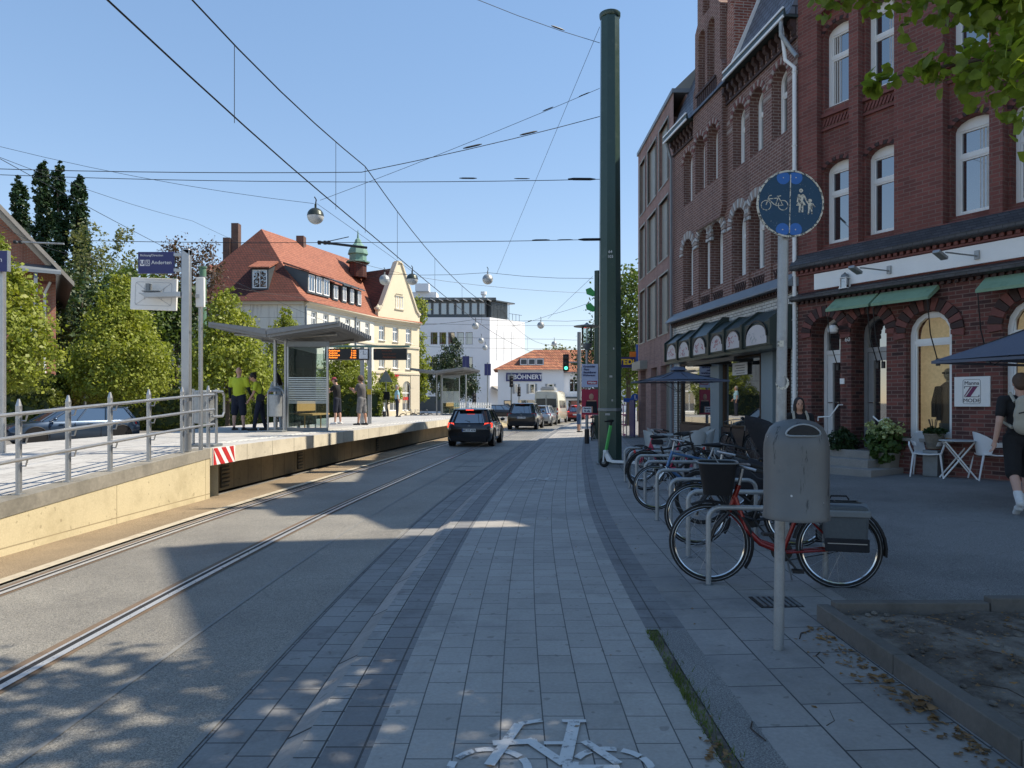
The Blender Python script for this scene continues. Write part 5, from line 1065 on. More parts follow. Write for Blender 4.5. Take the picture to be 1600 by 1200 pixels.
g = M(); [g.b2((x, -.292, z), (x + w_, -.285, z + .05)) for x, z, w_ in ((-.05, 2.2, .07), (.0, 1.6, .04), (-.16, 1.25, .12), (.04, 2.9, .03))]; g.build("sticker_remains", "galv", GP, smooth=0)
def wire(label, pts, r=.007, sag=0, group="overhead wires", parts=(), name="overhead_wire"):
    P = [Vector(p) for p in pts]; t = thing(name, label, "wire", P[0], 0, group); L0 = P[0]; g = M(); Q = []
    for a, b in zip(P, P[1:]):
        m_ = max(2, int((b - a).length / 1.2)) if sag else 1
        for k in range(m_): u = k / m_; q = a.lerp(b, u); q.z -= sag * 4 * u * (1 - u); Q.append(q - L0)
    Q.append(P[-1] - L0); g.tube(Q, r, 5); g.build("cable", "wire", t)
    for (u, ln, rr) in parts:
        a, b = P[0] - L0, P[1] - L0; d = (b - a).normalized(); c = a + (b - a) * u; g = M(); g.tube([c - d * ln / 2, c - d * ln * .3, c + d * ln * .3, c + d * ln / 2], [rr * .4, rr, rr, rr * .4], 8); g.build("insulator", "wire", t)
    return t
def tc(Y): return KX(Y) - 2.71
YW = list(np.arange(-4, 72, 1.5))
def zc(Y): return 5.28
def zm(Y):
    u = ((Y + 8.5) % 24) / 24; return 6.75 - .55 * 4 * u * (1 - u)
wire("lower contact wire running along over the tram track", [(tc(Y) + .12 * math.sin(Y / 8), Y, zc(Y)) for Y in YW], .011, group="wires over the track")
CW = wire("upper carrying wire with droppers over the tram track", [(tc(Y), Y, zm(Y)) for Y in YW], .011, group="wires over the track")
for Y in (9.4, 13.6, 15.5, 18.3, 23, 28, 33, 38, 44, 50):
    g = M(); g.tube([Vector((tc(Y), Y, zm(Y))) - CW.location, Vector((tc(Y), Y, zc(Y) + .02)) - CW.location], .005, 5); g.build("dropper", "wire", CW)
px_ = PP.x - .27; pq = lambda y: at(937, y, 18.05)
L_ = lambda x, y, Y: at(x, y, Y)
ins = ((.03, .7, .035), (.13, .4, .014), (.22, .45, .02))
wire("upper of the two level cross wires fixed to the green pole", [pq(280), L_(0, 273, 18)], .009, .12, parts=ins); wire("lower of the two level cross wires fixed to the green pole", [pq(374), L_(500, 379, 17), L_(140, 376, 17)], .008, .02, parts=ins)
wire("cross wire sloping from the green pole down to the carrying wire", [pq(182), L_(565, 269, 15.6)], .009, .05, parts=((.33, .5, .022), (.57, .5, .022))); wire("level continuation of the sloping cross wire, running left to the picture edge", [L_(565, 269, 15.6), L_(-60, 262, 16)], .009, .05)
wire("thin guy wire from the green pole to the nearest hanging lamp", [pq(138), L_(500, 313, 20)], .006, .05, parts=((.05, .3, .015), (.17, .3, .015))); wire("thin guy wire from the nearest hanging lamp up to the left edge", [L_(490, 318, 20), L_(0, 229, 20)], .006, .15)
wire("thin wire leaving the green pole near its top, rising to the upper left", [pq(67), L_(735, -5, 16), L_(-400, -330, 9)], .007, .05, parts=((.35, .4, .02),)); wire("thin slanting wire from the pole top down to the third row of lamps", [pq(42), L_(776, 428, 31)], .006)
wire("first far cross wire, carrying three round lamps before the cream gable", [L_(560, 432, 31), L_(601, 428, 31), L_(762, 426, 31), L_(927, 435, 31)], .009, .08); wire("second far cross wire just below the first", [L_(540, 405, 26), L_(700, 440, 30), L_(925, 458, 33)], .007, .08)
wire("guy wire running from the nearest lamp to the dark lamp by the cream gable", [L_(495, 318, 20), L_(644, 424, 28)], .006); 
wire("far cross wire with two round lamps in front of the office block", [L_(655, 508, 46), L_(743, 499, 46), L_(845, 501, 46), L_(925, 500, 46)], .011, .06); wire("far cross wire at the height of the penthouse terrace", [L_(640, 505, 50), L_(930, 509, 50)], .009, .05)
wire("slanting far wire towards the leafy green bracket on the second pole", [L_(800, 510, 46), L_(860, 492, 40), L_(922, 473, 36)], .009, .03, parts=((.5, .6, .03),)); wire("steep thin far wire meeting the second pole", [L_(856, 498, 46), L_(926, 432, 33)], .008)
wire("farthest cross wire with a round lamp above the corner shop house", [L_(660, 525, 60), L_(866, 530, 60), L_(925, 531, 60)], .012, .05); wire("low far wire crossing in front of the white side wall", [L_(640, 540, 62), L_(765, 544, 62), L_(925, 544, 62)], .011, .05)
wire("wire falling from the left edge towards the blue sign", [L_(0, 248, 14), L_(400, 455, 30), L_(560, 520, 44)], .007, .1); wire("second wire falling from the left edge, above the blue sign", [L_(0, 246, 15), L_(300, 345, 26), L_(520, 440, 48)], .006, .1)
wire("short wire from the slim green mast towards the cream roof", [gp(317, 32.5)[:2] + (7.1,), L_(560, 475, 40)], .007, .1); wire("wire crossing the brick gable at the left", [L_(-20, 340, 18), L_(100, 395, 24), L_(310, 422, 32)], .007, .1)
t = thing("cantilever_arm", "slim black bracket arm holding the contact wire in front of the copper turret", "bracket", L_(497, 378, 17)); a = Vector(t.location); g = M(); g.tube([(0, 0, 0), L_(573, 387, 16.5) - a], .03, 8); g.tube([L_(500, 380, 17) - a, L_(545, 370, 16.8) - a], .01, 6); g.build("arm", "wire", t); g = M(); [g.cyl(L_(x, 379, 17) - a, L_(x + 4, 379.3, 17) - a, .05) for x in (497, 506, 512)]; g.build("insulator", "wire", t)
t = thing("cantilever_arm", "slim grey bracket arm in front of the brick gable at the left", "bracket", L_(22, 378, 20)); a = Vector(t.location); g = M(); g.tube([(0, 0, 0), L_(100, 381, 20) - a], .025, 8); g.build("arm", "galv", t); g = M(); [g.cyl(L_(x, 378, 20) - a, L_(x + 4, 378.2, 20) - a, .05) for x in (22, 30)]; g.build("insulator", "wire", t)
def hang_lamp(label, x, y, Y, dark, dia=.46):
    t = thing("hanging_lamp", label, "street lamp", at(x, y, Y), 0, "round lamps hung over the street"); r = dia / 2
    g = M(); g.lathe([(r * 1.02, -.02), (r, .02)] + [(r * math.cos(a), r * .95 * math.sin(a)) for a in np.linspace(.1, 1.45, 8)] + [(.03, r), (.03, r + .1)], 20); g.build("shade", "lamp_dark" if dark else "galv", t)
    g = M(); g.lathe([(r * math.cos(a), -.02 + r * .95 * math.sin(a)) for a in np.linspace(-1.5, 0, 8)], 20); g.build("globe", "lamp_globe", t); g = M(); g.tube([(0, 0, r + .08), (0.02, 0, r + .22), (-.03, 0, r + .3)], .018, 6); g.build("hook", "wire", t)
mat("lamp_dark", (.05, .06, .05), .35, .5, var=.2); mat("lamp_globe", (.6, .62, .62), .2)
for a in (("large dark topped round lamp, nearest to the camera", 493, 337, 20, 1, .46), ("dark round lamp against the slope of the cream gable", 644, 436, 28, 1), ("pale round lamp in front of the red gable roof", 601, 437, 31, 0), ("pale round lamp hanging alone in the sky left of the green pole", 762, 436, 31, 0), ("pale round lamp in front of the office block's upper windows", 743, 509, 46, 0), ("round lamp in the sky right of the office block terrace", 845, 508, 46, 0), ("small round lamp below the upper office windows", 752, 532, 55, 0), ("smallest round lamp just above the middle office windows", 758, 543, 62, 0), ("round lamp in the sky over the red tiled roof", 866, 537, 60, 0)): hang_lamp(*a)

# second pole, lantern, posters, far signals and signs
def post(t, h, r, m="galv_dark", name="post", n=10): g = M(); g.cyl((0, 0, 0), (0, 0, h), r, r * .85, n); return g.build(name, m, t)
p = at(930, 0, 30); t = thing("tram_pole", "second dark pole half hidden behind the big green pole", "pole", (p.x + .1, 30, gz(p.x))); post(t, 7.1, .16, "dark_green_paint"); g = M()
for s, z in ((-1, 6.1), (-1, 5.45)): g.prism([(0, z), (-.3, z + .3), (-.5, z + .22), (-.46, z + .02), (-.2, z - .08)], -.03, .03)
g.build("leaf_ornament", mat("bright_green", (.06, .4, .1), .5), t, smooth=0)
p = at(917, 0, 27); LP = thing("street_lantern", "grey lamp post with a flat topped glass lantern and election posters", "lamp post", (p.x, 27, gz(p.x))); post(LP, 3.55, .06, "galv"); g = M(); g.cyl((0, 0, 0), (0, 0, .55), .09); g.build("sleeve", "black_metal", LP)
g = M(); g.lathe([(.05, 3.55), (.16, 3.65), (.2, 3.8)], 12); g.lathe([(.05, 4.4), (.5, 4.44), (.5, 4.47), (.1, 4.53), (.02, 4.6)], 20); g.build("lantern_cap", "galv_dark", LP); g = M(); g.lathe([(.2, 3.8), (.2, 4.4)], 12); g.build("lantern_glass", "clear_glass", LP); g = M(); g.cyl((0, 0, 3.8), (0, 0, 4.35), .03); g.build("lamp_tube", "letter_white", LP)
def poster(label, z, w_, h_, base, blocks, words, tilt=0):
    t = thing("election_poster", label, "poster", (LP.location.x + .1, 26.9, z), R(-8), "posters on the lamp post"); g = M(); g.b2((-w_ / 2, -.012, -h_ / 2), (w_ / 2, .012, h_ / 2)); o = g.build("board", base, t, smooth=0)
    for (x0, z0_, x1, z1_, m_) in blocks: g = M(); g.b2((x0, -.018, z0_), (x1, -.012, z1_)); g.build("printed_area", m_, o, smooth=0)
    for (s, sz, x, z_, m_) in words: text(s, sz, o, (x, -.022, z_), UP, m_, "print", bold=.004)
mat("poster_blue", (.48, .53, .7), .6); mat("crimson", (.42, .02, .06), .6); mat("skin", (.5, .27, .18), .55, var=.08, scale=8); mat("dark_blue_print", (.02, .03, .12), .6)
poster("pale blue election poster with dark lines of text, upper one on the lamp post", 2.62, .62, .88, "poster_blue", [(-.1, -.33, .28, -.2, "crimson")], [("Kirchröder", .1, -.02, .34, "dark_blue_print"), ("Platz:", .1, -.12, .23, "dark_blue_print"), ("Bezahlbarer", .1, -.0, .12, "dark_blue_print"), ("Wohnraum", .1, -.03, .01, "dark_blue_print"), ("Wählen", .1, .09, -.265, "letter_white")])
poster("red portrait election poster, lower one on the lamp post", 1.62, .62, .96, "crimson", [(-.28, -.4, .1, -.18, "letter_white")], [("Gerecht", .08, -.1, -.24, "dark_blue_print"), ("für alle", .08, -.1, -.34, "dark_blue_print")])
pt = [o for o in COL.objects if o.name.startswith("election_poster")][-1]; g = M(); g.ball((.06, -.018, .2), (.09, .012, .12)); g.prism([(-.1, .07), (.24, .07), (.29, -.4), (.06, -.4), (.06, -.17), (-.13, -.17)], -.02, -.014); po = g.build("portrait", "skin", pt); g = M(); g.prism([(-.14, .03), (.26, .03), (.3, -.42), (.11, -.42), (.11, -.17), (-.16, -.17)], -.03, -.02); g.build("jacket", "black_cloth", pt)
def traffic_light(label, x, Y, zb_, lit, mastr=None, arm=0):
    p = at(x, 0, Y); t = thing("traffic_light", label, "traffic light", (p.x, Y, -.09 if p.x < 3 else gz(p.x)), 0, "traffic lights at the junction"); 
    if mastr: post(t, zb_ + 1.15 if not arm else zb_ + 2.2, mastr)
    g = M(); g.b2((-.16 - arm, -.12, zb_), (.16 - arm, .1, zb_ + .95)); h = g.build("signal_head", "black_plastic", t, bevel=.03)
    if arm: q = M(); q.tube([(0, 0, zb_ + .5), (-arm, 0, zb_ + .5)], .04); q.build("arm", "galv", t)
    for k in range(3):
        q = M(); q.lathe([(.1, 0), (.08, .02), (.02, .03)], 12); q.m = None
        lens = M(); lens.m = Matrix.Translation((-arm, -.125, zb_ + .17 + k * .3)) @ Matrix.Rotation(R(90), 4, 'X'); lens.lathe([(.1, 0), (.07, .03), (.01, .04)], 12); lens.build("lens", "green_light" if lit == k else "lens_dark", h)
        v = M(); v.m = Matrix.Translation((-arm, -.13, zb_ + .17 + k * .3)); v.tube([(.12 * math.cos(a), -.06, .12 * math.sin(a)) for a in np.linspace(0, math.pi, 9)], .02, 5); v.build("visor", "black_plastic", h)
mat("green_light", (.1, .9, .55), .4, emit=1.2); mat("lens_dark", (.04, .03, .03), .2)
traffic_light("traffic light showing green on an arm of the dark street mast", 905, 40, 3.3, 0, .13, .75); traffic_light("dark traffic light in front of the corner shop house", 799, 60, 3.0, 9, .07); traffic_light("small far traffic light right of the nearer dark one", 811, 70, 2.3, 9, .06); traffic_light("small traffic light beside the lamp of the far shelter", 741, 58, 1.5, 9, .06)
def triangle_sign(label, x, Y, z, back):
    p = at(x, 0, Y); t = thing("warning_sign", label, "road sign", (p.x, Y, -.1)); post(t, z + .3, .035); g = M(); g.prism([(-.5, z - .3), (.5, z - .3), (0, z + .62)], -.06, -.04); g.build("plate", "galv_dark", t, smooth=0); g = M(); g.b2((-.3, -.16, z - 1.6), (.3, -.04, z - 1.0)); g.build("lower_plate", "black_plastic", t, smooth=0)
triangle_sign("back of a triangular road sign in front of the arched shop windows", 603, 52, 3.5, True)
# white masts by the far shelter
for x, Y, h, lab in ((728, 52, 5.2, "thin white post behind the far shelter, left one"), (762, 55, 4.8, "thin white post behind the far shelter, right one")): p = at(x, 0, Y); t = thing("signal_post", lab, "post", (p.x, Y, -.1), 0, "thin posts by the far shelter"); post(t, h, .06, "galv"); g = M(); g.b2((-.25, -.05, h - 1.0), (.25, 0, h - .1)); g.build("plate", "blue_sign", t, smooth=0)

# signs past the modern block
p = at(979, 566, 34); t = thing("shop_sign", "dark blue projecting shop sign with yellow letters past the modern block", "sign", (p.x, 34, p.z)); g = M(); g.b2((-.5, -.08, -.26), (.42, .08, .24)); o = g.build("board", "blue_sign", t, smooth=0); text("TEDi", .36, o, (-.02, -.085, 0), UP, mat("sign_yellow", (.85, .6, .03), .5), bold=.012); g = M(); g.b2((.15, -.04, .25), (.5, .04, .5)); g.build("orange_tab", mat("orange_paint", (.7, .2, .02), .5), t, smooth=0); g = M(); g.b2((.45, -.05, -.3), (.62, .05, .85)); g.build("blue_bracket", mat("mid_blue", (.03, .12, .45), .5), t, smooth=0)
p = at(992, 621, 31); t = thing("round_sign", "round blue sign on a bracket by the modern block's corner", "road sign", (p.x, 31, p.z)); g = M(); g.m = Matrix.Rotation(R(90), 4, 'X'); g.lathe([(.17, -.01), (.17, .01), (.155, .013)], 20); g.build("disc", "mid_blue", t); g = M(); g.b2((-.02, -.018, -.1), (.02, -.012, .1)); g.b2((-.02, -.018, -.1), (.08, -.012, -.06)); g.build("symbol", "letter_white", t, smooth=0); g = M(); g.b2((-.5, -.03, -.2), (-.12, .03, -.03)); g.build("plate", "mid_blue", t, smooth=0); g = M(); g.tube([(0, .03, -.5), (0, .03, 0), (.3, .03, 0)], .02); g.build("bracket", "galv", t)
# foreground sign with bin
SP = thing("sign_post", "grey steel post with a faded round blue cycle and footpath sign", "road sign", (1.718, 4.58, gz(1.72))); lean = .035
g = M(); g.tube([(0, 0, -.02), (lean, 0, 3.02)], .033, 14); g.build("post", "galv", SP); g = M(); g.lathe([(.033, .3), (.036, .31), (.036, .36), (.033, .37)], 14); 
def disc_pic():
    m, t_, b = _base("faded_blue", .55, 0, .4); o = _n(t_, "ShaderNodeTexCoord").outputs["Object"]
    c = mixc(t_, noise(t_, o, 9, 4), (.009, .048, .1), (.014, .065, .135)); c = mixc(t_, ramp(t_, noise(t_, o, 90, 2), .66, .72), c, (.12, .16, .2)); t_.links.new(c, b.inputs["Base Color"])
disc_pic(); mat("bright_blue", (.018, .13, .45), .5, var=.1); mat("worn_white", (.62, .6, .52), .7, var=.1, dirt=(.06, .07, .08), dscale=70, dlo=.52, dhi=.56)
g = M(); cx, cz, yf = .052, 2.858, -.06; Rot = Matrix.Translation((cx, yf, cz)) @ Matrix.Rotation(R(90), 4, 'X')
g.m = Rot; g.lathe([(.21, -.012), (.214, -.006), (.214, .004), (.203, .006), (.203, .001)], 48); g.build("rim", "worn_white", SP); g = M(); g.m = Rot; g.lathe([(.203, -.001), (.203, .002)], 48); do = g.build("disc", "faded_blue", SP)
def pat(parts, m_, nm): g = M(); g.m = Matrix.Translation((cx, yf - .004, cz)); parts(g); g.build(nm, m_, do, smooth=0)
def fl(g, pl, y=0): g.prism(pl, y, y + .0012)
def ln(g, a, b, w_, y=0): a, b = Vector(a), Vector(b); d = (b - a).normalized(); n_ = Vector((-d.y, d.x)) * w_ / 2; fl(g, [tuple(v) for v in (a - n_, a + n_, b + n_, b - n_)], y)
def circ(cx_, cz_, r, n=16): return [(cx_ + r * math.cos(2 * math.pi * k / n), cz_ + r * math.sin(2 * math.pi * k / n)) for k in range(n)]
def fresh(g):
    for s, z in ((-.045, .165), (.035, .165), (-.05, -.165), (.032, -.165)): fl(g, [(x, max(-.198, min(.198, zz_))) for x, zz_ in circ(s, z, .042)], .0008)
pat(fresh, "bright_blue", "fresh_patches")
def sym(g):
    ln(g, (0.002, .185), (-.006, -.185), .006)
    for wx in (-.155, -.047): g.wall(circ(wx, -.01, .033, 24), [circ(wx, -.01, .0285, 24)], 0, .0012)
    for a, b in (((-.155, -.01), (-.135, .05)), ((-.14, .03), (-.085, .035)), ((-.14, .03), (-.095, -.012)), ((-.095, -.012), (-.075, .045)), ((-.072, .035), (-.047, -.01)), ((-.095, -.012), (-.047, -.01)), ((-.085, .048), (-.06, .05)), ((-.135, .05), (-.118, .054))): ln(g, a, b, .0055)
    fl(g, circ(.068, .083, .0125)); fl(g, [(.05, .06), (.088, .06), (.08, .02), (.1, -.012), (.036, -.012), (.056, .02)]); ln(g, (.06, -.012), (.058, -.055), .011); ln(g, (.076, -.012), (.076, -.055), .011); ln(g, (.052, .056), (.044, .01), .008); ln(g, (.085, .056), (.102, .018), .009)
    fl(g, circ(.125, .018, .0125)); fl(g, [(.112, .004), (.14, .004), (.14, -.035), (.112, -.035)]); ln(g, (.118, -.034), (.114, -.068), .009); ln(g, (.133, -.034), (.138, -.066), .009); ln(g, (.113, 0), (.1, .02), .008); ln(g, (.14, 0), (.158, -.022), .008)
    for s, z in ((-.045, .165), (.035, .165), (-.05, -.165), (.032, -.165)): fl(g, circ(s, z, .004, 8), -.001)
pat(sym, "worn_white", "symbols")
g = M(); g.wall(circ(.005, 0, .045, 16), [circ(.0, .008, .036, 16)], 0, .002); g.m = None; so_ = g.build("sticker_scrap", "worn_white", SP, smooth=0); so_.location = (.006, -.036, 1.72); g = M(); g.b2((-.02, -.037, 1.95), (.02, -.035, 1.99)); g.build("sticker_scrap", "worn_white", SP, smooth=0)
def binmat():
    m, t_, b = _base("bin_grey", .5, .25, .5); o = _n(t_, "ShaderNodeTexCoord").outputs["Object"]
    mp = _n(t_, "ShaderNodeMapping"); mp.inputs["Scale"].default_value = (9, 9, 1.6); t_.links.new(o, mp.inputs[0]); c = mixc(t_, noise(t_, o, 5, 5), (.1, .107, .11), (.16, .168, .17))
    c = mixc(t_, ramp(t_, noise(t_, mp.outputs[0], 1.5, 5, .7), .6, .65), c, (.035, .04, .045)); c = mixc(t_, ramp(t_, noise(t_, o, 6, 6, .75), .6, .75), c, (.09, .1, .11)); c = mixc(t_, ramp(t_, noise(t_, o, 22, 2), .74, .77), c, (.5, .5, .5)); t_.links.new(c, b.inputs["Base Color"]); bump(t_, b, noise(t_, o, 14, 3), .12)
binmat()
LB = thing("litter_bin", "scuffed grey dome topped litter bin hung on the sign post", "litter bin", (1.743, 4.36, .88), R(-21.8)); r = .19
g = M(); g.lathe([(.0, .03), (r * .98, .03), (r + .004, .012), (r + .007, .03), (r, .045), (r, .43), (r * .985, .47), (r * .93, .52), (r * .8, .57), (r * .6, .6), (r * .3, .615), (.01, .62)], 40); g.build("drum", "bin_grey", LB)
g = M(); pts = []
for k in range(20):
    a = 2 * math.pi * k / 20; x = .04 + .095 * math.cos(a); zt = .556 + .034 * math.sin(a) - .02 * math.cos(a) ** 2; yb = -math.sqrt(max(0, (r * float(np.interp(zt, [.43, .47, .52, .57, .6, .615], [1, .985, .93, .8, .6, .3]))) ** 2 - x * x)) - .008; pts.append((x, yb, zt))
g.tube(pts, .006, 6, loop=True); g.build("opening_rim", "galv", LB); g = M(); cen = Vector((.04, 0, .546))
for f0, f1 in ((1, .7), (.7, .4), (.4, .1), (.1, 0)):
    def on(p, f): q = cen.lerp(Vector((p[0], 0, p[2])), f); return (q.x, -math.sqrt(max(0, (r * float(np.interp(q.z, [.43, .47, .52, .57, .6, .615], [1, .985, .93, .8, .6, .3]))) ** 2 - q.x * q.x)) - .006, q.z)
    for p, q in zip(pts, pts[1:] + pts[:1]): g.face([on(p, f0), on(q, f0), on(q, f1), on(p, f1)] if f1 else [on(p, f0), on(q, f0), on(q, 0)])
g.build("opening", "dark_room", LB); g = M(); g.b2((-.09, .15, .1), (-.03, .24, .14)); g.b2((-.09, .15, .4), (-.03, .24, .44)); g.build("clamp", "galv_dark", LB, smooth=0)
# ------------------------------------------------------------------ cycle stands and bicycles
def rack(label, x, Y):
    t = thing("cycle_stand", label, "bike rack", (x, Y, gz(x)), R(-6), "hoop stands along the cycle path"); w_, h, r = .98, .68, .1
    pts = [(0, 0, -.05), (0, 0, h - r)] + [(r - r * math.cos(a), 0, h - r + r * math.sin(a)) for a in np.linspace(.2, math.pi / 2, 6)] + [(w_ - r + r * math.sin(a), 0, h - r + r * math.cos(a)) for a in np.linspace(0, 1.4, 6)] + [(w_, 0, h - r), (w_, 0, -.05 + gz(x + w_) - gz(x))]
    g = M(); g.tube(pts, .024, 12); g.build("hoop", "galv", t); g = M(); g.lathe([(.045, 0), (.045, .008), (.025, .012)], 12); g.lathe([(.045, 0), (.045, .008), (.025, .012)], 12, (w_, 0, gz(x + w_) - gz(x))); g.build("foot_collar", "galv_dark", t); return t
for (x, Y), lab in zip(((1.715, 6.2), (1.81, 7.3), (1.88, 8.42), (1.95, 9.55), (2.04, 10.9), (2.12, 12.1), (2.17, 13.1), (2.24, 14.1)), ("nearest hoop stand, with the red bicycle leaning on it", "second hoop stand, right behind the red bicycle's front wheel", "third hoop stand, under the black basket", "fourth hoop stand, between the basket and the blue bicycle", "fifth hoop stand, just behind the blue bicycle's front wheel", "sixth hoop stand, behind the blue bicycle", "last but one hoop stand of the row", "farthest hoop stand of the row, closest to the green pole")): rack(lab, x, Y)
mat("bike_red", (.2, .014, .011), .25, .2, var=.1); mat("bike_blue", (.07, .16, .32), .3, .3, var=.15); mat("bike_black", (.02, .02, .022), .3, .3); mat("bike_pink", (.4, .03, .08), .35, .2); mat("pannier_grey", (.075, .09, .1), .75, var=.2, bmp=.2); mat("saddle_brown", (.06, .035, .025), .5)
def wheel(t, x, r, silver=True, spokes=18, name="wheel"):
    g = M(); g.torus((x, 0, r), r - .02, .021, 'Y', 40, 8); w_ = g.build(name, "rubber", t)
    g = M(); g.torus((x, 0, r), r - .046, .011, 'Y', 40, 6); g.build("rim", "chrome" if silver else "black_metal", w_)
    if silver:
        g = M()
        for s in (-1, 1): g.tube([(x + (r - .022) * math.cos(a), s * .021, r + (r - .022) * math.sin(a)) for a in np.linspace(0, 6.2832, 40)[:-1]], .0028, 4, loop=True)
        g.build("reflective_stripe", "galv", w_)
    g = M()
    for k in range(spokes): a = 2 * math.pi * k / spokes; b = a + (.9 if k % 2 else -.9); g.cyl((x + .025 * math.cos(b), .03 * (1 if k % 4 < 2 else -1), r + .025 * math.sin(b)), (x + (r - .05) * math.cos(a), 0, r + (r - .05) * math.sin(a)), .0014, n=4)
    g.cyl((x, -.045, r), (x, .045, r), .022, n=12); g.build("spokes", "steel", w_); return w_
def bicycle(label, loc, rz, frame="bike_black", step=False, fork=None, basket=False, pannier=False, silver=True, guards=True, child=False, r=.345, wb=.53, group="bicycles parked at the stands", rack_=True, steer=0, bag=False, lean=0):
    t = thing("bicycle", label, "bicycle", loc, rz, group); t.rotation_euler = (lean, 0, rz)
    F_, B_, bb = Vector((wb, 0, r)), Vector((-wb, 0, r)), Vector((-.08, 0, .29)); hd0, hd1 = Vector((wb - .17, 0, .62)), Vector((wb - .25, 0, .86)); st_ = Vector((-.26, 0, .78)); stl = Vector((-.2, 0, .58))
    wheel(t, wb, r, silver, 20, "wheel"); wheel(t, -wb, r, silver, 20, "wheel")
    g = M()
    if step:
        g.tube([hd0.lerp(hd1, .55), hd0.lerp(bb, .35) + Vector((.02, 0, -.02)), Vector((.1, 0, .36)), bb + Vector((.05, 0, .02)), bb], [.027, .027, .026, .024, .024], 10); g.cyl(bb, st_, .018); g.tube([hd0, Vector((.16, 0, .4)), bb + Vector((.06, 0, .05))], .016, 8)
    else: g.tube([hd0, bb], .022, 10); g.tube([hd1 - Vector((0, 0, .03)), st_ - Vector((0, 0, .06))], .018, 10); g.cyl(bb, st_, .018)
    g.cyl(hd0 - Vector((-.01, 0, .03)), hd1, .022)
    for s in (-1, 1): g.tube([bb + Vector((0, s * .03, 0)), B_ + Vector((0, s * .06, 0))], .011, 8); g.tube([st_.lerp(bb, .25), B_ + Vector((0, s * .06, 0))], .009, 8)
    g.build("frame", frame, t)
    g = M(); [g.tube([hd0 + Vector((.01, s * .045, 0)), F_ + Vector((-.05, s * .055, .14)), F_ + Vector((0, s * .055, 0))], [.017, .015, .01], 8) for s in (-1, 1)]; g.cyl(hd0 + Vector((.01, -.055, .0)), hd0 + Vector((.01, .055, 0)), .018); g.build("fork", fork or frame, t)
    g = M(); h = hd1 + Vector((-.03, 0, .14)); g.cyl(hd1, h, .014); g.tube([h + Vector((-.2, -.3, -.02)), h + Vector((-.06, -.25, .02)), h + Vector((.03, -.1, .03)), h + Vector((.03, .1, .03)), h + Vector((-.06, .25, .02)), h + Vector((-.2, .3, -.02))], .012, 8); hb_ = g.build("handlebar", "black_metal" if not silver else "steel", t)
    for s in (-1, 1): g = M(); g.cyl(h + Vector((-.09, s * .262, .015)), h + Vector((-.21, s * .302, -.022)), .018); g.build("grip", "rubber", hb_); g = M(); g.tube([h + Vector((-.04, s * .24, .0)), h + Vector((-.1, s * .29, -.05)), h + Vector((-.16, s * .32, -.06))], .006, 6); g.build("brake_lever", "black_metal", hb_)
    g = M(); g.cyl(st_ - Vector((-.02, 0, .06)), st_ + Vector((-.05, 0, .13)), .014); g.build("seat_post", "steel", t)
    g = M(); c = st_ + Vector((-.05, 0, .17)); g.rings([[c + Vector((x, w_ * math.cos(a), hgt * math.sin(a) + dz)) for a in [2 * math.pi * k / 10 for k in range(10)]] for x, w_, hgt, dz in ((.17, .012, .012, 0), (.1, .03, .022, .0), (0, .055, .03, -.004), (-.07, .09, .038, -.002), (-.12, .085, .035, .006), (-.14, .04, .02, .008))]); g.build("saddle", "black_plastic", t)
    g = M(); n = 24; g.cyl(bb + Vector((0, -.07, 0)), bb + Vector((0, .07, 0)), .022); g.m = Matrix.Translation(bb + Vector((0, -.05, 0))) @ Matrix.Rotation(R(90), 4, 'X'); g.lathe([(.085, -.004), (.09, 0), (.085, .004)], n); g.m = None
    for s, a in ((-1, .9), (1, .9 + math.pi)): e = bb + Vector((.16 * math.cos(a), s * .09, .16 * math.sin(a))); g.cyl(bb + Vector((0, s * .07, 0)), e, .011, .009); g.box(e + Vector((0, s * .05, 0)), (.09, .08, .022))
    g.tube([bb + Vector((0, -.05, .09)), B_ + Vector((0, -.05, .04))], .004, 4); g.tube([bb + Vector((0, -.05, -.09)), B_ + Vector((0, -.05, -.04))], .004, 4); g.build("crankset", "black_metal", t)
    if guards:
        for c, a0, a1 in ((F_, -.1, 2.3), (B_, .2, 3.3)):
            g = M(); N = 16; rr_ = r + .022; g.rings([[Vector((c.x + q * math.cos(a), w_, c.z + q * math.sin(a))) for q, w_ in ((rr_ - .012, -.03), (rr_ + .008, -.022), (rr_ + .012, 0), (rr_ + .008, .022), (rr_ - .012, .03), (rr_ + .006, 0))] for a in np.linspace(a0 if c is B_ else math.pi - a1 + .3, a1 if c is B_ else math.pi - a0 - .3 + .8, N)], True, True); g.build("mudguard", "black_plastic", t)
    if rack_:
        g = M(); z = r * 2 + .05
        for s in (-1, 1): g.tube([Vector((-.3, s * .05, z)), Vector((-wb - .16, s * .06, z))], .006, 6); g.tube([Vector((-wb + .02, s * .07, z)), B_ + Vector((0, s * .065, 0))], .005, 6)
        [g.cyl((x, -.055, z), (x, .055, z), .005, n=6) for x in (-.35, -.5, -wb - .15)]; g.build("luggage_rack", "black_metal", t)
        g = M(); g.box((-wb - .2, 0, r * 2 + .0), (.03, .07, .05)); g.build("tail_lamp", "red_sign", t, bevel=.006)
    g = M(); g.lathe([(.008, -.03), (.032, -.01), (.036, .02), (.0, .024)], 12, (0, 0, 0)); o = g.build("headlamp", "chrome", t); o.location = hd0 + Vector((.09, 0, .02)); o.rotation_euler = (0, R(85), 0)
    g = M(); g.tube([bb + Vector((-.03, -.06, -.02)), bb + Vector((-.1, -.16, -.27))], .009, 8); g.build("kickstand", "steel", t)
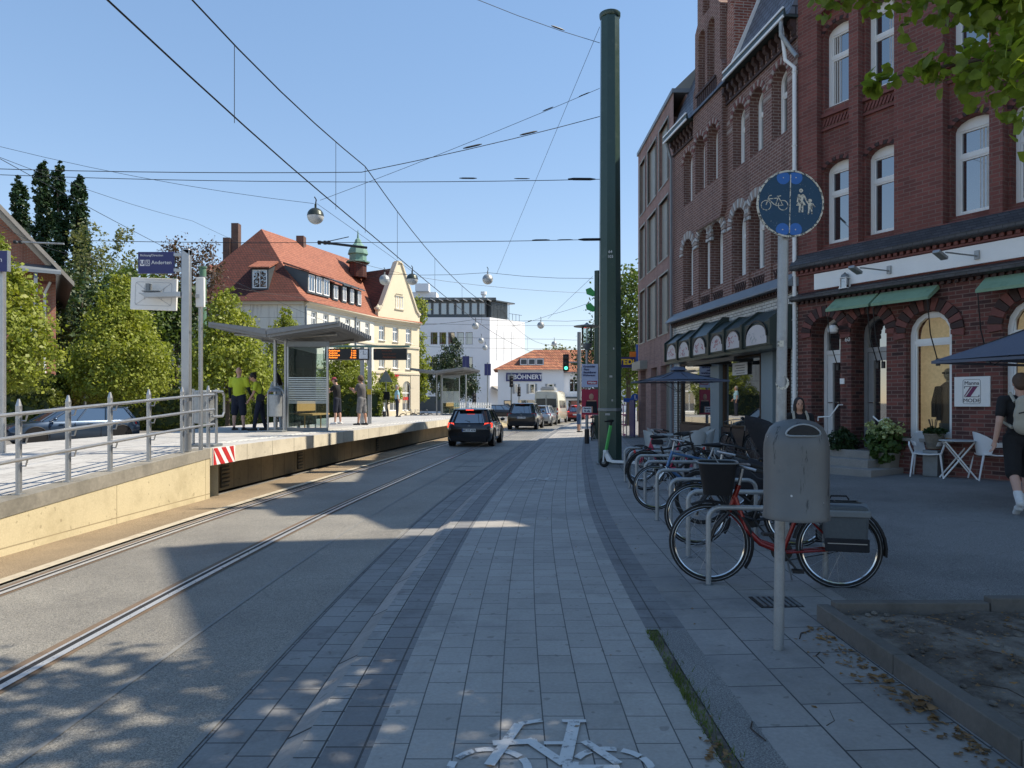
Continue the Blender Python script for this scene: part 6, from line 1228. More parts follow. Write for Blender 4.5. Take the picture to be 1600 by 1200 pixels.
    if basket:
        g = M(); c = hd1 + Vector((.18, 0, -.08)); 
        def rc_(w_, d_, z, n=20): return [c + Vector((w_ * (1 if abs(math.cos(a)) < 1e-9 else math.copysign(abs(math.cos(a)) ** .45, math.cos(a))), d_ * math.copysign(abs(math.sin(a)) ** .45, math.sin(a)), z)) for a in [2 * math.pi * k / n + .01 for k in range(n)]]
        g.rings([rc_(.1, .13, .01), rc_(.12, .15, 0), rc_(.165, .195, .27), rc_(.17, .2, .275), rc_(.158, .19, .27), rc_(.115, .145, .015)], True, True); bo = g.build("basket", "black_plastic", t)
        g = M(); g.tube(rc_(.17, .2, .278), .008, 6, loop=True); g.tube([c + Vector((0, -.19, .28)), c + Vector((.02, -.17, .33)), c + Vector((.03, .17, .33)), c + Vector((0, .19, .28))], .005, 6); g.build("basket_rim", "galv_dark", bo)
        g = M(); [g.box(c + Vector((rnd.uniform(-.08, .08), rnd.uniform(-.1, .1), .2 + rnd.uniform(-.03, .05))), (.12, .1, .08), rnd.uniform(0, 3)) for k in range(4)]; g.build("basket_contents", "black_cloth", bo)
    if pannier:
        for s in (-1, 1):
            g = M(); y0, y1 = s * .07, s * .2; x0, x1 = -wb - .2, -wb + .16
            g.rings([[(x0 + .02 + q, y, z) if k in (0, 3) else (x1 - .02 - q, y, z) for k, y in ((0, y0), (1, y0), (2, y1), (3, y1))] for z, q in ((r + .02, .03), (r + .06, 0), (r + .34, -.015), (r + .38, .0))]); po = g.build("pannier", "pannier_grey", t, bevel=.025)
            g = M(); g.rings([[(x0 - .01, y0 - s * .01, z), (x1 + .01, y0 - s * .01, z), (x1 + .0, y1 + s * .012, z - dz), (x0 - .0, y1 + s * .012, z - dz)] for z, dz in ((r + .36, .07), (r + .395, .05))]); g.build("flap", "pannier_light", po, bevel=.01)
            g = M(); g.b2((x0 + .01, y1 - s * .005, r + .01), (x1 - .01, y1 + s * .012, r + .12)); g.build("bottom_panel", "black_cloth", po, bevel=.01); g = M(); g.b2((x0 + .03, y1 + s * .012, r + .075), (x1 - .03, y1 + s * .015, r + .082)); g.build("reflective_stripe", "steel", po, smooth=0)
        g = M(); g.tube([(-wb - .1, -.1, r + .4), (-wb - .08, -.1, r + .43), (-wb + .04, -.1, r + .43), (-wb + .06, -.1, r + .4)], .008, 6); g.build("carry_handle", "black_cloth", t)
        g = M(); g.tube([(-.28, .05, .62), (-.36, .09, .55), (-.42, .05, .6), (-.38, -.05, .66), (-.3, -.06, .6), (-.27, .0, .68)], .008, 8); g.build("cable_lock", "galv_dark", t)
    if child:
        g = M(); A = lambda x, w_, z: [Vector((x + q * .0, w_ * math.cos(a), z)) for a in (0,) for q in (0,)]
        def sec(x, z0_, z1_, w_): return [Vector((x, w_ * math.copysign(abs(math.cos(a)) ** .6, math.cos(a)), (z0_ + z1_) / 2 + (z1_ - z0_) / 2 * math.copysign(abs(math.sin(a)) ** .7, math.sin(a)))) for a in [2 * math.pi * k / 14 for k in range(14)]]
        g.rings([sec(-.95, .5, .78, .12), sec(-.85, .42, .95, .22), sec(-.62, .45, 1.12, .24), sec(-.42, .52, 1.24, .22), sec(-.28, .6, 1.33, .15), sec(-.16, .95, 1.37, .07), sec(.0, 1.27, 1.4, .02)]); g.build("rain_cover", "black_cloth", t)
        g = M(); g.rings([sec(-.25, .42, .8, .2), sec(-.05, .4, .86, .24), sec(.15, .42, .8, .2)]); g.build("saddle_bag", "black_cloth", t)
    if bag: g = M(); g.box((-.33, 0, .86), (.2, .1, .09)); g.build("saddle_bag", "black_cloth", t, bevel=.02)
    return t
mat("pannier_light", (.16, .18, .19), .7, var=.12, bmp=.15)
bicycle("red step-through bicycle with a black front basket and grey panniers", (2.25, 6.13, gz(2.25)), R(167), "bike_red", True, "bike_black", True, True)
bicycle("blue bicycle with a silver fork standing between the middle hoops", (2.62, 10.35, gz(2.6)), R(178), "bike_blue", False, "chrome", guards=False, rack_=False, r=.33)
bicycle("black bicycle carrying a child seat under a pointed black rain cover", (2.95, 9.0, gz(2.95)), R(172), "bike_black", False, child=True, silver=False)
bicycle("dark bicycle half hidden behind the black basket, its rear wheel showing", (2.55, 7.75, gz(2.5)), R(174), "bike_black", True)
bicycle("dark bicycle with a saddle bag at the far hoops", (2.9, 12.6, gz(2.9)), R(2), "bike_black", False, bag=True, silver=False)
bicycle("bicycle with a pink frame and wide black handlebar at the last hoops", (3.0, 13.8, gz(3)), R(150), "bike_pink", True, "bike_pink")
bicycle("black city bicycle leaning against the shop window plinth", (5.78, 17.9, gz(5.8)), R(108), "bike_black", True, group="bicycles by the shop fronts", lean=R(-7))
bicycle("bicycle parked beside the lamp post with the posters", (3.35, 29.5, gz(3.3)), R(80), "bike_black", group="bicycles by the shop fronts")

# rental scooter at the pole
SCT = thing("e_scooter", "white and green rental scooter leaning at the foot of the green pole", "scooter", (2.25, 17.35, gz(2.3)), R(-28)); mat("scooter_white", (.72, .73, .72), .35, var=.06); mat("scooter_green", (.1, .5, .12), .4, var=.1)
for x, w_ in ((-.0, .06), (.98, .06)):
    g = M(); g.torus((x, 0, .125), .085, .042, 'Y', 24, 8); o = g.build("wheel", "rubber", SCT); g = M(); g.cyl((x, -.045, .125), (x, .045, .125), .05); g.build("hub", "galv_dark", o)
g = M(); g.box((.52, 0, .15), (.62, .17, .07)); g.prism([(.2, .12), (.2, .2), (.06, .42), (-.02, .4), (.08, .15)], -.05, .05); g.build("deck", "scooter_white", SCT, bevel=.012); g = M(); g.box((.52, 0, .188), (.5, .14, .006)); g.build("grip_mat", "rubber", SCT, smooth=0)
g = M(); [g.tube([(.02, s * .06, .4), (.0, s * .065, .125)], .02, 8) for s in (-1, 1)]; g.box((.04, 0, .38), (.08, .16, .08)); g.build("fork", "scooter_white", SCT, bevel=.01)
g = M(); [g.tube([(.05, s * .035, .42), (.17, s * .045, 1.02)], .026, 8) for s in (-1, 1)]; g.build("stem", "scooter_green", SCT); g = M(); g.tube([(.17, 0, 1.02), (.19, 0, 1.12)], .024); g.tube([(.13, -.3, 1.12), (.19, -.12, 1.13), (.19, .12, 1.13), (.13, .3, 1.12)], .017, 8); g.box((.17, 0, 1.13), (.08, .12, .06)); g.build("handlebar", "black_plastic", SCT); g = M(); g.rings([[(.98 + .14 * math.cos(a), w_, .125 + .14 * math.sin(a)) for w_ in (-.05, .05)] for a in np.linspace(.6, 2.6, 8)], closed=False, caps=False); g.build("mudguard", "scooter_white", SCT)

# ------------------------------------------------------------------ parasols, chairs, planters
mat("parasol_cloth", (.12, .14, .19), .85, var=.1, bmp=.12, bscale=120)
def parasol(label, c, size, z0_, z1_, rz):
    t = thing("parasol", label, "parasol", (c[0], c[1], gz(c[0])), rz, "blue grey parasols in front of the shops"); h = size / 2; cor = [(-h, -h), (h, -h), (h, h), (-h, h)]
    g = M(); n = 7
    for k in range(4):
        a, b = Vector(cor[k] + (0,)), Vector(cor[(k + 1) % 4] + (0,)); rows_ = []
        for i in range(n + 1):
            u = i / n; row = []
            for j in range(n + 1): p = a.lerp(b, j / n) * u; sagx = .07 * math.sin(math.pi * j / n) * u * u + .05 * math.sin(math.pi * u); row.append((p.x, p.y, z1_ + (z0_ - z1_) * u + sagx * .3 - .12 * math.sin(math.pi * u) * .5))
            rows_.append(row)
        for i in range(n):
            for j in range(n): g.face([rows_[i][j], rows_[i][j + 1], rows_[i + 1][j + 1], rows_[i + 1][j]])
        g.face([rows_[n][0], rows_[n][n], tuple(Vector(rows_[n][n]) - Vector((0, 0, .04))), tuple(Vector(rows_[n][0]) - Vector((0, 0, .04)))])
    g.rings([[(.18 * x, .18 * y, z1_ - .02) for x, y in ((-1, -1), (1, -1), (1, 1), (-1, 1))], [(.1 * x, .1 * y, z1_ + .07) for x, y in ((-1, -1), (1, -1), (1, 1), (-1, 1))]]); g.build("canopy", "parasol_cloth", t, smooth=50)
    g = M(); g.cyl((0, 0, 0), (0, 0, z1_), .024); g.build("pole", "black_metal", t); g = M(); g.lathe([(.3, 0), (.3, .06), (.04, .1), (.04, .3)], 20); g.build("base", "galv_dark", t)
    g = M(); [g.tube([(0, 0, z1_ - .03), (x * .98, y * .98, z0_ - .03)], .009, 5) for x, y in cor + [(0, -h), (h, 0), (0, h), (-h, 0)]]; [g.tube([(0, 0, z0_ - .3), (x * .5, y * .5, (z0_ + z1_) / 2 - .04)], .007, 5) for x, y in cor]; g.build("ribs", "black_metal", t); return t
parasol("blue grey parasol over the cafe chairs in front of the gabled house", (4.35, 18.6), 1.95, 2.08, 2.38, R(8)); parasol("blue grey parasol at the right picture edge beside the dress shop sign", (7.98, 9.8), 2.7, 2.02, 2.78, R(22))
mat("plastic_white", (.72, .74, .76), .4, var=.05); mat("plastic_grey", (.42, .45, .46), .5, var=.06)
def armchair(label, x, Y, rz, m="plastic_white", group="cafe chairs"):
    t = thing("garden_chair", label, "chair", (x, Y, gz(x)), rz, group)
    def row(f, n=9): return [f(k / (n - 1) * 2 - 1) for k in range(n)]
    def sheet(rows_, th, nm):
        g = M(); N = len(rows_[0])
        for s in (0, 1):
            for a, b in zip(rows_, rows_[1:]):
                for k in range(N - 1): g.face([tuple(Vector(p) + Vector(th) * s) for p in (a[k], a[k + 1], b[k + 1], b[k])])
        for r_ in (rows_[0], rows_[-1]):
            for k in range(N - 1): g.face([r_[k], r_[k + 1], tuple(Vector(r_[k + 1]) + Vector(th)), tuple(Vector(r_[k]) + Vector(th))])
        for e in (0, -1):
            for a, b in zip(rows_, rows_[1:]): g.face([a[e], b[e], tuple(Vector(b[e]) + Vector(th)), tuple(Vector(a[e]) + Vector(th))])
        return g.build(nm, m, t, smooth=50)
    sheet([row(lambda u, y=y: (u * .23, y, .44 - .02 * (1 - u * u) + (.015 if y > .1 else 0))) for y in (-.24, -.12, 0, .12, .22)], (0, 0, .02), "seat")
    # one curved shell makes the back and the arms
    ang = np.linspace(-2.45, 2.45, 25); top = [(.29 * math.sin(a), .03 + .27 * -(-math.cos(a)) if abs(a) < 1.57 else .03 - .36 * (abs(a) - 1.57), .66 + .19 * max(0, math.cos(a)) ** .8) for a in ang]; bot = [(.25 * math.sin(a), .02 + .22 * math.cos(a) if abs(a) < 1.57 else .02 - .36 * (abs(a) - 1.57), .46 + (.0 if abs(a) < 1.3 else .13)) for a in ang]
    mid = [tuple((Vector(p) + Vector(q)) / 2 * 1.0) for p, q in zip(top, bot)]; sheet([bot, mid, top], (0, 0, .012), "shell")
    for sx in (-1, 1):
        for sy in (-1, 1):
            g = M(); g.tube([(sx * .22, sy * .21, .45), (sx * .27, sy * (.25 if sy < 0 else .3), 0)], [.02, .013], 8); g.build("leg", m, t)
        g = M(); g.tube([(sx * .23, -.22, .44), (sx * .285, -.27, .6), (sx * .29, -.22, .66)], .017, 8); g.build("arm_post", m, t)
    return t
armchair("white plastic armchair facing the street, left of the bistro table", 7.93, 13.55, R(-35)); armchair("white plastic armchair seen from behind its side, right of the bistro table", 8.62, 12.75, R(75))
t = thing("bistro_table", "round grey bistro table on crossed legs between the white chairs", "table", (8.2, 13.05, gz(8.2)), R(-20)); g = M(); g.lathe([(.02, .69), (.31, .69), (.315, .7), (.31, .712), (.01, .714)], 28); g.build("top", "plastic_grey", t)
for s, y in ((-1, -.16), (1, -.12), (1, .16), (-1, .12)): g = M(); g.tube([(-s * .27, y, 0), (s * .24, y, .69)], .014, 8); g.build("leg", "white_frame", t)
for x, Y, rz, lab in ((3.55, 17.6, 100, "grey cafe chair nearest the green pole, under the parasol"), (3.9, 18.9, 80, "grey cafe chair behind the nearest one, under the parasol"), (4.75, 17.7, -95, "grey cafe chair right of the parasol pole"), (5.0, 19.0, -80, "grey cafe chair close to the shop window"), (4.35, 17.0, 180, "grey cafe chair with its back to the street stands")): armchair(lab, x, Y, R(rz), "plastic_grey", "grey cafe chairs under the parasol")
t = thing("cafe_table", "square grey cafe table under the parasol", "table", (4.2, 17.9, gz(4.2)), R(8)); g = M(); g.b2((-.4, -.4, .7), (.4, .4, .73)); g.build("top", "plastic_grey", t, bevel=.01); [M().cyl((x, y, 0), (x * .9, y * .9, .7), .02).build("leg", "galv_dark", t) for x in (-.33, .33) for y in (-.33, .33)]
mat("terracotta_grey", (.32, .3, .26), .9, var=.2, scale=6, bmp=.4, bscale=30); mat("wicker", (.2, .17, .13), .85, var=.35, scale=25, bmp=1, bscale=60); leafmat("leaf_hydrangea", (.06, .11, .03), .2); leafmat("flower_pale", (.45, .52, .3), .2); leafmat("leaf_box", (.02, .045, .015), .1)
def planter(label, x, Y, w_, h, foliage, flowers=None, mm="terracotta_grey", round_=False, zb_=None):
    t = thing("potted_plant", label, "plant", (x, Y, gz(x) if zb_ is None else zb_), R(-60), "pots by the shop entrance"); g = M()
    if round_: g.lathe([(w_ * .36, 0), (w_ * .5, h), (w_ * .54, h), (w_ * .54, h + .03), (w_ * .46, h + .03), (w_ * .44, h - .03)], 24)
    else: g.rings([[(a * s_, b * s_, z) for a, b in ((-1, -1), (1, -1), (1, 1), (-1, 1))] for s_, z in ((w_ * .42, 0), (w_ * .5, h - .05), (w_ * .54, h - .05), (w_ * .54, h), (w_ * .46, h), (w_ * .44, h - .06))])
    g.build("pot", mm, t, smooth=30)
    for nm, (bl, n, sz, lm, sd) in (("foliage", foliage),) + ((("flowers", flowers),) if flowers else ()):
        me = leaf_mesh(bl, n, sz, sd, shape=6, clump=.25, per=10); me.materials.append(MATS[lm]); o = bpy.data.objects.new(nm, me); COL.objects.link(o); o.parent = t
    g = M(); [g.tube([(0, 0, h - .05), (rnd.uniform(-.1, .1), rnd.uniform(-.1, .1), h + .3)], .008, 5) for k in range(6)]; g.build("stems", "bark", t)
planter("dark clipped shrub in a square stone pot at the left of the entrance steps", 7.05, 15.15, .36, .34, ([(0, 0, .56, .27, .27, .24)], 1600, .05, "leaf_box", 71), zb_=.2)
planter("pale flowered hydrangea in a carved stone pot on the entrance steps", 7.55, 14.35, .44, .4, ([(0, 0, .62, .36, .36, .25), (.1, -.25, .4, .2, .15, .2)], 1500, .075, "leaf_hydrangea", 72), ([(.28 * math.cos(a), .28 * math.sin(a), .84 + .1 * math.sin(a * 2.3), .1, .1, .08) for a in np.arange(0, 6.2, .7)] + [(0, 0, .98, .13, .13, .09), (.1, -.12, .93, .11, .11, .08)], 2800, .032, "flower_pale", 73), zb_=.2)
planter("wicker basket of dark flowers on the shop window sill", 8.05, 13.55, .34, .26, ([(0, 0, .32, .2, .18, .08)], 500, .045, "leaf_dark", 74), None, "wicker", True, zb_=.72)
g = M(); t = thing("pot_stand", "low brick coloured plinth under the wicker basket", "plinth", (8.05, 13.55, gz(8.05)), R(-60)); g.b2((-.14, -.14, 0), (.14, .14, .5)); g.build("block", "galv_dark", t, bevel=.01)
t = thing("wall_lantern", "small white lantern standing on the ledge of the brick house", "lantern", Matrix.Translation(B1.location) @ Matrix.Rotation(B1.rotation_euler.z, 4, 'Z') @ Vector((1.28, -.11, 3.88)), B1.rotation_euler.z); g = M(); [g.b2((x - .012, y - .012, .02), (x + .012, y + .012, .22)) for x in (-.07, .07) for y in (-.07, .07)]; g.b2((-.09, -.09, 0), (.09, .09, .02)); g.b2((-.09, -.09, .22), (.09, .09, .235)); g.build("frame", "white_paint", t, smooth=0); g = M(); g.lathe([(.09, .236), (.07, .3), (.02, .33), (.01, .35)], 8); g.build("roof", "galv_dark", t); g = M(); g.b2((-.06, -.06, .02), (.06, .06, .21)); g.build("pane", "window_glass", t, smooth=0)
t = thing("display_board", "yellow edged dark display box standing by the shop entrance", "sign board", (6.1, 16.5, gz(6.1)), R(-75)); g = M(); g.b2((-.16, -.22, 0), (.1, .22, .68)); g.build("box", "black_plastic", t, bevel=.01); g = M(); g.b2((-.22, -.23, 0), (-.165, .23, .7)); g.build("edge_panel", mat("board_yellow", (.5, .33, .1), .6, var=.15), t, smooth=0)
t = thing("goods_rack", "rack of colourful children's scooters outside the discount shop", "display rack", (4.95, 31.6, gz(5)), R(-85)); g = M(); [g.tube([(x, 0, 0), (x, 0, 1.5), (x + .0, .3, 1.5), (x, .3, 0)], .02) for x in (-.6, .6)]; g.build("rack_frame", "galv_dark", t)
mat("toy_pink", (.5, .05, .2), .5); mat("toy_dark", (.03, .03, .08), .5)
for k in range(6):
    q = thing("toy_scooter", ("pink toy scooter on the goods rack, " if k % 2 else "dark toy scooter on the goods rack, ") + ("top row", "middle row", "bottom row")[k // 2], "toy", (4.72 + .1 * (k % 2), 31.2 - .45 * (k % 2), gz(5) + .05 + .42 * (2 - k // 2)), R(-90), "toy scooters on the rack"); g = M(); g.box((.2, 0, .08), (.4, .1, .03)); g.tube([(0, 0, .06), (-.05, 0, .5)], .02); g.tube([(-.05, -.15, .5), (-.05, .15, .5)], .02); g.build("deck", "toy_pink" if k % 2 else "toy_dark", q)
    [M().torus((x, 0, .05), .04, .018, 'Y', 14, 6).build("wheel", "toy_pink", q) for x in (0, .4)]
t = thing("banner_stand", "dark upright advertising stand by the modern block's corner", "sign board", (5.15, 30.4, gz(5.1)), R(-80)); g = M(); g.b2((-.3, -.03, .05), (.3, .03, 1.6)); g.build("panel", "blue_sign", t, smooth=0); g = M(); g.b2((-.3, -.2, 0), (.3, .2, .05)); g.build("foot", "galv_dark", t, smooth=0)

# mannequin in the shop window
t = thing("mannequin", "shop window mannequin in a dark jacket and sunglasses", "mannequin", Matrix.Translation(B1.location) @ Matrix.Rotation(B1.rotation_euler.z, 4, 'Z') @ Vector((3.17, .37, .75)), B1.rotation_euler.z)
mat("mannequin_skin", (.5, .42, .3), .4); mat("jacket_dark", (.03, .03, .032), .8, var=.3); mat("shirt_tan", (.28, .2, .14), .8, var=.2, scale=20)
g = M(); g.ball((0, -.02, 1.25), (.075, .09, .115)); g.cyl((0, 0, 1.05), (0, 0, 1.18), .045); g.build("head", "mannequin_skin", t); g = M(); g.rings([[(w_ * math.cos(a), d_ * math.sin(a), z) for a in [2 * math.pi * k / 16 for k in range(16)]] for w_, d_, z in ((.15, .09, .3), (.13, .085, .55), (.17, .1, .85), (.19, .09, 1.0), (.06, .06, 1.1))]); g.build("shirt", "shirt_tan", t)
for s in (-1, 1): g = M(); g.rings([[(s * (.08 + .12 * k / 6) , -.115 + .012 * abs(k - 3), z) if False else (s * (.07 + .16 * math.sin(math.pi / 2 * k / 6)), -.115 * math.cos(math.pi / 2 * k / 6), z) for k in range(7)] for z in (.35, .6, .85, 1.02)], closed=False, caps=False); g.tube([(s * .2, 0, 1.0), (s * .27, -.02, .7), (s * .25, -.06, .42)], [.06, .052, .045], 8); g.build("jacket_half", "jacket_dark", t)
g = M(); g.b2((-.065, -.115, 1.255), (-.008, -.1, 1.285)); g.b2((.008, -.115, 1.255), (.065, -.1, 1.285)); g.b2((-.07, -.11, 1.28), (.07, -.1, 1.29)); g.build("sunglasses", "black_plastic", t, smooth=0); g = M(); g.rings([[(w_ * math.cos(a), w_ * .8 * math.sin(a), z) for a in [2 * math.pi * k / 12 for k in range(12)]] for w_, z in ((.16, .02), (.17, .3))]); g.build("trousers", "pannier_light", t)

# grass, fallen leaves and twigs
leafmat("blade", (.08, .12, .025), .2); leafmat("dry_leaf", (.2, .12, .055), .15, .5); mat("twig", (.06, .045, .035), .9)
r_ = np.random.default_rng(5)
def scatter(name, label, pts, size, lm, seed, flat=True, up=.02):
    n = len(pts); r2 = np.random.default_rng(seed); ang = r2.uniform(0, 6.28, n); s = size * r2.uniform(.5, 1.5, n); P = np.array(pts); tl = r2.normal(size=(n, 2)) * .35; V = []
    for u, v, h in ((-.5, 0, 0), (-.1, -.3, .12), (.5, 0, .05), (-.1, .3, .12)):
        x = s * (u * np.cos(ang) - v * np.sin(ang)); y = s * (u * np.sin(ang) + v * np.cos(ang)); z = s * h + np.abs(x * tl[:, 0] + y * tl[:, 1]) + .004; V.append(P + np.stack([x, y, z], 1))
    V = np.stack(V, 1).reshape(-1, 3); me = bpy.data.meshes.new(name); me.from_pydata(V.tolist(), [], [(4 * k, 4 * k + 1, 4 * k + 2, 4 * k + 3) for k in range(n)]); me.materials.append(MATS[lm]); o = bpy.data.objects.new(name, me); COL.objects.link(o); o["kind"] = "stuff"; tag(o, label); return o
g = M()
for k in range(1500):
    Y = 2.2 + 2.75 * r_.random(); dens = .5 + .5 * math.sin(Y * 5 + 1); 
    if r_.random() > dens + .25: continue
    x = KX(Y) + 2.02 + abs(r_.normal()) * .045 + .02; h = r_.uniform(.015, .05); a = r_.uniform(0, 6.28); w_ = .003; dx, dy = r_.normal(size=2) * .018; g.face([(x - w_ * math.cos(a), Y - w_ * math.sin(a), 0), (x + w_ * math.cos(a), Y + w_ * math.sin(a), 0), (x + dx, Y + dy, h)])
o = g.build("verge_grass", "blade", smooth=0); o["kind"] = "stuff"; tag(o, "thin strip of grass growing along the asphalt band")
scatter("dry_leaves", "fallen dry leaves along the bed kerb and over the soil", [(2.16 - abs(r_.normal()) * .09, 1.6 + 3.4 * r_.random(), gz(2.1)) for k in range(420)] + [(2.35 + 3.6 * r_.random() ** .8, 1.2 + 3.7 * r_.random(), .095 + gz(3) * .6) for k in range(1100)] + [(KX(Y) + 2.05 + r_.normal() * .04, Y, 0) for Y in 2.0 + 1.4 * r_.random(160)], .035, "dry_leaf", 3)
scatter("litter_leaves", "few scattered leaf scraps on the paving", [(-.5 + 4.5 * r_.random(), 2.5 + 8 * r_.random(), 0.002 + gz(2.5) * 0) for k in range(40)], .03, "dry_leaf", 4)
scatter("leaf_debris", "pale crumbled leaf debris over the soil", [(2.35 + 3.7 * r_.random(), 1.2 + 3.8 * r_.random(), .1 + gz(3) * .7) for k in range(2200)], .02, "dry_leaf", 8)
scatter("big_leaves", "heap of pale dry leaves against the bed kerb", [(2.1 + r_.normal() * .04, 3.75 + r_.normal() * .1, .03) for k in range(22)], .065, "dry_leaf", 9)
g = M()
for k in range(70):
    x, y = 2.4 + 3.4 * r_.random(), 1.3 + 3.6 * r_.random(); a = r_.uniform(0, 6.28); l = r_.uniform(.05, .3); z = .1 + gz(x) * .9; g.tube([(x, y, z), (x + l * .5 * math.cos(a), y + l * .5 * math.sin(a), z + .01), (x + l * math.cos(a + .3), y + l * math.sin(a + .3), z)], .003, 4)
for (x, y) in ((1.95, 4.5), (1.55, 3.5), (1.2, 3.55), (2.05, 4.9)):
    a = r_.uniform(0, 6.28); z = gz(x) + .006; g.tube([(x, y, z), (x + .08 * math.cos(a), y + .08 * math.sin(a), z), (x + .2 * math.cos(a + .4), y + .2 * math.sin(a + .4), z)], .004, 4)
o = g.build("twigs", "twig", smooth=0); o["kind"] = "stuff"; tag(o, "dry twigs lying on the soil of the bed")
g = M()
for k in range(800):
    x, y = 2.35 + 3.7 * r_.random(), 1.2 + 3.8 * r_.random(); s = r_.uniform(.006, .026); g.ball((x, y, hz(x, y) + s * .2), (s, s * 1.2, s * .7), 6, 4)
o = g.build("soil_clods", "soil"); o["kind"] = "stuff"; tag(o, "small clods and stones on the soil")
# ------------------------------------------------------------------ vehicles
def paint(name, col, metal=.3):
    if name in MATS: return MATS[name]
    m, t, b = _base(name, .28, metal, .5); o = _n(t, "ShaderNodeTexCoord").outputs["Object"]
    c = mixc(t, ramp(t, noise(t, o, 3, 5), .45, .75), col, tuple(x * .75 + .02 for x in col)); t.links.new(c, b.inputs["Base Color"]); b.inputs["Coat Weight"].default_value = .8; b.inputs["Coat Roughness"].default_value = .04; return m
mat("tail_red", (.35, .01, .01), .15, var=.1); mat("tail_lit", (1, .06, .03), .3, emit=1.4); mat("lamp_clear", (.7, .72, .72), .1, var=.05); mat("plate_white", (.75, .76, .74), .5, var=.03)
def car(label, loc, rz, kind, pm, plate=None, lit=False, group="cars on the road"):
    L, W, H, belt, ch, gb = dict(hatch=(4.0, 1.74, 1.46, .93, .16, (-1.9, -1.62, 1.15, .45)), suv=(4.45, 1.86, 1.66, 1.05, .2, (-2.1, -1.78, 1.15, .4)), wagon=(4.65, 1.8, 1.48, .93, .15, (-2.2, -1.85, 1.25, .45)))[kind]
    t = thing("car", label, "car", loc, rz, group); h = W / 2
    def section(x, zb_, zt, w_): 
        p = [(w_ * .86, zb_), (w_ * .97, zb_ + .1), (w_, zb_ + .28), (w_ * 1.0, (zb_ + zt) / 2 + .1), (w_ * .965, zt - .07), (w_ * .9, zt - .01), (w_ * .5, zt + .012)]
        return [Vector((x, y, z)) for y, z in p] + [Vector((x, -y, z)) for y, z in reversed(p)]
    e = L / 2; g = M(); hood = belt - .02 if kind != 'suv' else belt - .05
    g.rings([section(-e + .0, ch + .22, belt - .2, h * .8), section(-e + .05, ch + .1, belt - .08, h * .92), section(-e + .22, ch + .04, belt, h * .985), section(-e + .8, ch, belt + .02, h), section(0, ch, belt + .01, h), section(gb[2] - .1, ch, hood, h * .995), section(e - .55, ch, hood - .07, h * .97), section(e - .2, ch + .04, hood - .16, h * .9), section(e - .04, ch + .1, hood - .28, h * .76), section(e, ch + .2, hood - .36, h * .66)]); body = g.build("body", pm, t, smooth=42)
    # glasshouse
    rb, rt, fb, ft = gb; zr = H - .07
    def plan(x0, x1, w0, z, c=.16): return [Vector((x, y, z)) for x, y in ((x0, -w0 + c), (x0 + c * .8, -w0), (x1 - c * 1.4, -w0), (x1, -w0 + c * 1.6), (x1, w0 - c * 1.6), (x1 - c * 1.4, w0), (x0 + c * .8, w0), (x0, w0 - c))]
    g = M(); g.rings([plan(rb, fb, h * .9, belt - .03), plan(rt, ft, h * .72, zr)]); g.build("windows", "car_glass", t, smooth=20)
    g = M(); g.rings([plan(rt - .03, ft + .05, h * .735, zr - .02), plan(rt - .05, ft + .03, h * .73, zr + .03), plan(rt + .12, ft - .1, h * .62, H - .005), plan(rt + .4, ft - .35, h * .4, H)]); g.build("roof", pm, t, smooth=40)
    g = M(); A = plan(rb, fb, h * .9, belt - .03); B_ = plan(rt, ft, h * .72, zr)
    for k in range(8): g.tube([A[k] * 1.004, B_[k] * 1.004 + Vector((0, 0, .0))], [.05 if k in (0, 1, 6, 7) else .035, .035], 6)
    for s in (-1, 1):
        for u in (.36, .66): g.tube([Vector((rb + (fb - rb) * u, s * h * .905, belt)), Vector((rt + (ft - rt) * u, s * h * .725, zr))], .03, 6)
    g.build("pillars", pm, t)
    for sx, x in ((-1, -e + .78), (1, e - .82)):
        for sy in (-1, 1):
            g = M(); g.m = Matrix.Translation((x, sy * (h - .11), .32)) @ Matrix.Rotation(R(90), 4, 'X'); g.lathe([(.2, -.1), (.3, -.1), (.32, -.07), (.32, .07), (.3, .1), (.2, .1)], 28); wo = g.build("wheel", "rubber", t)
            g = M(); g.m = Matrix.Translation((x, sy * (h - .015), .32)) @ Matrix.Rotation(R(90), 4, 'X'); g.lathe([(.2, .0), (.205, -.01), (.19, .01), (.03, .012), (.01, .02)], 20)
            for k in range(5): a = 2 * math.pi * k / 5; g.box((.11 * math.cos(a), .11 * math.sin(a), -sy * .012), (.2, .045, .025), a)
            g.build("rim", "galv", wo); g = M(); g.tube([(x + .375 * math.cos(a), sy * (h - .005), .33 + .375 * math.sin(a)) for a in np.linspace(-.3, math.pi + .3, 16)], .03, 6); g.build("wheel_arch", "black_plastic", t)
            g = M(); g.m = Matrix.Translation((x, sy * (h - .06), .33)) @ Matrix.Rotation(R(90), 4, 'X'); g.lathe([(.36, -.07), (.36, .068), (.01, .068)], 24); g.build("arch_shadow", "black_plastic", t)
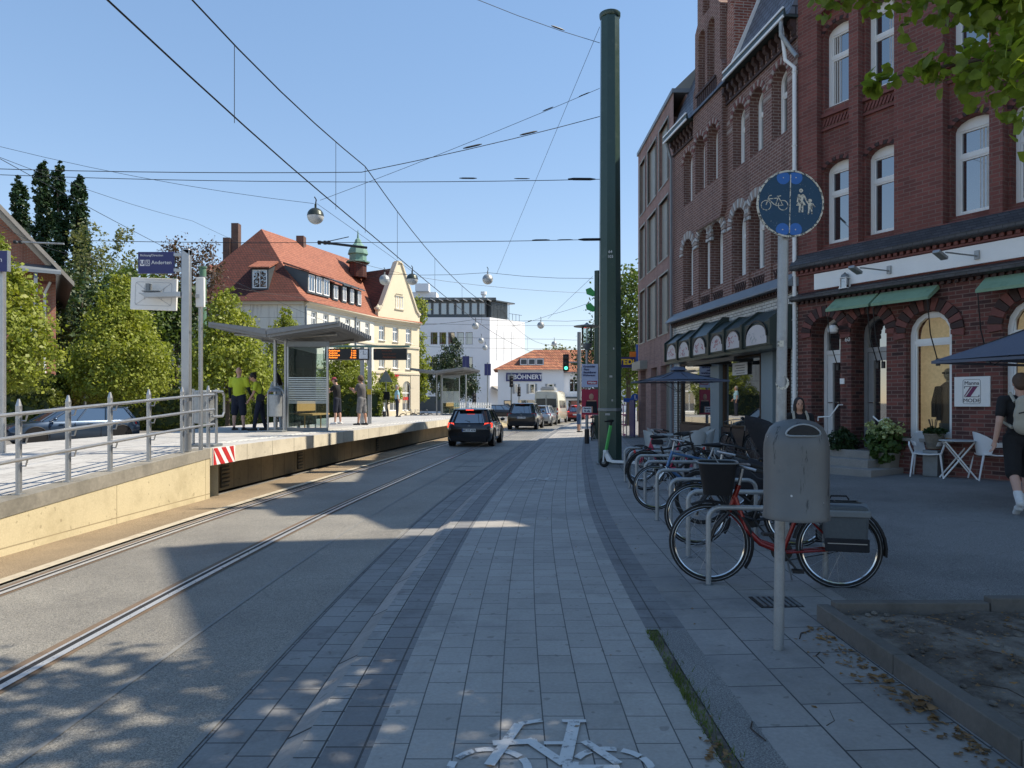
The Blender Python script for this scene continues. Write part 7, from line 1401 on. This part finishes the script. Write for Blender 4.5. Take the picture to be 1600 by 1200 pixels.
    for s in (-1, 1):
        g = M(); g.ball((fb - .35, s * (h + .08), belt + .07), (.07, .1, .07), 10, 6); g.build("mirror", pm, t)
        g = M(); g.rings([[Vector((-e + a, s * y, z)) for a, y, z in q] for q in (((.02, h * .62, belt - .2), (.24, h * .985, belt - .17), (.27, h * .98, belt - .02), (.1, h * .7, belt - .02)), ((-.0, h * .62, belt - .22), (.2, h * 1.0, belt - .2), (.25, h * .995, belt - .03), (.06, h * .68, belt - .04)))]); g.build("tail_light", "tail_lit" if lit else "tail_red", t)
        g = M(); g.rings([[Vector((e - a, s * y, z)) for a, y, z in q] for q in (((.06, h * .45, hood - .3), (.34, h * .9, hood - .24), (.4, h * .9, hood - .12), (.14, h * .5, hood - .22)), ((.03, h * .45, hood - .31), (.3, h * .93, hood - .25), (.37, h * .93, hood - .13), (.1, h * .5, hood - .22)))]); g.build("headlight", "lamp_clear", t)
        g = M(); g.box((-e + .06, s * h * .55, ch + .26), (.1, .28, .035)); g.build("reflector", "tail_red", t)
        for x in (-.25, .75): g = M(); g.box((x - .1, s * (h + .008), belt - .14), (.18, .03, .03)); g.build("door_handle", pm, t)
        g = M(); [g.box((x, s * (h + .002), (belt + ch) / 2 + .02), (.012, .012, belt - ch - .2)) for x in (-.75, .18, 1.05)]; g.build("door_gaps", "black_plastic", t)
    g = M(); g.box((-e + .12, 0, ch + .14), (.25, W * .8, .22)); g.build("bumper", "black_plastic", t, bevel=.04); g = M(); g.box((e - .13, 0, ch + .14), (.25, W * .62, .16)); g.build("lower_grille", "black_plastic", t, bevel=.04)
    g = M(); g.box((e - .07, 0, hood - .34), (.12, W * .5, .14)); g.build("grille", "black_metal", t, bevel=.03)
    for x, z in ((-e - .008, belt - .3), (e + .0, ch + .22)):
        g = M(); g.box((x, 0, z), (.025, .52, .115)); po = g.build("number_plate", "plate_white", t); s = -1 if x < 0 else 1; g = M(); g.box((x + s * .012, s * .245 * -1, z), (.006, .03, .11)); g.build("plate_band", "mid_blue", po)
        if plate: text(plate, .105, po, (x + s * .014, 0, z), (R(90), 0, R(90) * s), "print_dark", "plate_text", bold=.002)
    g = M(); g.box((rt - .06, 0, H - .06), (.22, W * .5, .03)); g.build("roof_spoiler", pm, t, bevel=.01); g = M(); g.box((rt - .17, 0, H - .065), (.02, .3, .03)); g.build("brake_light", "tail_lit" if lit else "tail_red", t); g = M(); g.cyl((rt + .25, 0, H - .01), (rt + .15, 0, H + .06), .008); g.build("aerial", "black_plastic", t)
    g = M(); g.tube([(rb + .0, -.02, belt + .02), (rb + .1, .25, belt + .1)], .012); g.box((-e + .03, 0, belt - .14), (.03, .1, .06)); g.build("wiper_and_badge", "galv_dark", t); return t
paint("paint_black", (.008, .008, .01)); paint("paint_navy", (.03, .055, .1), .5); paint("paint_red", (.3, .02, .03)); paint("paint_paleblue", (.3, .4, .5), .4); paint("paint_grey", (.2, .2, .21), .6); mat("tinted_glass", (.025, .035, .04), .2, var=.2, spec=.4); paint("van_cream", (.55, .5, .38), 0); paint("paint_silver", (.4, .42, .44), .7)
hd = lambda Y: math.atan2(1, (KX(Y + 2) - KX(Y - 2)) / 4)
car("black hatchback with its brake lamps glowing, nearest on the tracks", (-1.42, 28.9, -.08), hd(28), "hatch", "paint_black", "MC ST 474", True); car("black SUV second in the line of traffic", (.93, 46, -.08), hd(46) , "suv", "paint_black", "H ST 1790"); car("grey car half hidden in front of the black SUV", (2.25, 52.5, -.08), hd(52), "wagon", "paint_silver")
car("red car at the right kerb beyond the camper van", (6.2, 64, -.08), hd(64) - .1, "hatch", "paint_red", None, True)
car("dark blue estate car parked in the side street, front towards us", (-17.5, 28.2, -.02), R(-128), "wagon", "paint_navy", "H GO 2421", group="cars parked in the side street"); car("pale blue car parked behind the platform, between two waiting men", (-11.6, 50, -.12), R(-80), "hatch", "paint_paleblue", group="cars parked in the side street"); car("dark car crossing in front of the corner shop house", (-1.0, 78, -.1), R(5), "hatch", "paint_black", group="cars on the road")
V = thing("camper_van", "beige high roofed camper van with a roof box in the line of traffic", "van", (3.3, 58.5, -.08), hd(58)); g = M()
def vs(x, w_, z0_, zs, zt): p = [(w_ * .94, z0_), (w_, z0_ + .15), (w_, zs * .55), (w_ * .97, zs), (w_ * .88, zt - .12), (w_ * .72, zt - .02), (w_ * .3, zt)]; return [Vector((x, y, z)) for y, z in p] + [Vector((x, -y, z)) for y, z in reversed(p)]
g.rings([vs(-2.95, .93, .45, 1.7, 2.5), vs(-2.9, .98, .38, 1.75, 2.58), vs(-2.6, .99, .34, 1.8, 2.64), vs(1.0, .99, .34, 1.8, 2.64), vs(1.5, .98, .34, 1.75, 2.45), vs(2.1, .96, .34, 1.2, 1.35), vs(2.8, .9, .36, 1.0, 1.12), vs(2.95, .82, .42, .85, .95)]); g.build("body", "van_cream", V, smooth=40)
for s in (-1, 1):
    g = M(); g.rings([[Vector((-2.975 - .012 * q, s * y, z)) for y, z in ((.06, 1.28), (.82, 1.3), (.78, 1.98), (.06, 2.0))] for q in (0, 1)]); g.build("window", "tinted_glass", V, smooth=0); g = M(); g.box((-2.95, s * .9, 1.0), (.1, .1, .5)); g.build("tail_light", "tail_red", V, bevel=.02); g = M(); g.b2((-2.3, s * .985, 1.25), (-.8, s * 1.0, 1.85)); g.b2((-.5, s * .985, 1.25), (.9, s * 1.0, 1.85)); g.build("window", "tinted_glass", V, smooth=0); g = M(); g.ball((1.7, s * 1.2, 1.5), (.08, .1, .2)); g.build("mirror", "black_plastic", V)
    for x in (-1.9, 1.9): g = M(); g.m = Matrix.Translation((x, s * .88, .35)) @ Matrix.Rotation(R(90), 4, 'X'); g.lathe([(.2, -.11), (.33, -.1), (.35, -.06), (.35, .06), (.33, .1), (.2, .11)], 24); wo = g.build("wheel", "rubber", V); g = M(); g.m = Matrix.Translation((x, s * .985, .35)) @ Matrix.Rotation(R(90), 4, 'X'); g.lathe([(.21, 0), (.2, .01), (.02, .02)], 18); g.build("rim", "galv", wo)
g = M(); g.b2((-2.4, -.55, 2.66), (-.9, .55, 2.86)); g.b2((-2.2, -.5, 2.86), (-1.3, .5, 2.95)); g.build("roof_box", "door_grey", V, bevel=.03); g = M(); g.box((-2.98, 0, .5), (.14, 1.86, .2)); g.build("bumper", "black_plastic", V, bevel=.04); g = M(); g.box((-3.0, .45, .95), (.03, .5, .3)); g.build("number_plate", "galv_dark", V); g = M(); g.b2((-2.985, -.01, .6), (-2.97, .01, 2.3)); g.build("door_gap", "black_plastic", V); g = M(); g.torus((-3.1, -.35, 1.0), .28, .09, 'X', 24, 8); g.build("spare_wheel", "rubber", V)

# ------------------------------------------------------------------ people
BAKE = []
def blob(name, shapes, m, parent, vox, smooth=4):
    """one continuous surface grown over overlapping limbs"""
    g = M()
    for s in shapes:
        if s[0] == 'c':
            _, a, b, ra, rb = s; a, b = Vector(a), Vector(b); g.tube([a, b], [ra, rb], 12); g.ball(a, ra, 12, 8); g.ball(b, rb, 12, 8)
        elif s[0] == 'b': g.ball(s[1], s[2], 14, 10, rot=s[3] if len(s) > 3 else None)
        else: g.rings(s[1])
    o = g.build(name, m, parent, smooth=180); rm = o.modifiers.new("remesh", 'REMESH'); rm.mode = 'VOXEL'; rm.voxel_size = vox; rm.use_smooth_shade = True; sm = o.modifiers.new("smooth", 'SMOOTH'); sm.iterations = smooth; sm.factor = .5; BAKE.append(o); return o
def dirv(fw, out, side): return Vector((side * math.sin(R(out)), math.sin(R(fw)) * math.cos(R(out)), -math.cos(R(fw)) * math.cos(R(out))))
def person(label, x, Y, zg, rz, h=1.75, top="tee_black", bottom="cloth_navy", shorts=True, sleeve="short", legs=((0, 0, 3), (0, 0, 3)), arms=((5, 8, 10, 0), (5, 8, 10, 0)), lean=0, head=(0, 0), hair="short", hairm="hair_dark", shoes="shoe_white", socks=None, vox=.018, build=1.0, bag=None, sk="skin", armm=None, group="people at the stop", bare_feet=False, phone=False):
    t = thing("person", label, "person", (x, Y, zg), R(rz), group); S = h / 1.75; B = build; v = lambda *p: Vector(p) * S
    J = {}; lo = 0
    for i, s in enumerate((-1, 1)):
        fw, kn, out = legs[i]; hip = v(s * .09, 0, .93); kne = hip + dirv(fw, out, s) * .43 * S; ank = kne + dirv(fw - kn, out * .5, s) * .42 * S; J[i] = [hip, kne, ank]; lo = min(lo, ank.z - .08 * S) if i else ank.z - .08 * S
    dz = Vector((0, 0, -lo))
    for i in J: J[i] = [p + dz for p in J[i]]
    pel = v(0, 0, .97) + dz; up_ = Vector((0, math.sin(R(lean)), math.cos(R(lean)))); ch = pel + up_ * .30 * S; nk = pel + up_ * .5 * S
    hp, ht = head; hup = Vector((0, math.sin(R(lean * .6 + hp)), math.cos(R(lean * .6 + hp)))); hc = nk + hup * .17 * S; HR = Matrix.Rotation(R(ht), 3, 'Z') @ Matrix.Rotation(R(-(lean * .6 + hp)), 3, 'X')
    hd_ = lambda *p: hc + HR @ (Vector(p) * S)
    body = [('b', pel, (.15 * S * B, .11 * S * B, .13 * S)), ('c', pel, ch, .125 * S * B, .14 * S * B), ('b', ch + up_ * .05 * S, (.165 * S * B, .11 * S * B, .18 * S)), ('c', nk - up_ * .06 * S, nk + hup * .06 * S, .062 * S, .055 * S)]
    hd_shapes = [('b', hd_(0, -.005, .03), (.076 * S, .094 * S, .105 * S)), ('b', hd_(0, .035, -.045), (.056 * S, .058 * S, .07 * S)), ('b', hd_(0, .095, -.005), (.014 * S, .02 * S, .026 * S)), ('b', hd_(0, .084, -.06), (.025 * S, .012 * S, .01 * S)), ('c', hd_(0, -.01, -.05), nk, .052 * S, .055 * S)] + [('b', hd_(s * .078, -.008, .0), (.012 * S, .02 * S, .032 * S)) for s in (-1, 1)]
    A = {}
    for i, s in enumerate((-1, 1)):
        fw, out, el, inn = arms[i]; sh = ch + up_ * .16 * S + Vector((s * .19 * S * B, 0, 0)); e = sh + dirv(fw + lean, out, s) * .29 * S; w_ = e + dirv(fw + lean + el, out - inn, s) * .25 * S; A[i] = (sh, e, w_); d = (w_ - e).normalized()
        hand = []; c = w_ + d * .05 * S; sd = Vector((0, 1, 0)) - d * d.y; sd = sd.normalized() if sd.length > .1 else Vector((0, 0, 1)); nn = d.cross(sd) * s
        hand.append(('b', c, (.03 * S, .03 * S, .05 * S))); 
        for k in range(4): p0 = w_ + d * .085 * S + sd * (.03 - .02 * k) * S; ln_ = (.062, .075, .07, .055)[k] * S; p1 = p0 + (d * .9 + nn * .3).normalized() * ln_ * .55; hand += [('c', p0, p1, .0095 * S, .009 * S), ('c', p1, p1 + (d * .6 + nn * .7).normalized() * ln_ * .5, .009 * S, .008 * S)]
        hand += [('c', w_ + d * .03 * S + sd * .025 * S, w_ + d * .07 * S + sd * .055 * S + nn * .015 * S, .012 * S, .0095 * S)]
        arm = [('c', sh, e, .052 * S * B, .042 * S), ('c', e, w_, .04 * S, .028 * S)] + hand
        body += [('b', sh, .055 * S * B)] + arm
    for i in (0, 1):
        hip, kne, ank = J[i]; body += [('c', hip, kne, .088 * S * B, .058 * S), ('c', kne, kne.lerp(ank, .35) + Vector((0, -.015 * S, 0)), .054 * S, .056 * S), ('c', kne.lerp(ank, .35) + Vector((0, -.015 * S, 0)), ank, .055 * S, .036 * S)]
        ft = R(legs[i][0] - legs[i][1]) if legs[i][0] - legs[i][1] < -25 else 0; fd = Vector((0, math.cos(ft), math.sin(ft))); J[i] += [ank + fd * .16 * S + Vector((0, 0, -.055 * S)), ank - fd * .05 * S + Vector((0, 0, -.05 * S))]
        if bare_feet: body += [('c', J[i][4], J[i][3], .036 * S, .026 * S), ('c', ank, J[i][4], .036 * S, .036 * S)]
    blob("body", body + hd_shapes, sk, t, vox if vox > .012 else vox)
    for s in (-1, 1): g = M(); g.ball(hd_(s * .03, .082, .018), .011 * S, 8, 6); g.build("eye", "eye_dark", t)
    off_ = .016 * S
    shirt = [('b', pel + up_ * .04 * S, (.158 * S * B, .122 * S * B, .1 * S)), ('c', pel + up_ * .05 * S, ch, .138 * S * B, .152 * S * B), ('b', ch + up_ * .05 * S, (.182 * S * B, .128 * S * B, .175 * S)), ('c', ch + up_ * .17 * S + Vector((-.13 * S, 0, 0)), ch + up_ * .17 * S + Vector((.13 * S, 0, 0)), .062 * S, .062 * S)]
    for i in (0, 1):
        sh, e, w_ = A[i]; shirt.append(('c', sh, sh.lerp(e, .62 if sleeve == "short" else 1) if sleeve != "none" else sh, .068 * S * B, .062 * S * B))
        if sleeve == "long": shirt.append(('c', e, e.lerp(w_, .9), .056 * S, .045 * S))
    blob("shirt", shirt, top, t, vox)
    if armm:
        sl = []
        for i in (0, 1): sh, e, w_ = A[i]; sl = [('c', sh.lerp(e, .6), e, .053 * S, .05 * S), ('c', e, w_.lerp(e, .02), .049 * S, .036 * S)]; blob("arm_sleeve", sl, armm, t, vox)
    tr = [('b', pel - up_ * .02 * S, (.168 * S * B, .128 * S * B, .115 * S))]
    for i in (0, 1):
        hip, kne, ank = J[i][:3]; tr.append(('c', hip, kne if not shorts else hip.lerp(kne, 1.02), .108 * S * B, (.074 if not shorts else .088) * S * B))
        if not shorts: tr.append(('c', kne, ank + Vector((0, 0, .01)), .072 * S, .056 * S))
    blob("shorts" if shorts else "trousers", tr, bottom, t, vox)
    for i in (0, 1):
        toe, heel = J[i][3], J[i][4]; ank = J[i][2]
        if not bare_feet: blob("shoe", [('c', heel, toe, .043 * S, .04 * S), ('c', ank + Vector((0, 0, -.02 * S)), heel, .044 * S, .046 * S), ('b', heel.lerp(toe, .5), (.046 * S, .09 * S, .04 * S))], shoes, t, min(vox, .014))
        if socks: blob("sock", [('c', ank, ank.lerp(J[i][1], .3), .046 * S, .052 * S)], socks, t, vox)
    if hair in ("short", "curly", "long", "bun", "cap"):
        q = .012 if hair != "curly" else .03; hs = [('b', hd_(0, -.02, .045), (.082 * S + q * S, .092 * S + q * .6 * S, .094 * S + q * .7 * S)), ('b', hd_(0, -.05, -.0), (.078 * S + q * .5 * S, .06 * S + q * .5 * S, .085 * S))]
        if hair == "long": hs += [('c', hd_(-.03, -.07, .0), hd_(-.045, -.09, -.26), .062 * S, .05 * S), ('c', hd_(.03, -.07, .0), hd_(.045, -.09, -.26), .062 * S, .05 * S), ('c', hd_(.065, .0, .02), hd_(.085, .01, -.22), .03 * S, .03 * S), ('c', hd_(-.065, .0, .02), hd_(-.085, .01, -.22), .03 * S, .03 * S)]
        if hair == "bun": hs += [('b', hd_(0, -.11, .09), .042 * S)]
        blob("hair", hs, hairm, t, min(vox, .014)) if hair != "cap" else None
        if hair == "cap":
            blob("hair", hs[1:], hairm, t, .014); blob("cap", [('b', hd_(0, -.012, .075), (.088 * S, .1 * S, .075 * S)), ('b', hd_(0, .1, .06), (.06 * S, .06 * S, .012 * S))], "cap_red", t, .012)
    if bag == "backpack":
        b = ch - up_ * .03 * S + Vector((0, -.2 * S, 0)); blob("backpack", [('b', b, (.14 * S, .085 * S, .2 * S)), ('b', b + Vector((0, .0, -.12 * S)), (.145 * S, .09 * S, .13 * S)), ('b', b + Vector((0, .02, .16 * S)), (.115 * S, .07 * S, .1 * S))], "pack_beige", t, .016, 6)
        g = M()
        for s in (-1, 1): g.tube([ch + Vector((s * .1, -.14, .14)) * S, ch + Vector((s * .115, -.02, .25)) * S, ch + Vector((s * .12, .1, .16)) * S, ch + Vector((s * .125, .135, .02)) * S, ch + Vector((s * .16, .06, -.12)) * S, ch + Vector((s * .13, -.14, -.18)) * S], .022 * S, 6)
        g.build("straps", "pack_beige", t); g = M(); g.tube([b + Vector((-.1, -.07, .03)) * S, b + Vector((-.02, -.09, .05)) * S, b + Vector((.1, -.075, -.02)) * S], .008, 5); g.build("pack_band", "black_cloth", t)
    if bag == "front_straps":
        g = M(); [g.tube([ch + Vector((s * .1, -.08, .2)) * S, ch + Vector((s * .11, .03, .245)) * S, ch + Vector((s * .12, .12, .15)) * S, ch + Vector((s * .125, .145, .0)) * S, ch + Vector((s * .15, .09, -.14)) * S], .024 * S, 6) for s in (-1, 1)]; g.build("straps", "pack_beige", t)
    if bag == "shoulder":
        blob("shoulder_bag", [('b', pel + Vector((-.19, -.03, .02)) * S, (.07 * S, .13 * S, .13 * S))], "black_cloth", t, .016); g = M(); g.tube([pel + Vector((-.18, .02, .1)) * S, ch + Vector((-.08, .14, 0)) * S, ch + Vector((.1, .12, .18)) * S, ch + Vector((.12, -.06, .2)) * S, ch + Vector((-.06, -.14, 0)) * S, pel + Vector((-.18, -.06, .1)) * S], .014 * S, 6); g.build("strap", "black_cloth", t)
    if phone: sh, e, w_ = A[1]; d = (w_ - e).normalized(); g = M(); g.box(w_ + d * .1 + Vector((0, .02, .03)), (.07, .012, .14), rot=Matrix.Rotation(R(-35), 4, 'X')); g.build("phone", "black_plastic", t)
    return t
mat("skin_pale", (.55, .33, .25), .55, var=.08, scale=8); mat("eye_dark", (.03, .02, .015), .2); mat("hair_dark", (.018, .012, .01), .6, var=.4, scale=60, bmp=.6, bscale=120); mat("hair_brown", (.1, .06, .04), .7, var=.4, scale=50, bmp=.8, bscale=90); mat("hair_grey", (.3, .27, .25), .7, var=.2)
mat("tee_black", (.014, .014, .016), .9, var=.3, bmp=.3, bscale=25); mat("tee_yellow", (.5, .58, .04), .85, var=.08, bmp=.3, bscale=20); mat("cloth_navy", (.014, .018, .035), .9, var=.3, bmp=.3, bscale=20); mat("tee_grey", (.11, .105, .11), .9, var=.15, bmp=.3, bscale=20); mat("shorts_grey", (.2, .2, .21), .9, var=.4, scale=9); mat("blouse_white", (.6, .64, .68), .85, var=.08, bmp=.3, bscale=20); mat("shirt_blue", (.25, .42, .5), .85, var=.1); mat("denim", (.05, .1, .2), .9, var=.25); mat("top_pattern", (.3, .26, .28), .9, var=.4, scale=20); mat("cap_red", (.28, .04, .06), .8); mat("pack_beige", (.4, .37, .3), .85, var=.1, bmp=.25, bscale=40); mat("shoe_white", (.65, .65, .64), .6, var=.08); mat("shoe_black", (.02, .02, .02), .6); mat("sock_white", (.7, .7, .7), .9)
person("bald worker in a bright yellow shirt and dark knee shorts, seen from behind", -7.92, 20.6, .8, -8, 1.8, "tee_yellow", "cloth_navy", True, hair="bald", sk="skin_pale", shoes="shoe_black", armm="black_cloth", build=1.12, legs=((0, 0, 5), (0, 0, 5)), arms=((4, 14, 12, 8), (8, 12, 25, 4)))
person("worker in a yellow top and dark trousers, bending with a hand to the face", -7.27, 20.5, .8, 105, 1.68, "tee_yellow", "cloth_navy", False, hair="bun", shoes="shoe_black", lean=14, head=(18, 0), arms=((-4, 8, 22, 5), (45, 12, 128, 10)), legs=((12, 4, 14), (-8, 4, 8)), bag="shoulder")
person("woman in a white blouse with long dark hair behind the litter bin", -7.0, 21.3, .8, 70, 1.68, "blouse_white", "blouse_white", False, hair="long", lean=6, head=(10, 0), arms=((10, 8, 40, 5), (25, 8, 60, 5)))
person("man in a red cap and black shirt looking down at his phone", -6.42, 26.1, .8, 80, 1.72, "tee_black", "cloth_navy", True, hair="cap", head=(22, 0), sk="skin_pale", arms=((35, 6, 80, 10), (35, 6, 85, 12)), phone=True, lean=4, legs=((3, 2, 4), (-3, 3, 4)))
person("man with curly hair in a grey shirt and grey shorts beside the clock post", -5.35, 25.3, .8, 75, 1.74, "tee_grey", "shorts_grey", True, hair="curly", hairm="hair_brown", shoes="shoe_black", head=(8, 0), arms=((25, 5, 95, 30), (25, 5, 90, 30)), build=1.1, lean=3, legs=((6, 2, 4), (-5, 3, 4)))
person("man in a pale blue shirt and dark trousers with a black shoulder bag", -6.4, 39.6, .8, -75, 1.76, "shirt_blue", "cloth_navy", False, hair="short", hairm="hair_grey", shoes="shoe_black", bag="shoulder", vox=.022, arms=((-12, 8, 55, 6), (0, 6, 15, 0)))
person("small dark dressed person leaning over a bicycle in the far street", -10.8, 60, -.1, 60, 1.65, "blouse_white", "tee_black", False, hair="long", lean=25, vox=.03, group="passers-by", arms=((50, 8, 20, 0), (50, 8, 20, 0)))
person("woman in a sleeveless top and blue denim shorts standing on the cycle path", 3.48, 37, gz(3.5), -80, 1.66, "top_pattern", "denim", True, hair="bun", sleeve="none", shoes="shoe_black", head=(20, 0), arms=((35, 6, 75, 8), (35, 6, 75, 8)), vox=.022, group="passers-by", lean=5)
person("woman with long dark hair and pale bag straps behind the litter bin", 4.73, 11.7, gz(4.7), 172, 1.58, "tee_black", "tee_black", False, hair="long", vox=.011, bag="front_straps", group="passers-by", arms=((8, 7, 25, 4), (-6, 7, 15, 4)), legs=((14, 6, 2), (-12, 8, 2)))
person("man in black shirt and shorts with a beige backpack, walking at the right edge", 6.76, 9.45, gz(6.76), -18, 1.83, "tee_black", "tee_black", True, hair="short", hairm="hair_brown", socks="sock_white", vox=.011, bag="backpack", group="passers-by", arms=((-14, 12, 22, 4), (12, 8, 25, 4)), legs=((-16, 22, 3), (16, 6, 3)), head=(0, 0), sk="skin_pale")
for q, (x, Y, rz) in enumerate(((-11.3, 60.3, 40), (-9.6, 66, 20), (-8.9, 67, 160), (-8.2, 66.5, 10))): bicycle("far white bicycle beside the dark dressed person" if q == 0 else ("parked bicycle before the arched windows, leftmost", "parked bicycle before the arched windows, middle one", "parked bicycle before the arched windows, nearest the white block")[q - 1], (x, Y, -.1), R(rz), "plastic_white" if q == 0 else "bike_black", group="far bicycles", rack_=False)

# turn the grown surfaces into plain meshes
bpy.context.view_layer.update(); dg = bpy.context.evaluated_depsgraph_get()
for o in BAKE:
    me = bpy.data.meshes.new_from_object(o.evaluated_get(dg)); o.modifiers.clear(); o.data = me
    me.polygons.foreach_set("use_smooth", [True] * len(me.polygons))
# separate pieces of one mesh become parts of their own (each arch ring, each gutter, each bracket)
def split_pieces(o):
    me = o.data; nv = len(me.vertices)
    if nv == 0 or nv > 20000: return
    co = np.empty(nv * 3, np.float32); me.vertices.foreach_get("co", co); co = co.reshape(-1, 3); ed = np.empty(len(me.edges) * 2, np.int32); me.edges.foreach_get("vertices", ed); ed = ed.reshape(-1, 2)
    lab = np.arange(nv)
    while True:
        new = lab.copy(); np.minimum.at(new, ed[:, 0], lab[ed[:, 1]]); np.minimum.at(new, ed[:, 1], lab[ed[:, 0]]); new = new[new]
        if (new == lab).all(): break
        lab = new
    roots, isl = np.unique(lab, return_inverse=True); k = len(roots)
    if k < 2 or k > 400: return
    lo = np.full((k, 3), np.inf); hi = np.full((k, 3), -np.inf); np.minimum.at(lo, isl, co); np.maximum.at(hi, isl, co); size = (hi - lo).max(axis=1)
    gap = np.maximum(0, np.maximum(lo[:, None] - hi[None], lo[None] - hi[:, None])); near = np.sqrt((gap ** 2).sum(2)) <= np.maximum(.02, .5 * np.maximum(size[:, None], size[None]))
    pc = np.arange(k)
    while True:
        new = np.array([pc[near[i]].min() for i in range(k)]); new = new[new]
        if (new == pc).all(): break
        pc = new
    ids = np.unique(pc)
    if len(ids) < 2 or len(ids) > 60: return
    vp = pc[isl]; uvl = me.uv_layers[0] if me.uv_layers else None
    polys = [(list(p.vertices), p.material_index, p.use_smooth, [tuple(uvl.data[l].uv) for l in p.loop_indices] if uvl else None) for p in me.polygons]
    for n, i in enumerate(ids):
        keep = np.nonzero(vp == i)[0]; mp = {int(a): b for b, a in enumerate(keep)}; ps = [p for p in polys if vp[p[0][0]] == i]
        m2 = bpy.data.meshes.new(o.name.split(".")[0]); m2.from_pydata(co[keep].tolist(), [], [[mp[v] for v in p[0]] for p in ps])
        for m_ in me.materials: m2.materials.append(m_)
        m2.polygons.foreach_set("material_index", [p[1] for p in ps]); m2.polygons.foreach_set("use_smooth", [p[2] for p in ps])
        if uvl:
            u = m2.uv_layers.new(name="UVMap")
            for pl, p in zip(m2.polygons, ps):
                for li, q in zip(pl.loop_indices, p[3]): u.data[li].uv = q
        if any(p[2] for p in ps): m2.set_sharp_from_angle(angle=R(35))
        if n == 0: o.data = m2
        else: c = o.copy(); COL.objects.link(c); c.data = m2; c.parent = o.parent
skip = ("crown", "foliage", "leaves", "flowers", "text", "letter", "print", "spokes", "stems", "twigs", "number", "body", "shop_lettering")
for o in list(COL.objects):
    if o.type == 'MESH' and o.parent is not None and not any(s in o.name for s in skip): split_pieces(o)
